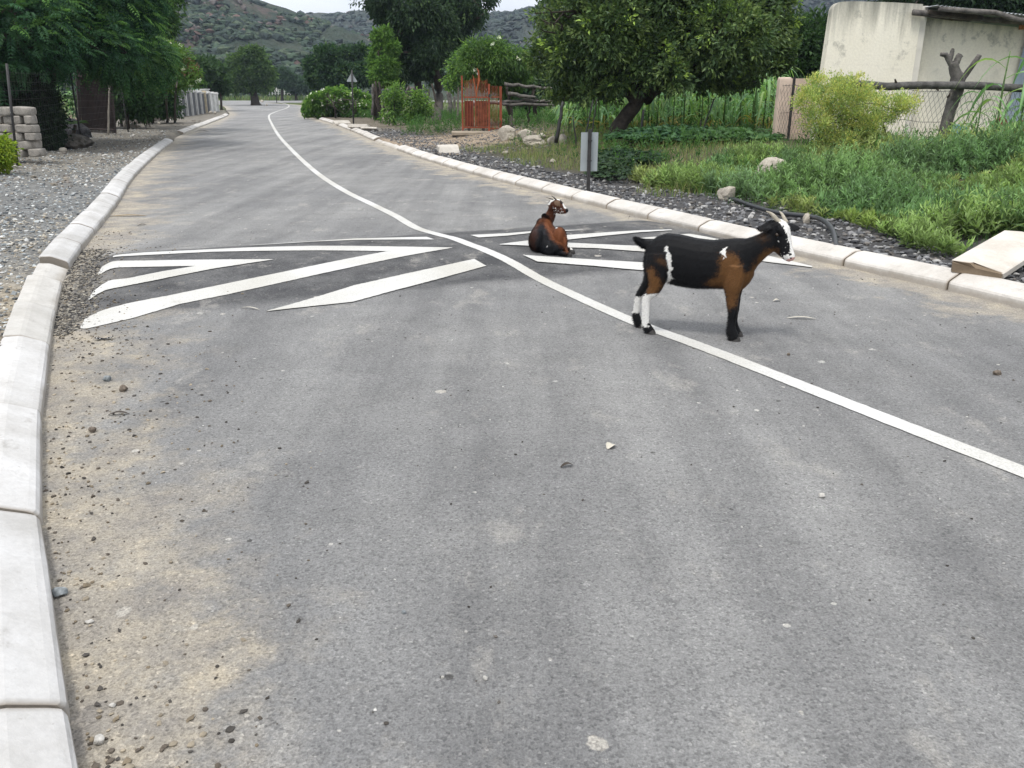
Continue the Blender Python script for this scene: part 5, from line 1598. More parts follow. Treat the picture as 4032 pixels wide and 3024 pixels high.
for (sv, sf), (lv, lq, lt) in protos:
    pm.append((mesh_np('stalk', sv, sf, None, True), mesh_np('leaves', lv, lq, lt, True)))
    pm[-1][0].materials.append(M_stalk); pm[-1][1].materials.append(M_maize)
def maize(x, y, z, rz, sc, k, lab, group):
    t = thing('maize_plant', lab, 'maize plant', (x, y, z), group)
    t.rotation_euler = (0, 0, rz); t.scale = (sc, sc, sc)
    for nm, me in zip(('stalk', 'leaves'), pm[k]):
        link(bpy.data.objects.new(nm, me), t)
g_ = np.random.default_rng(5)
cnt = 0
for row, D in enumerate(np.arange(22.6, 31.0, .7)):
    x0, x1 = at(2250, 450, D)[0], at(3055, 450, D)[0]
    for x in np.arange(x0, x1, .33 if row < 5 else .5):
        if 0.4 < x - at(2405, 450, D)[0] < 1.0 and D < 21.5: continue
        xx, yy = x + g_.normal(0, .08), D + g_.normal(0, .1)
        maize(xx, yy, float(ground_z(xx, yy)), g_.random() * 6.28, 1.0 + .36 * g_.random(), cnt % 6, 'green maize plant in the field between the orange gate and the cream pillar', 'maize plants in the field')
        cnt += 1
for x, y, sc, k, lab in ((3905, 610, 1.25, 1, 'tall maize plant right of the forked post with a pale yellow leaf'), (3990, 625, 1.10, 3, 'maize plant before the red clay slabs by the blue-grey door'), (4060, 600, 1.25, 2, 'maize plant at the right photo edge in front of the door'), (3822, 640, .9, 5, 'small maize plant at the foot of the forked post'), (3880, 660, .75, 0, 'bright yellow-green young maize plant low in the weeds')):
    p = at(x, y, 13.2)
    maize(p[0], 13.2, .45, k * 1.3, sc, k, lab, None)
mz = np.random.default_rng(11)
for i, (x, y, D) in enumerate([(215, 430, 34), (250, 425, 35), (280, 425, 36), (235, 415, 37), (262, 415, 38)]):
    p = np.array((*at(x, y, D)[:2], 0)); p[2] = float(ground_z(p[0], p[1]))
    maize(p[0], p[1], p[2], i * 2.1, 1.15, i, 'pale green maize plant behind the left wire fence beyond the dark gravel heap', 'maize plants behind the left fence')

def blades(P, H, W, C, lean=.35, seg=3):
    """grass blades: bent tapering strips"""
    n = len(P)
    a = rng.random(n) * 2 * np.pi
    d = np.stack([np.cos(a), np.sin(a), np.zeros(n)], -1); s = np.stack([-np.sin(a), np.cos(a), np.zeros(n)], -1)
    l = lean * (.3 + 1.2 * rng.random(n))
    rows = []
    for t in np.linspace(0, 1, seg + 1):
        c = P + np.array((0, 0, 1.)) * (H * t * (1 - .18 * l * t))[:, None] + d * (H * l * t * t)[:, None]
        w = (W * (1 - t ** 1.5) + .0006)[:, None] * .5
        rows += [c - s * w, c + s * w]
    V = np.stack(rows, 1); k = 2 * (seg + 1)
    q = np.array([(2 * i, 2 * i + 1, 2 * i + 3, 2 * i + 2) for i in range(seg)])
    Q = (np.arange(n)[:, None, None] * k + q[None]).reshape(-1, 4)
    return V.reshape(-1, 3), Q, np.repeat(C, k, 0)
def sprigs(P, H, nl, L, W, C, lean=.35, up=.5, out=None):
    """leafy stems with thin leaflets all along"""
    n = len(P)
    a = rng.random(n) * 2 * np.pi
    l = lean * rng.random(n)
    d = np.stack([np.cos(a) * l, np.sin(a) * l, np.ones(n)], -1)
    if out is not None: d[:, :2] += np.clip(out, -1, 1) * .65
    t = np.linspace(.08, 1, nl) ** .75
    pos = P[:, None] + d[:, None] * (H[:, None] * t)[..., None] + .012 * rng.standard_normal((n, nl, 3))
    ga = (np.arange(nl) * 2.4)[None] + a[:, None] + rng.normal(0, .3, (n, nl))
    el = up + rng.normal(0, .35, (n, nl)) + .5 * t
    ax = np.stack([np.cos(ga) * np.cos(el), np.sin(ga) * np.cos(el), np.sin(el)], -1)
    nn = norm(np.array((0, 0, 1.)) + .5 * rng.standard_normal((n, nl, 3)))
    ll = L * (.6 + .8 * rng.random((n, nl))) * (1.1 - .55 * t)
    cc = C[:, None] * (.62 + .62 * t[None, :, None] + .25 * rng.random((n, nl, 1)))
    return leaf_quads(pos.reshape(-1, 3), ax.reshape(-1, 3), nn.reshape(-1, 3), ll.ravel(), (ll * W).ravel(), cc.reshape(-1, 3), .15)
def merge(parts):
    V = []; Q = []; T = []; k = 0
    for v, q, c in parts:
        V.append(v); Q.append(q + k); T.append(c); k += len(v)
    return np.vstack(V), np.vstack(Q), np.vstack(T)
def spread(n, x0, x1, y0, y1, keep):
    x = x0 + (x1 - x0) * rng.random(n); y = y0 + (y1 - y0) * rng.random(n)
    dR = (x - xR(y)) * COSK
    m = keep(x, y, dR)
    x, y, dR = x[m], y[m], dR[m]
    return np.stack([x, y, ground_z(x, y)], -1), dR
def patch(x, y, s, k=0.0): return np.sin(x * s + k) * np.sin(y * s * .8 - k * 2) + .5 * np.sin(x * s * 2.3 + y * s * 1.7 + k)
# dense feathery weeds on the right bank
P, d = spread(62000, 0, 15, 5.2, 17.8, lambda x, y, d: (d > np.interp(y, [6, 7.8, 8.6, 10, 13, 20], [.70, .95, 1.25, 1.40, 1.55, 1.7]) + .2 * patch(x, y, 1.1)) & (d < 9.5) & ~((y < 8.4) & (np.abs(d - 1.05) < .75) & (x > 4.0) & (y < 7.9)) & (y < 13.9 + .45 * patch(x, y, 1.4, 1)) & (x > at(2300, 700, 1)[0] * y))
g_ = np.random.default_rng(21)
nm = 120
MC = np.stack([15 * g_.random(nm), 5.5 + 8.6 * g_.random(nm)], -1)
MR = .32 + .42 * g_.random(nm); MH = .28 + .52 * g_.random(nm) ** 1.5
MCOL = np.array([(.17, .265, .115), (.215, .30, .115), (.135, .225, .105), (.27, .32, .13), (.165, .255, .13), (.21, .28, .085)])[g_.integers(0, 6, nm)]
lat = (MC[:, 0] - xR(MC[:, 1])) * COSK
MH = MH * (.35 + .65 * smooth(.9, 2.2, lat)) * (1 - .30 * smooth(11.5, 13.8, MC[:, 1]))
dist = np.linalg.norm(P[:, None, :2] - MC[None], axis=2)
gs = np.exp(-(dist / MR[None]) ** 2) * MH[None]
kk = gs.argmax(1); hm = gs.max(1)
hgt = (.05 + .95 * hm) * (.65 + .6 * rng.random(len(P)))
keep = rng.random(len(P)) < np.clip(.25 + hm * 3.2, .2, 1)
out = (P[:, :2] - MC[kk]) / MR[kk][:, None]
P, d, hgt, kk, out = P[keep], d[keep], hgt[keep], kk[keep], out[keep]
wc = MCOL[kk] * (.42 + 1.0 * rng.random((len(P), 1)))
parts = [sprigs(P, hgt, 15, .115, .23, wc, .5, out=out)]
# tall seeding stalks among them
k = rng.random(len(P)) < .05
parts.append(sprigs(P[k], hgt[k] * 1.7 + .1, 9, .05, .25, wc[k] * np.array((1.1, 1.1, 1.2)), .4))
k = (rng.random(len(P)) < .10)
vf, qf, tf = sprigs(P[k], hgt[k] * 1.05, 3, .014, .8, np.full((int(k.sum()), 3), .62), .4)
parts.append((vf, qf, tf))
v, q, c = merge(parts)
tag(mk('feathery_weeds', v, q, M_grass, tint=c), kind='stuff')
# grass fringe along the gravel, drier towards the gate
def fringe(name, n, box_, keep, cols, h0, h1, w=.006, lean=.5):
    P, d = spread(n, *box_, keep)
    C = pal(cols, len(P), .5)
    H = h0 + (h1 - h0) * rng.random(len(P)) ** 1.5
    v, q, c = blades(P, H, np.full(len(P), w), C, lean)
    tag(mk(name, v, q, M_grass, tint=c), kind='stuff')
GR = [(.075, .165, .045), (.10, .205, .055), (.06, .135, .04)]
DRY = [(.20, .25, .085), (.26, .28, .11), (.13, .21, .06), (.15, .23, .07), (.32, .30, .15)]
fringe('grass', 34000, (0, 12, 4.6, 12.5), lambda x, y, d: (d > np.interp(y, [6, 7.8, 8.6, 10, 13], [.62, .85, 1.15, 1.25, 1.4]) + .15 * patch(x, y, 1.6)) & (d < 2.4), GR, .04, .17)
fringe('dry_grass', 24000, (-3.5, 5, 11.5, 23.0), lambda x, y, d: (d > 1.25 + .4 * patch(x, y, 1.2)) & (d < 4.6) & ~((y > 21.6) & (d < 2.6)), DRY, .05, .22, .008)
fringe('long_grass', 16000, (-9, 9, 13.5, 34.0), lambda x, y, d: (d > 3.0 + .4 * patch(x, y, 1)) & (d < 9) & ~((y > 21.4) & (y < 26.6) & (d < 3.6)), GR + DRY[2:3], .06, .24, .012)
P, d = spread(9000, -14, 8, 11.5, 48, lambda x, y, d: (d > 1.6 + .5 * patch(x, y, .6)) & (d < 7) & ((patch(x, y, .8, 3) > .1) | (y > 28)) & ~((y > 21.2) & (y < 26.8) & (d < 3.4)))
far_ = smooth(18, 40, P[:, 1])
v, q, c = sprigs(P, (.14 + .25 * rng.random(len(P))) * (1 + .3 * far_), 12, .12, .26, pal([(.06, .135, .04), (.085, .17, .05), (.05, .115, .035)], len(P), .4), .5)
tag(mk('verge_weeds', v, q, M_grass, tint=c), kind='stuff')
# far valley grass and bushes under the trees
P, d = spread(7000, -60, 20, 50, 150, lambda x, y, d: ((d > 2) | ((xL(y) - x) * COSK > 2.5)) & ((y < 116) | (y > 160)))
P[:, 2] = np.where(P[:, 1] > 100, -.05, P[:, 2])
v, q, c = blades(P, .3 + .5 * rng.random(len(P)), np.full(len(P), .08), pal([(.10, .16, .05), (.14, .20, .07), (.20, .22, .10)], len(P), .4), .5)
tag(mk('valley_grass', v, q, M_grass, tint=c), kind='stuff')
x_ = -95 + 60 * rng.random(2500); y_ = 159 + 12 * rng.random(2500)
v, q, c = blades(np.stack([x_, y_, 0 * x_ - .05], -1), .5 + .8 * rng.random(2500), np.full(2500, .16), pal([(.10, .17, .06), (.15, .21, .08), (.22, .24, .11)], 2500, .4), .5)
tag(mk('far_meadow', v, q, M_grass, tint=c), kind='stuff')
# broad-leaved creepers below the leaning tree
def broad(P, n, cols, L=.12):
    C = pal(cols, len(P), .5)
    ax = norm(np.stack([rng.standard_normal(len(P)), rng.standard_normal(len(P)), .1 * rng.standard_normal(len(P))], -1))
    nn = norm(np.array((0, -.35, 1.)) + .45 * rng.standard_normal((len(P), 3)))
    s = .6 + .8 * rng.random(len(P))
    out = []
    for da, k in ((0, 1.0), (.8, .8), (-.8, .8)):
        ca, sa = math.cos(da), math.sin(da)
        a2 = np.stack([ax[:, 0] * ca - ax[:, 1] * sa, ax[:, 0] * sa + ax[:, 1] * ca, ax[:, 2]], -1)
        out.append(leaf_quads(P, a2, nn, L * s * k, L * s * .62 * k, C, .08))
    return merge(out)
def creeper(name, lab, cx, cy, D, rx, n, cols, hh=.5, L=.12, dd=1.0):
    c = np.array((*at(cx, cy, D)[:2], 0)); c[2] = float(ground_z(c[0], c[1]))
    u = unit(n); r = (.55 + .45 * rng.random(n)) * (1 + .12 * rng.standard_normal(n))
    P = c + u * r[:, None] * np.array((rx, dd, hh)); P[:, 2] = np.maximum(P[:, 2], c[2] + .02 + .1 * rng.random(n))
    v, q, t = broad(P, n, cols, L)
    return tag(mk(name, v, q, M_leaf, loc=c, tint=t), lab, 'creeper')
BL = [(.024, .068, .034), (.034, .085, .040), (.045, .10, .042)]
creeper('broad_leaf_creeper', 'blue-green broad-leaved creeper mound right of the leaning trunk', 2640, 570, 18.2, 1.25, 2400, [(.04, .10, .05), (.055, .125, .06), (.07, .15, .065)], .27)
creeper('broad_leaf_creeper', 'low broad-leaved creepers between the maize and the cream pillar', 2880, 575, 17.6, .95, 1300, [(.06, .13, .05), (.08, .16, .06)], .24)
creeper('broad_leaf_creeper', 'dark leafy mound at the foot of the leaning trunk beside the rectangular sign', 2470, 625, 16.0, .75, 1500, [(.024, .055, .028), (.036, .075, .034)], .24, .10)
creeper('broad_leaf_creeper', 'small leafy clump just right of the rectangular sign', 2400, 660, 14.6, .45, 700, [(.030, .06, .03), (.05, .09, .04)], .30, .09)
# yellow-green bush before the house
by_ = px_blobs([(3180, 400, 62), (3220, 340, 48), (3280, 400, 80), (3350, 360, 70), (3300, 480, 70), (3210, 480, 55), (3420, 420, 70), (3490, 430, 55), (3560, 410, 45), (3590, 395, 25), (3380, 500, 60), (3260, 540, 50), (3440, 490, 45), (3290, 320, 35), (3340, 555, 45)], 13.2, .35)
pY = np.array((*at(3300, 620, 13.2)[:2], .42))
def bush_leaves(blobs, n, per, L, W, cols, tips):
    return crown_leaves(blobs, n, per, L, W, cols, tips=tips, tipfrac=.35, shell=.6, clump_r=.08, updir=.2, droop=-.5, spread=.4, gaps=.03)
tree('yellow_bush', 'large yellow-green bush with fine leaves in front of the cream house', pY,
     [[pY - (0, 0, .1), at(3290, 560, 13.2), at(3250, 480, 13.2)], [pY + (.1, 0, -.1), at(3350, 560, 13.2), at(3360, 470, 13.2)], [pY + (.25, 0, -.1), at(3480, 560, 13.2), at(3480, 480, 13.2), at(3540, 430, 13.2)], [pY + (-.1, 0, -.1), at(3240, 570, 13.2), at(3200, 480, 13.2)]], .022, by_,
     [bush_leaves(by_, 5200, 9, .034, .015, [(.30, .39, .13), (.38, .46, .15), (.24, .35, .13), (.44, .44, .13)], [(.54, .60, .22), (.58, .56, .19)])], 10, cat='bush')
by2 = px_blobs([(8, 620, 26), (-5, 575, 30), (28, 592, 16), (-40, 610, 40), (5, 648, 22)], gpx(20, 680)[1] - .4, .1)
pQ = gpx(10, 680)
tree('yellow_bush', 'small bright yellow-green bush at the left photo edge before the stone stack', pQ, [[pQ - (0, 0, .05), at(10, 650, pQ[1] - .4), at(5, 600, pQ[1] - .4)]], .015, by2,
     [crown_leaves(by2, 420, 9, .07, .035, [(.22, .30, .03), (.30, .38, .04), (.16, .25, .03)], spread=.4)], 3, cat='bush')
# flowering hedge bush in the middle distance
b13 = px_blobs([(1245, 400, 26), (1290, 388, 28), (1340, 386, 30), (1390, 395, 30), (1428, 402, 26), (1225, 428, 24), (1270, 430, 28), (1320, 425, 32), (1380, 430, 28), (1435, 428, 22), (1345, 360, 12), (1300, 366, 10), (1400, 370, 10), (1212, 446, 12)], 50.0, .8)
pR_ = gpx(1320, 462)
flw = crown_leaves(b13, 170, 5, .09, .09, [(.85, .85, .83)], .1, shell=1.45, clump_r=.05, gaps=False)
tree('flowering_bush', 'wide bright green bush dotted with white flowers at the road bend', pR_, [[pR_ - (0, 0, .1), at(1320, 440, 47.), at(1310, 400, 47.)], [pR_ + (.7, 0, -.1), at(1400, 440, 47.), at(1400, 400, 47.)]], .05, b13,
     [crown_leaves(b13, 4200, 10, .17, .11, [(.085, .19, .04), (.12, .24, .05), (.15, .28, .06)], tips=[(.21, .34, .075)], tipfrac=.3, clump_r=.17), flw], 8, cat='bush')
# cycad-like tuft by the left fence
pZ = gpx(285, 560)
D_ = pZ[1]
n_ = 26
a_ = rng.random(n_) * 2 * np.pi
zc = at(296, 492, D_)
dv = np.stack([np.cos(a_), np.sin(a_), .55 + .5 * rng.random(n_)], -1)
v, q, c = fronds(np.repeat(zc[None], n_, 0), dv, np.full(n_, .45), 12, .018, .10, pal([(.08, .17, .05), (.11, .22, .06)], n_), .45, .03)
t = thing('palm_tuft', 'small palm-like tuft of fronds behind the second left fence post', 'palm', pZ)
mk('fronds', v, q, M_leaf, t, tint=c)
mk('trunk', *tube([pZ - (0, 0, .05), (pZ + zc) / 2, zc], [.06, .05, .045], 8, .1), M_bark, t)
# dark gravel heap behind the fence
c_ = at(265, 478, 27.0)
V0, F0 = ICO[4]
P0 = V0 * (1 + .12 * fnoise(V0, 2.2, 3)[:, None]) * np.array((.62, .6, .55)); c_[2] = .15
tag(mk('gravel_heap', P0 + c_, F0, stone_mat('dark_gravel', (.022, .022, .026), (.075, .075, .082), 30, .9, .02), loc=c_), 'heap of dark gravel behind the left wire fence', 'gravel heap')

# ------------------------------------------------------------------ loose stones
def gravel(name, n, x0, x1, y0, y1, keep, lo, hi, cols, sub=1, up=.3, amp=.5):
    x = x0 + (x1 - x0) * rng.random(n); y = y0 + (y1 - y0) * rng.random(n) ** 1.35
    dR = (x - xR(y)) * COSK; dL = (xL(y) - x) * COSK
    m = keep(x, y, dL, dR)
    x, y = x[m], y[m]
    inside = (x > xL(y)) & (x < xR(y))
    z = np.where(inside, road_z(x, y) + .001, ground_z(x, y))
    S = lo + (hi - lo) * rng.random(len(x)) ** 2
    C = pal(cols, len(x), .5)
    V, Q, T = scatter_blobs(np.stack([x, y, z + S * up * .5], -1), S, sub, amp, .65, 10, C)
    return tag(mk(name, V, Q, M_gravel, tint=T), kind='stuff')
gravel('left_gravel', 64000, -15, -2.2, 2.5, 34, lambda x, y, a, b: (a > .23) & (a < 5.0) & (rng.random(len(x)) < np.clip(1.15 - y / 30, .2, 1)), .008, .028, [(.31, .335, .345), (.42, .445, .45), (.20, .22, .23), (.12, .135, .145), (.52, .53, .52), (.34, .31, .26), (.08, .088, .095)])
gravel('left_fine_gravel', 30000, -7.5, -1.0, 1.5, 10, lambda x, y, a, b: (a > .215) & (a < 2.8), .004, .017, [(.33, .31, .27), (.42, .39, .33), (.22, .21, .19), (.14, .135, .125), (.50, .47, .41), (.30, .25, .18)])
gravel('right_gravel', 52000, -7, 7, 4.5, 34, lambda x, y, a, b: (b > .225) & (b < 1.45 + .4 * patch(x, y, 1.3)) & (rng.random(len(x)) < np.clip(1.2 - y / 40, .25, 1)), .014, .040, [(.115, .118, .125), (.17, .173, .18), (.07, .071, .076), (.24, .24, .245), (.33, .325, .315), (.14, .13, .12)], 1, .6)
gravel('driveway_gravel', 7000, -5, 1.5, 20, 30, lambda x, y, a, b: (b > .3) & (b < 4.2), .012, .035, [(.10, .10, .105), (.16, .16, .16), (.26, .22, .17)])
gravel('gutter_grit', 60000, -4.6, -.6, 1.3, 9.5, lambda x, y, a, b: (a < -.02) & (rng.random(len(x)) < np.exp(a * 4.2) * (.55 + .4 * patch(x, y, 2.2, 1))), .0035, .0105, [(.10, .085, .07), (.06, .055, .05), (.17, .14, .10), (.30, .26, .20)], 1)
gravel('bump_end_gravel', 15000, -4.4, -2.9, 5.2, 8.3, lambda x, y, a, b: (a < .02) & (a > -.42) & (bump_st(x, y)[1] < -2.98 - .14 * rng.random(len(x))), .004, .015, [(.12, .115, .105), (.065, .062, .06), (.20, .18, .15), (.28, .26, .22), (.045, .044, .043)])
gravel('right_grit', 5200, -5, 5.8, 4.2, 26, lambda x, y, a, b: (b < -.01) & (rng.random(len(x)) < np.exp(b * 7.0) * (.5 + .5 * patch(x, y, 2.0, 4))), .003, .011, [(.07, .06, .05), (.045, .042, .04), (.14, .115, .085)])
gravel('road_specks', 2600, -4, 6, 1.5, 16, lambda x, y, a, b: (a < -.3) & (b < -.15) & (patch(x, y, .8, 7) > -.3), .002, .0065, [(.05, .045, .04), (.11, .10, .09), (.45, .44, .42)])
gravel('left_rubble', 2600, -20, -6, 13, 46, lambda x, y, a, b: (a > .4) & (a < 6.5) & (patch(x, y, 1.0, 2) > -.2), .015, .06, [(.24, .215, .18), (.17, .155, .14), (.31, .29, .26), (.40, .385, .36)])

# ------------------------------------------------------------------ goats
def remesh(pieces, voxel, its=4):
    V = []; Fs = {}; k = 0
    for v, fs in pieces:
        for f in (fs if isinstance(fs, list) else [fs]):
            Fs.setdefault(np.asarray(f).shape[1], []).append(np.asarray(f) + k)
        V.append(v); k += len(v)
    me = mesh_np('tmp', np.vstack(V), [np.vstack(f) for f in Fs.values()])
    o = bpy.data.objects.new('tmp', me); COL.objects.link(o)
    m = o.modifiers.new('r', 'REMESH'); m.mode = 'VOXEL'; m.voxel_size = voxel
    s = o.modifiers.new('s', 'SMOOTH'); s.factor = .5; s.iterations = its
    dg = bpy.context.evaluated_depsgraph_get(); dg.update()
    e = o.evaluated_get(dg).to_mesh()
    P = np.empty(len(e.vertices) * 3, np.float32); e.vertices.foreach_get('co', P)
    Nn = np.empty(len(e.vertices) * 3, np.float32); e.vertices.foreach_get('normal', Nn)
    T = [tuple(p.vertices) for p in e.polygons]
    o.evaluated_get(dg).to_mesh_clear()
    bpy.data.objects.remove(o); bpy.data.meshes.remove(me)
    q = np.array([t for t in T if len(t) == 4]); tr = np.array([t for t in T if len(t) == 3])
    return P.reshape(-1, 3).astype(float), Nn.reshape(-1, 3).astype(float), [f for f in (q, tr) if len(f)]
def ring(c, a, b, k=16, p=2.2):
    an = np.arange(k) * 2 * np.pi / k
    ca, sa = np.cos(an), np.sin(an)
    f = (np.abs(ca) ** p + np.abs(sa) ** p) ** (-1 / p)
    return c + (f * ca)[:, None] * a + (f * sa)[:, None] * b
def inpoly(P, poly):
    x, y = P[:, 0], P[:, 1]
    poly = np.asarray(poly, float); r = np.zeros(len(P), bool); j = len(poly) - 1
    for i in range(len(poly)):
        xi, yi = poly[i]; xj, yj = poly[j]
        c = ((yi > y) != (yj > y)) & (x < (xj - xi) * (y - yi) / (yj - yi + 1e-12) + xi)
        r ^= c; j = i
    return r
def project(V):
    d = V - np.array((0, 0, EYE))
    cp, sp = math.cos(PITCH), math.sin(PITCH)
    fz = d[:, 1] * cp - d[:, 2] * sp
    fy = -d[:, 1] * sp - d[:, 2] * cp
    return np.stack([2016 + F_PX * d[:, 0] / fz, 1512 + F_PX * fy / fz], -1)
def coat_mat():
    m, n, out = newmat('goat_coat')
    c = attr(n, 'tint')
    v = n.nodes.new('ShaderNodeTexCoord').outputs['Object']
    f = noise_(n, scalev(n, v, (1, 1, 2.2)), 130, 3, .7)
    c = mixc(n, .5, c, ramp(n, f, [(.3, (.6, .6, .6)), (.7, (1.35, 1.35, 1.35))]), 'MULTIPLY')
    return finish(m, n, out, c, .5, bump_(n, f, .45, .005), .13)
M_goat = coat_mat()
M_horn = stone_mat('horn', (.22, .19, .14), (.48, .44, .36), 22, .5, .006, .55)
M_horndk = stone_mat('dark_horn', (.035, .032, .030), (.10, .09, .08), 22, .5, .006, .55)
M_hoof = plain('hoof', (.055, .052, .05), .7, .2, .4, 30)
M_eye = plain('eye', (.03, .018, .010), .08, .6, .1, 30)
def hairs(P, Nn, C, dirv, L, n, w=.0014):
    i = rng.integers(0, len(P), n)
    lay = np.asarray(dirv)[i] if np.ndim(dirv) == 2 else np.asarray(dirv)
    a = norm(Nn[i] * .38 + lay * .9 + .22 * rng.standard_normal((n, 3)))
    s = norm(np.cross(a, Nn[i] + .01)) * w
    p = P[i] + (rng.random((n, 3)) - .5) * .004
    l = (L[i] if np.ndim(L) else L) * (.5 + rng.random(n))
    V = np.stack([p - s, p + s, p + a * l[:, None]], 1).reshape(-1, 3)
    return V, np.arange(3 * n).reshape(n, 3), np.repeat(C[i] * (.75 + .5 * rng.random((n, 1))), 3, 0)

def standing_goat():
    A0 = on(2535, 1300)[:2]; B0 = on(2893, 1331)[:2]
    u = np.array((*(B0 - A0), 0)); u /= np.linalg.norm(u)
    lf = np.array((-u[1], u[0], 0)); up = np.array((0, 0, 1.))
    O = np.array((*A0, 0))
    cam0 = np.array((0, 0, EYE))
    def hit(x, y, w=0.0):
        d = np.array(ray(x, y)); q = O + lf * w
        return cam0 + d * (lf @ (q - cam0)) / (lf @ d)
    S = 900 / 2212
    Gz = lambda x, y, w=0.0: hit(2400 + x * S, 750 + y * S, w)
    S2 = 250 / 1803
    Hz = lambda x, y, w=0.0: hit(2950 + x * S2, 820 + y * S2, w)
    M = .000684
    pieces = []
    # trunk
    tab = [(352, 575, 650, .018), (372, 515, 740, .045), (410, 482, 800, .072), (470, 442, 850, .092), (560, 412, 890, .104), (700, 428, 925, .112), (850, 462, 944, .118), (1000, 480, 946, .116), (1120, 470, 948, .105), (1220, 462, 955, .094), (1300, 462, 950, .082), (1360, 480, 890, .066), (1400, 520, 820, .045)]
    R_ = []
    for x, t, b, w in tab:
        T, B = Gz(x, t), Gz(x, b)
        R_.append(ring((T + B) / 2, (T - B) / 2, lf * w, 20, 2.25))
    pieces.append(loft(R_))
    # neck
    nk = [((1290, 470), (1230, 860), .080), ((1370, 452), (1370, 830), .068), ((1440, 425), (1440, 720), .056), ((1500, 392), (1520, 640), .050), ((1560, 370), (1590, 590), .048), ((1610, 370), (1640, 560), .045)]
    R_ = []
    for (a, b, w) in nk:
        T, B = Gz(*a), Gz(*b)
        R_.append(ring((T + B) / 2, (T - B) / 2, lf * w, 18))
    pieces.append(loft(R_))
    # head
    ya = R(28)
    hd = u * math.cos(ya) - lf * math.sin(ya); Lh = lf * math.cos(ya) + u * math.sin(ya)
    p = R(59); L = .229
    Ax = hd * math.cos(p) - up * math.sin(p); Nh = hd * math.sin(p) + up * math.cos(p)
    poll = Hz(850, 425)
    hs = [(-.16, -.010, -.075, .036), (-.06, .020, -.092, .048), (.06, .040, -.100, .054), (.22, .046, -.108, .056), (.36, .040, -.110, .052), (.5, .030, -.106, .046), (.62, .022, -.097, .040), (.74, .016, -.083, .035), (.85, .014, -.068, .032), (.93, .013, -.058, .030), (1.0, .008, -.046, .026), (1.045, -.004, -.034, .016)]
    R_ = []
    for t, a, b, w in hs:
        c = poll + Ax * L * t + Nh * (a + b) / 2
        R_.append(ring(c, Nh * (a - b) / 2, Lh * w, 18, 2.3))
    pieces.append(loft(R_))
    # brow ridges
    for sg in (-1, 1):
        c = poll + Ax * L * .2 + Nh * .012 + Lh * sg * .046
        pieces.append(loft([ring(c + Ax * d, Nh * r, Lh * r * .7, 10) for d, r in ((-.03, .004), (-.015, .016), (.005, .019), (.025, .012), (.035, .004))]))
    # ears
    def ear(root, d, nrm, Ln, W):
        d = d / np.linalg.norm(d); s = np.cross(d, nrm); s /= np.linalg.norm(s); n2 = np.cross(s, d)
        return loft([ring(root + d * Ln * f - n2 * .012 * f * f, s * W * ww, n2 * .0065 * (1.1 - .5 * f), 12) for f, ww in ((0, .35), (.12, .55), (.3, .85), (.5, 1.0), (.7, .92), (.86, .66), (.96, .32), (1.0, .08))])
    rn = poll + Ax * L * .06 - Lh * .044 - Nh * .016
    rf = poll + Ax * L * .08 + Lh * .046 - Nh * .014
    pieces.append(ear(rn, -Lh * .55 - hd * .80 - up * .10, up * .5 - lf * .85, .098, .026))
    pieces.append(ear(rf, Lh * .72 + hd * .62 - up * .06, -lf * .75 + up * .65, .118, .029))
    # legs: (zoom x, zoom y, half thickness fore-aft, half thickness sideways)
    def leg(tab, w0, w1):
        R_ = []
        P = []
        for i, (x, y, a, b) in enumerate(tab):
            w = w0 + (w1 - w0) * min(1, i / 3)
            P.append(Gz(x, y, w))
        P = np.array(P)
        T = np.gradient(P, axis=0); T /= np.linalg.norm(T, axis=1)[:, None]
        for q, tt, (x, y, a, b) in zip(P, T, tab):
            f = np.cross(tt, lf); f /= np.linalg.norm(f)
            R_.append(ring(q, f * a, lf * b, 14))
        return loft(R_)
    pieces.append(leg([(480, 600, .075, .05), (480, 700, .082, .058), (475, 800, .068, .054), (465, 880, .052, .044), (445, 945, .040, .034), (410, 990, .037, .028), (372, 1025, .031, .024), (356, 1070, .026, .021), (352, 1150, .0235, .019), (353, 1230, .0215, .018), (356, 1285, .0235, .020), (366, 1318, .027, .023), (384, 1348, .029, .025), (392, 1366, .029, .025)], -.062, -.070))
    pieces.append(leg([(450, 600, .07, .05), (440, 700, .075, .055), (425, 800, .060, .05), (395, 875, .046, .042), (350, 940, .034, .030), (312, 985, .028, .024), (288, 1020, .026, .022), (276, 1070, .0235, .020), (266, 1140, .022, .018), (259, 1195, .0215, .018), (262, 1228, .026, .021), (276, 1268, .026, .023), (292, 1300, .028, .024), (298, 1314, .028, .024)], .060, .060))
    pieces.append(leg([(1215, 720, .080, .045), (1205, 830, .070, .046), (1195, 920, .055, .042), (1192, 1000, .042, .034), (1190, 1080, .037, .029), (1194, 1140, .033, .027), (1194, 1185, .030, .026), (1188, 1240, .0235, .020), (1180, 1300, .024, .020), (1178, 1340, .030, .024), (1188, 1378, .031, .026), (1198, 1410, .033, .027), (1202, 1440, .035, .029)], -.058, -.062))
    pieces.append(leg([(1235, 760, .07, .04), (1230, 860, .055, .04), (1222, 950, .044, .036), (1216, 1020, .036, .030), (1212, 1090, .033, .026), (1210, 1150, .030, .024), (1207, 1200, .024, .020), (1206, 1260, .021, .018), (1208, 1310, .025, .021), (1218, 1345, .028, .024), (1228, 1372, .029, .025), (1233, 1392, .030, .025)], .055, .055))
    # tail
    tl = np.array([Gz(400, 530), Gz(350, 520), Gz(305, 500), Gz(268, 478), Gz(246, 460)])
    pieces.append(loft([ring(q, up * r, lf * r * .8, 10) for q, r in zip(tl, (.034, .030, .024, .017, .005))]))
    V, Nn, Fs = remesh(pieces, .0045, 3)
    # coat pattern in the plane of the body
    W = (V - O) @ lf
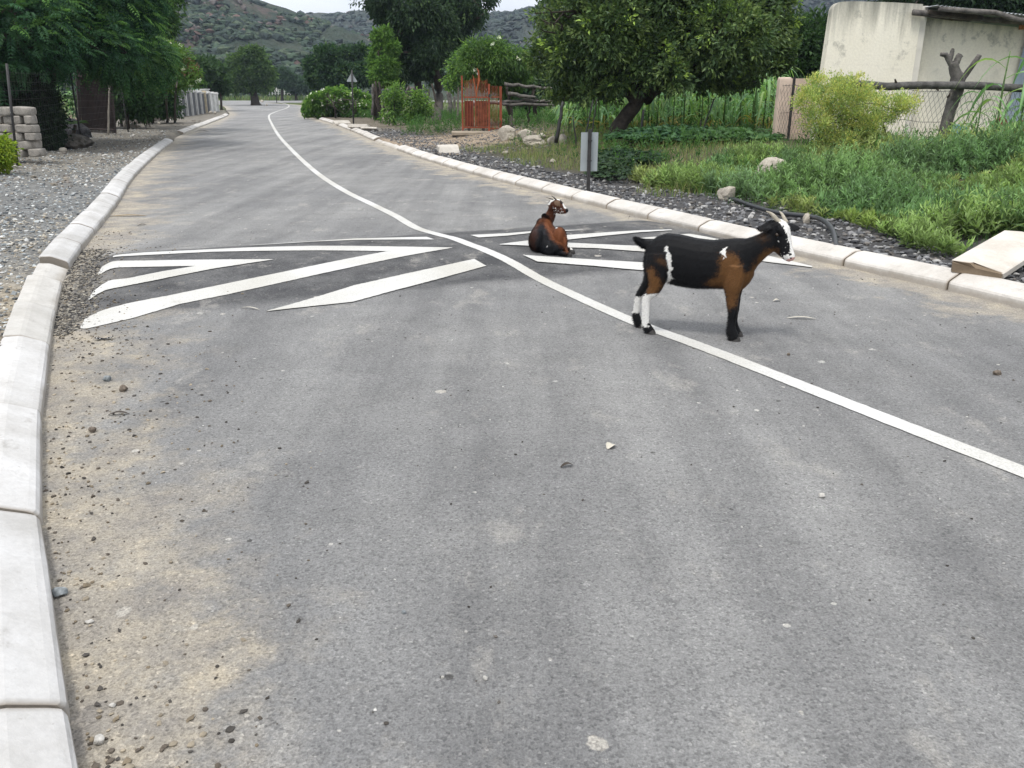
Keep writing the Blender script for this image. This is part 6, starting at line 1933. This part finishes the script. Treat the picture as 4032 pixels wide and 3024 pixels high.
    def zoomof(Vx):       # body plane -> coordinates of the traced drawing
        Q = project(Vx - lf[None] * ((Vx - O) @ lf)[:, None])
        return (Q - (2400, 750)) / S
    Z = zoomof(V)
    jit = np.stack([fnoise(V, 45, 1, 3), fnoise(V, 45, 2, 3)], -1) * 16 + np.stack([fnoise(V, 160, 3, 2), fnoise(V, 160, 4, 2)], -1) * 9
    Zj = Z + jit; Zs = Z + jit * 2.2 + 11 * rng.standard_normal(Z.shape)
    C = np.empty((len(V), 3)); C[:] = (.0075, .0078, .0090)
    BR = np.array((.125, .060, .022)); WH = np.array((.74, .73, .70))
    def paint(poly, c, k=1.0, Zq=None):
        if Zq is None:                                # hair tips blend the patches into one another
            w = np.mean([inpoly(Z + jit * 1.5 + 17 * rng.standard_normal(Z.shape), poly) for _ in range(9)], 0) * k
        else:
            w = inpoly(Zq, poly) * k
        C[:] = C * (1 - w[:, None]) + np.array(c) * w[:, None]
    paint([(930, 880), (1080, 775), (1085, 690), (1080, 610), (1150, 575), (1235, 595), (1262, 660), (1305, 770), (1370, 775), (1440, 650), (1520, 555), (1640, 560), (1600, 640), (1430, 800), (1395, 870), (1345, 960), (1250, 975), (1235, 1060), (1195, 1120), (1150, 1110), (1130, 960), (1115, 915), (1040, 912)], BR)
    paint([(1180, 640), (1250, 640), (1310, 800), (1300, 930), (1180, 900), (1110, 850)], BR * 1.25, .6)
    paint([(1420, 400), (1500, 395), (1540, 400), (1530, 480), (1450, 480)], BR * .5, .5)
    paint([(402, 720), (440, 712), (500, 800), (527, 860), (505, 940), (470, 985), (385, 995), (408, 900), (395, 800)], BR * 1.25, 1.0)
    paint([(465, 600), (540, 625), (592, 675), (585, 715), (520, 680)], BR * .7, .7)
    paint([(558, 515), (592, 520), (604, 570), (624, 605), (626, 720), (618, 790), (638, 840), (592, 855), (565, 905), (548, 895), (570, 850), (598, 800), (594, 700), (578, 600)], WH, 1, Zj)
    paint([(1147, 528), (1142, 628), (1125, 622), (1086, 570), (1100, 548)], WH, 1, Zj)
    near, farl = W < 0, W >= 0
    m = inpoly(Zj, [(285, 1000), (350, 985), (485, 962), (470, 1060), (410, 1180), (400, 1288), (300, 1288), (300, 1050)]) & near
    C[m] = WH
    m = inpoly(Zj, [(240, 1045), (330, 1045), (330, 1200), (200, 1205)]) & farl
    C[m] = WH * .96
    # head
    hv = V - poll
    t = hv @ Ax / L; nn = hv @ Nh; ll = hv @ Lh
    ish = (t > -.15) & (nn > -.125) & (np.abs(ll) < .062) & (Z[:, 0] > 1545)
    top = np.interp(t, [h[0] for h in hs], [h[1] for h in hs])
    hj = fnoise(V, 80, 6, 3) * .010
    wb = np.interp(t, [-.12, .0, .15, .35, .5, .62, .75, .9, 1.05], [.030, .036, .038, .030, .021, .016, .018, .026, .04])
    m = ish & (np.abs(ll - .004) + hj < wb) & (nn > top - .030)
    C[m] = WH * 1.02
    m = ish & (t > .86 + hj * 2) & (nn > -.052) & (nn < -.004)
    C[m] = WH * .95
    m = ish & (t > .985) & (nn > -.040)
    C[m] = (.58, .34, .30)
    m = ish & (fnoise(V, 95, 9, 2) > .58) & (t > .38) & (t < .9) & (np.abs(ll) > .02) & (nn > -.055)
    C[m] = WH * .8
    m = ish & (t > .7) & (nn < -.056) & (t < .95)
    C[m] = C[m] * .5 + BR * .25
    # nostrils and mouth line
    for sg in (-1, 1):
        d = np.linalg.norm(hv - (Ax * L * .975 + Nh * -.006 + Lh * sg * .017), axis=1)
        C[d < .0085] = (.02, .012, .012)
    m = ish & (np.abs(nn + .046 + .012 * (t - .9) * 8) < .003) & (t > .82)
    C[m] = (.03, .02, .02)
    lay = np.empty_like(V); lay[:] = -u * .8 - up * .55
    lay[ish] = -Ax * .8
    Hl = np.full(len(V), .011); Hl[ish] = .005; Hl[Z[:, 1] > 1000] = .007
    tm = Z[:, 0] < 345
    tm &= Z[:, 1] < 600
    Hl[tm] = .016; lay[tm] = -u * 1.0 + up * .25
    th = (Z[:, 1] > 1180) & (Z[:, 1] < 1400); Hl[th] = .012
    hv_, hf_, hc_ = hairs(V, Nn, C, lay, Hl, 52000)
    tp = V[tm]
    if len(tp):
        h2 = hairs(tp, Nn[tm], C[tm], -u + np.array((0, 0, -.1)), .018, 1600)
        hf_ = np.vstack([hf_, h2[1] + len(hv_)]); hv_ = np.vstack([hv_, h2[0]]); hc_ = np.vstack([hc_, h2[2]])
    loc = np.array((*((A0 + B0) / 2), 0))
    g = thing('goat', 'black and brown goat with white hind legs and face standing across the centre line', 'goat', loc)
    mk('body', np.vstack([V, hv_]), [f for f in Fs] + [hf_ + len(V)], M_goat, g, tint=np.vstack([C, hc_]), smoothf=True)
    # horns
    def horn(b, dx, dz, dw, r):
        tpt = b + u * dx + up * dz + lf * dw
        mid = (b + tpt) / 2 + up * .012 - u * .004
        P = catmull([b - (tpt - b) * .12, b, mid, tpt], 5)
        V, F2 = tube(P, np.interp(np.linspace(0, 1, len(P)), [0, .3, .7, 1], [r, r * .95, r * .62, r * .12]), 12, .02)
        mk('horn', V, F2, M_horn, g, smoothf=True)
    horn(Hz(835, 385, -.018), -.078, .063, -.018, .0165)
    horn(Hz(1045, 375, .02), -.046, .056, .03, .0125)
    for sg in (-1, 1):
        c = poll + Ax * L * .285 - Nh * .012 + Lh * sg * .0515
        V0, F0 = ICO[3]
        mk('eye', V0 * .0115 + c, F0, M_eye, g, smoothf=True)
    def hoof(x, y, w, k=1.0):
        c = Gz(x, y, w); zb = 0.0
        S_ = []
        zt = max(.030, c[2] + .012)
        for f in np.linspace(0, 1, 6):
            z = zt * f - .001 * (f == 0)
            r = 1.0 - .22 * f
            Rr = []
            for an in np.arange(24) * 2 * np.pi / 24:
                a, b = math.cos(an), math.sin(an)
                cl = 1 - .32 * math.exp(-((abs(b)) / .16) ** 2) * (a > 0)
                Rr.append(np.array((*(c[:2] + u[:2] * .006 * (1 - f)), z)) + u * a * .036 * r * k * cl + lf * b * .027 * r * k)
            S_.append(Rr)
        mk('hoof', *loft(S_), M_hoof, g, smoothf=False)
    hoof(392, 1376, -.070); hoof(300, 1322, .060); hoof(1204, 1452, -.062, 1.08); hoof(1236, 1398, .055)
standing_goat()

def lying_goat():
    D0 = onroad(2165, 1005)[1]
    S = 250 / 1536
    Z2 = lambda x, y, d=0.0: at(2050 + x * S, 760 + y * S, D0 + d)
    zc = lambda r: r * S * mpp(D0)
    X = np.array((1., 0, 0)); up = np.array((0, 0, 1.)); Y = np.array((0, 1., 0))
    gz = float(road_z(*Z2(700, 1480)[:2]))
    pieces = []
    # trunk from rump (near) to chest (far): (x, top y, bottom y, half width px, extra depth)
    tab = [(690, 1280, 1500, 120, -.01), (670, 1150, 1512, 260, .04), (640, 1010, 1510, 370, .11), (615, 900, 1490, 410, .19), (590, 810, 1440, 385, .27), (575, 720, 1360, 320, .35), (575, 640, 1260, 250, .43), (600, 570, 1130, 185, .50), (640, 580, 1010, 130, .57), (680, 660, 960, 70, .61)]
    R_ = []
    for x, t, b, w, d in tab:
        T = Z2(x, t, d); B = Z2(x, b, d)
        B[2] = max(B[2], gz + .004)
        ax = X * .97 - Y * .25
        R_.append(ring((T + B) / 2, (T - B) / 2, ax * zc(w), 22, 2.2))
    pieces.append(loft(R_))
    # belly bulge to the left, hip and thigh to the right
    def blobp(x, y, d, rx, ry, rz_):
        V0, F0 = ICO[3]
        return (V0 * np.array((zc(rx), ry, zc(rz_))) + Z2(x, y, d), F0)
    pieces.append(blobp(400, 1150, .20, 205, .17, 270))
    pieces.append(blobp(930, 1060, .16, 180, .12, 235))
    pieces.append(blobp(830, 1330, .06, 250, .08, 170))
    pieces.append(blobp(480, 800, .42, 110, .07, 200))
    def limb(P, r):
        P = catmull(P, 4); rr = np.interp(np.linspace(0, 1, len(P)), np.linspace(0, 1, len(r)), r)
        return tube(P, [zc(q) for q in rr], 12)
    pieces.append(limb([Z2(980, 1000, .14), Z2(1050, 1140, .08), Z2(1075, 1260, .05), Z2(1110, 1400, .02), Z2(1130, 1450, .0)], [110, 85, 55, 42, 45]))
    pieces.append(limb([Z2(900, 1440, .02), Z2(1000, 1460, -.01), Z2(1110, 1470, -.03), Z2(1180, 1440, -.02)], [70, 62, 52, 36]))
    pieces.append(limb([Z2(1060, 1330, .16), Z2(1150, 1360, .13), Z2(1215, 1370, .11), Z2(1252, 1395, .09)], [60, 50, 42, 30]))
    # neck
    nk = [(620, 640, 175, .47), (690, 590, 140, .50), (735, 500, 116, .50), (765, 410, 104, .49), (795, 320, 112, .47), (830, 250, 110, .45)]
    R_ = []
    P = np.array([Z2(x, y, d) for x, y, r, d in nk]); T = np.gradient(P, axis=0); T /= np.linalg.norm(T, axis=1)[:, None]
    for q, tt, (x, y, r, d) in zip(P, T, nk):
        a = np.cross(Y, tt); a /= np.linalg.norm(a); b = np.cross(tt, a)
        R_.append(ring(q, a * zc(r), b * zc(r) * .85, 16))
    pieces.append(loft(R_))
    # head: profile looking right, turned slightly away
    hs = [((770, 165), (760, 330), 70, .46), ((860, 140), (800, 420), 100, .45), ((930, 150), (850, 470), 104, .44), ((1000, 200), (900, 490), 92, .42), ((1040, 270), (960, 500), 76, .40), ((1085, 340), (1030, 500), 60, .385), ((1125, 375), (1075, 495), 52, .375), ((1150, 400), (1110, 480), 40, .37), ((1158, 425), (1140, 455), 18, .365)]
    R_ = []
    for a, b, w, d in hs:
        T, B = Z2(*a, d), Z2(*b, d)
        side = np.array((.30, .95, 0)); side /= np.linalg.norm(side)
        R_.append(ring((T + B) / 2, (T - B) / 2, side * zc(w), 16))
    pieces.append(loft(R_))
    def ear(P, W, nrm):
        P = catmull(P, 4); T = np.gradient(P, axis=0); T /= np.linalg.norm(T, axis=1)[:, None]
        R_ = []
        for i, (q, tt) in enumerate(zip(P, T)):
            f = i / (len(P) - 1); s = np.cross(tt, nrm); s /= np.linalg.norm(s); n2 = np.cross(s, tt)
            ww = np.interp(f, [0, .15, .45, .75, .92, 1], [.4, .75, 1, .8, .45, .1])
            R_.append(ring(q, s * zc(W) * ww, n2 * .006, 12))
        return loft(R_)
    pieces.append(ear([Z2(850, 175, .375), Z2(870, 235, .355), Z2(900, 290, .35), Z2(950, 325, .355)], 68, -Y + up * .1))
    pieces.append(ear([Z2(800, 165, .50), Z2(745, 200, .50), Z2(695, 260, .50), Z2(665, 320, .50)], 48, -Y * .9 + up * .4 - X * .3))
    V, Nn, Fs = remesh(pieces, .0050, 4)
    V[:, 2] = np.maximum(V[:, 2], road_z(V[:, 0], V[:, 1]) + .001)
    Z = (project(V) - (2050, 760)) / S
    jit = np.stack([fnoise(V, 40, 11, 3), fnoise(V, 40, 12, 3)], -1) * 38 + np.stack([fnoise(V, 150, 13, 2), fnoise(V, 150, 14, 2)], -1) * 22
    Zj = Z + jit
    BRN = np.array((.165, .058, .024)); DKB = np.array((.060, .022, .012)); BK = np.array((.0085, .009, .011)); WH = np.array((.74, .73, .70))
    C = np.empty((len(V), 3)); C[:] = BK
    def paint(poly, c, k=1.0, Zq=None):
        if Zq is None:
            w = np.mean([inpoly(Z + jit + 30 * rng.standard_normal(Z.shape), poly) for _ in range(9)], 0) * k
        else:
            w = inpoly(Zq, poly) * k
        C[:] = C * (1 - w[:, None]) + np.asarray(c) * w[:, None]
    paint([(150, 1000), (260, 850), (420, 760), (400, 1000), (330, 1250), (420, 1480), (280, 1350), (160, 1180)], DKB, .65)
    paint([(330, 830), (380, 740), (560, 560), (560, 640), (460, 760)], BRN)
    paint([(560, 620), (650, 560), (740, 640), (830, 730), (900, 820), (1010, 820), (1090, 930), (1140, 1080), (1140, 1200), (1090, 1260), (1010, 1300), (920, 1250), (820, 1180), (730, 1090), (690, 1000), (640, 880), (560, 760)], BRN)
    paint([(700, 760), (800, 760), (870, 860), (760, 930), (690, 860)], DKB, .5)
    paint([(1040, 1250), (1110, 1240), (1160, 1430), (1090, 1450)], BRN)
    paint([(590, 640), (650, 300), (780, 120), (900, 120), (1020, 200), (1170, 380), (1170, 520), (900, 530), (860, 760), (760, 700), (680, 600)], DKB * 1.25, 1, Z + jit * .3)
    paint([(560, 560), (640, 500), (700, 560), (640, 620), (570, 640)], BK, .9)
    paint([(800, 110), (900, 100), (985, 165), (940, 178), (850, 150)], WH, 1, Z + jit * .2)
    paint([(1015, 245), (1040, 255), (1125, 365), (1090, 380), (1050, 360), (1020, 300)], WH, 1, Z + jit * .2)
    paint([(1080, 370), (1170, 370), (1170, 470), (1110, 500), (1090, 440)], BK, 1, Z + jit * .2)
    paint([(945, 170), (1030, 190), (1020, 260), (960, 260)], BK, 1, Z + jit * .2)
    paint([(640, 270), (780, 120), (835, 160), (760, 210), (700, 290), (660, 300)], WH, 1, Z + jit * .3)
    paint([(795, 190), (940, 180), (965, 330), (880, 320), (810, 260)], (.15, .095, .062), 1, Z + jit * .15)
    m = inpoly(Z, [(780, 300), (880, 380), (1010, 340), (1080, 380), (1030, 520), (860, 540), (760, 520)]) & (fnoise(V, 95, 21, 2) > .36)
    C[m] = WH * .85
    paint([(1190, 1310), (1240, 1290), (1260, 1380), (1215, 1400)], WH, 1, Z)
    paint([(840, 840), (890, 830), (890, 850), (845, 855)], WH, 1, Z)
    paint([(635, 1265), (655, 1270), (655, 1310), (640, 1315)], WH, 1, Z)
    lay = np.empty_like(V); lay[:] = -Y * .7 - up * .5
    Hl = np.where(Z[:, 1] < 520, .006, .012)
    hv_, hf_, hc_ = hairs(V, Nn, C, lay, Hl, 30000)
    loc = np.array((*Z2(700, 1480)[:2], gz))
    g = thing('goat', 'reddish brown goat with black back lying on the bump and looking right', 'goat', loc)
    mk('body', np.vstack([V, hv_]), [f for f in Fs] + [hf_ + len(V)], M_goat, g, tint=np.vstack([C, hc_]), smoothf=True)
    for a, m_, b, r in (((860, 165, .42), (800, 105, .42), (738, 66, .43), 22), ((800, 165, .47), (700, 130, .475), (612, 104, .49), 20)):
        P = catmull([Z2(*a), Z2(*m_), Z2(*b)], 6)
        mk('horn', *tube(P, np.linspace(zc(r), zc(r * .2), len(P)), 10, .03), M_horndk, g, smoothf=True)
    c = Z2(985, 225, .345); V0, F0 = ICO[3]
    mk('eye', V0 * .010 + c + Y * .01, F0, M_eye, g, smoothf=True)
    for x, y, d in ((1175, 1458, -.03), (1250, 1405, .08)):
        c = Z2(x, y, d); c[2] = float(road_z(c[0], c[1]))
        S_ = [[c + np.array((math.cos(a) * .028 * r, math.sin(a) * .020 * r, z)) for a in np.arange(14) * 2 * np.pi / 14] for z, r in ((.001, 1), (.02, .95), (.036, .7))]
        mk('hoof', *loft(S_), M_hoof, g)
lying_goat()

# ------------------------------------------------------------------ small things lying on the road
def pebble(x, y, w, h, lab, seed, mat, name='pebble', cat='stone'):
    q = onroad(x, y); s = mpp(q[1] if q[1] > 3 else math.hypot(q[1], EYE))
    V, Fc = rockmesh(q + (0, w * s * .2, h * s * .42), (w * s / 2, w * s / 2 * .8, h * s / 2 * 1.1), seed, 3)
    return tag(mk(name, V, Fc, mat, loc=q), lab, cat)
M_pale = stone_mat('pale_pebble', (.32, .31, .29), (.60, .58, .54), 30, .5, .004)
M_greyp = stone_mat('grey_pebble', (.13, .15, .16), (.30, .32, .33), 30, .5, .004)
M_brownp = stone_mat('brown_pebble', (.085, .07, .055), (.22, .18, .145), 30, .5, .004)
for k_, (x, y, w, h, lab, m_) in enumerate([
    (421, 1502, 34, 26, 'grey stone on the sand, upper of the two beside the left gutter', M_greyp),
    (484, 1542, 34, 26, 'brownish stone just right of the grey one on the sandy road edge', M_brownp),
    (361, 1704, 34, 26, 'round brown clod on the sand before the second near kerb joint', M_brownp),
    (231, 2350, 58, 34, 'blue-grey stone against the foot of the nearest left kerb', M_greyp),
    (387, 2935, 42, 36, 'white stone at the bottom left beside the nearest kerb stone', M_pale),
    (3928, 1478, 32, 22, 'dark broken stone alone on the right lane near the photo edge', M_brownp),
    (3237, 1960, 24, 18, 'small pale stone on the right of the bare near lane', M_pale),
    (1910, 2680, 20, 17, 'white pebble low in the middle of the near lane', M_pale),
    (1590, 2418, 18, 14, 'small grey pebble left of the middle of the near lane', M_greyp),
    (3105, 1400, 14, 12, 'small dark pebble on the road right of the standing goat front hooves', M_brownp),
    (1742, 2672, 14, 12, 'tiny pale pebble left of the white one low in the near lane', M_pale),
    (342, 2712, 16, 12, 'small dark crumb beside the nearest kerb at the lower left', M_brownp),
    (440, 2785, 26, 14, 'flat white chip on the sand at the lower left', M_pale),
    (350, 2455, 30, 10, 'thin white chip on the sand halfway up the nearest kerb stone', M_pale)]):
    pebble(x, y, w, h, lab, 90 + k_, m_)
def flat_leaf(x, y, L, W, rz, mat, lab, name='leaf', cat='leaf', curl=.012):
    q = onroad(x, y)
    n = 9
    R_ = []
    for i in range(n):
        s = i / (n - 1)
        w = W * math.sin(math.pi * min(.97, s * .92 + .05)) ** .8 / 2 + .0008
        z = .003 + curl * math.sin(s * 3.1)
        R_.append([((s - .5) * L, w, z + w * .25), ((s - .5) * L, 0, z), ((s - .5) * L, -w, z + w * .25), ((s - .5) * L, 0, z - .0012)])
    V, Fs = loft(R_)
    ca, sa = math.cos(rz), math.sin(rz)
    V = V @ np.array(((ca, sa, 0), (-sa, ca, 0), (0, 0, 1))) + q
    tag(mk(name, V, Fs, mat, loc=q), lab, cat)
M_drypale = plain('pale_dry_husk', (.50, .47, .40), .8, .2, .25, 30)
M_dryleaf = plain('dry_leaf', (.30, .22, .12), .8, .2, .4, 40)
M_dark = plain('dark_husk', (.06, .05, .042), .8, .2, .4, 40)
flat_leaf(3155, 1256, .20, .022, -.12, M_drypale, 'long pale dry husk lying on the road right of the standing goat', 'dry_husk', 'husk')
flat_leaf(2405, 1762, .055, .04, .9, M_drypale, 'crumpled whitish leaf in the middle of the near lane')
flat_leaf(468, 1634, .10, .022, .15, M_dark, 'dark twig-like husk on the left sand beyond the round clod', 'dry_husk', 'husk')
flat_leaf(560, 888, .10, .035, .3, M_dark, 'dark curled leaf on the far left sand beyond the bump')
flat_leaf(505, 852, .45, .05, .1, M_dryleaf, 'brown dry frond lying on the sand beyond the bump', 'dry_frond', 'frond')
flat_leaf(2232, 1838, .06, .02, .4, M_dark, 'thin dark stain-like husk on the near lane below the white leaf', 'dry_husk', 'husk')
flat_leaf(985, 1217, .16, .012, -.35, M_drypale, 'short pale straw on the road below the left bump stripes', 'straw', 'straw')
flat_leaf(3058, 1187, .055, .03, .0, M_drypale, 'white scrap of husk on the road below the standing goat muzzle', 'scrap', 'scrap')
def butterfly():
    q = onroad(410, 1338)
    t = thing('butterfly', 'black butterfly with white spots resting on the sand by the left bump end', 'butterfly', q)
    u = norm(np.array((1., .25, 0))); v = np.array((-u[1], u[0], 0))
    mk('body', *tube([q + v * -.018 + (0, 0, .006), q + (0, 0, .007), q + v * .018 + (0, 0, .006)], [.002, .003, .0015], 8), M_darkpost, t)
    blk = plain('black_wing', (.012, .012, .013), .8, .2, .2, 60); spot = plain('white_spot', (.72, .72, .70), .8, .2, .1, 60)
    for sg in (-1, 1):
        O = np.array([(0, -.012), (.030, -.022), (.052, -.010), (.058, .012), (.030, .020), (0, .012)])
        P = np.array([q + u * sg * a + v * b + (0, 0, .007 + .010 * a / .058) for a, b in O])
        n = len(P); V = np.vstack([P, P + (0, 0, .0008)])
        i = np.arange(n); j = (i + 1) % n
        w = mk('wing', V, [np.array([list(range(n))]), np.array([[n + k for k in range(n)][::-1]]), np.stack([i, n + i, n + j, j], -1)], blk, t)
        for a, b, r in ((.022, -.006, .0042), (.040, -.006, .0038), (.044, .008, .003)):
            c = q + u * sg * a + v * b + (0, 0, .0085 + .010 * a / .058)
            S_ = [[c + u * math.cos(k) * r + v * math.sin(k) * r + (0, 0, z) for k in np.arange(10) * 2 * np.pi / 10] for z in (0, .0008)]
            V2, F2 = loft(S_)
            o = mk('spot', V2 - np.array(wloc(w)), F2, spot, None); o.parent = w
butterfly()
# twigs fallen on the far left kerb gap
flat_leaf(795, 520, .5, .12, .2, M_dark, 'dark clump of dead weed at the far left kerb gap', 'dead_weed', 'weed', .06)

# ------------------------------------------------------------------ thin air between the road and the hills
def haze():
    m = bpy.data.materials.new('haze'); m.use_nodes = True
    n = m.node_tree; n.nodes.clear()
    out = n.nodes.new('ShaderNodeOutputMaterial')
    v = n.nodes.new('ShaderNodeVolumePrincipled')
    v.inputs['Color'].default_value = (.66, .79, 1.0, 1)
    v.inputs['Density'].default_value = .00032
    v.inputs['Anisotropy'].default_value = .2
    n.links.new(v.outputs[0], out.inputs['Volume'])
    V, Fq = box((60, 300, 75), (3400, 700, 155))
    V[:, 2] = np.where(V[:, 2] > 50, 260, -3)
    o = mk('haze', V, Fq, m)
    tag(o, kind='stuff')
haze()
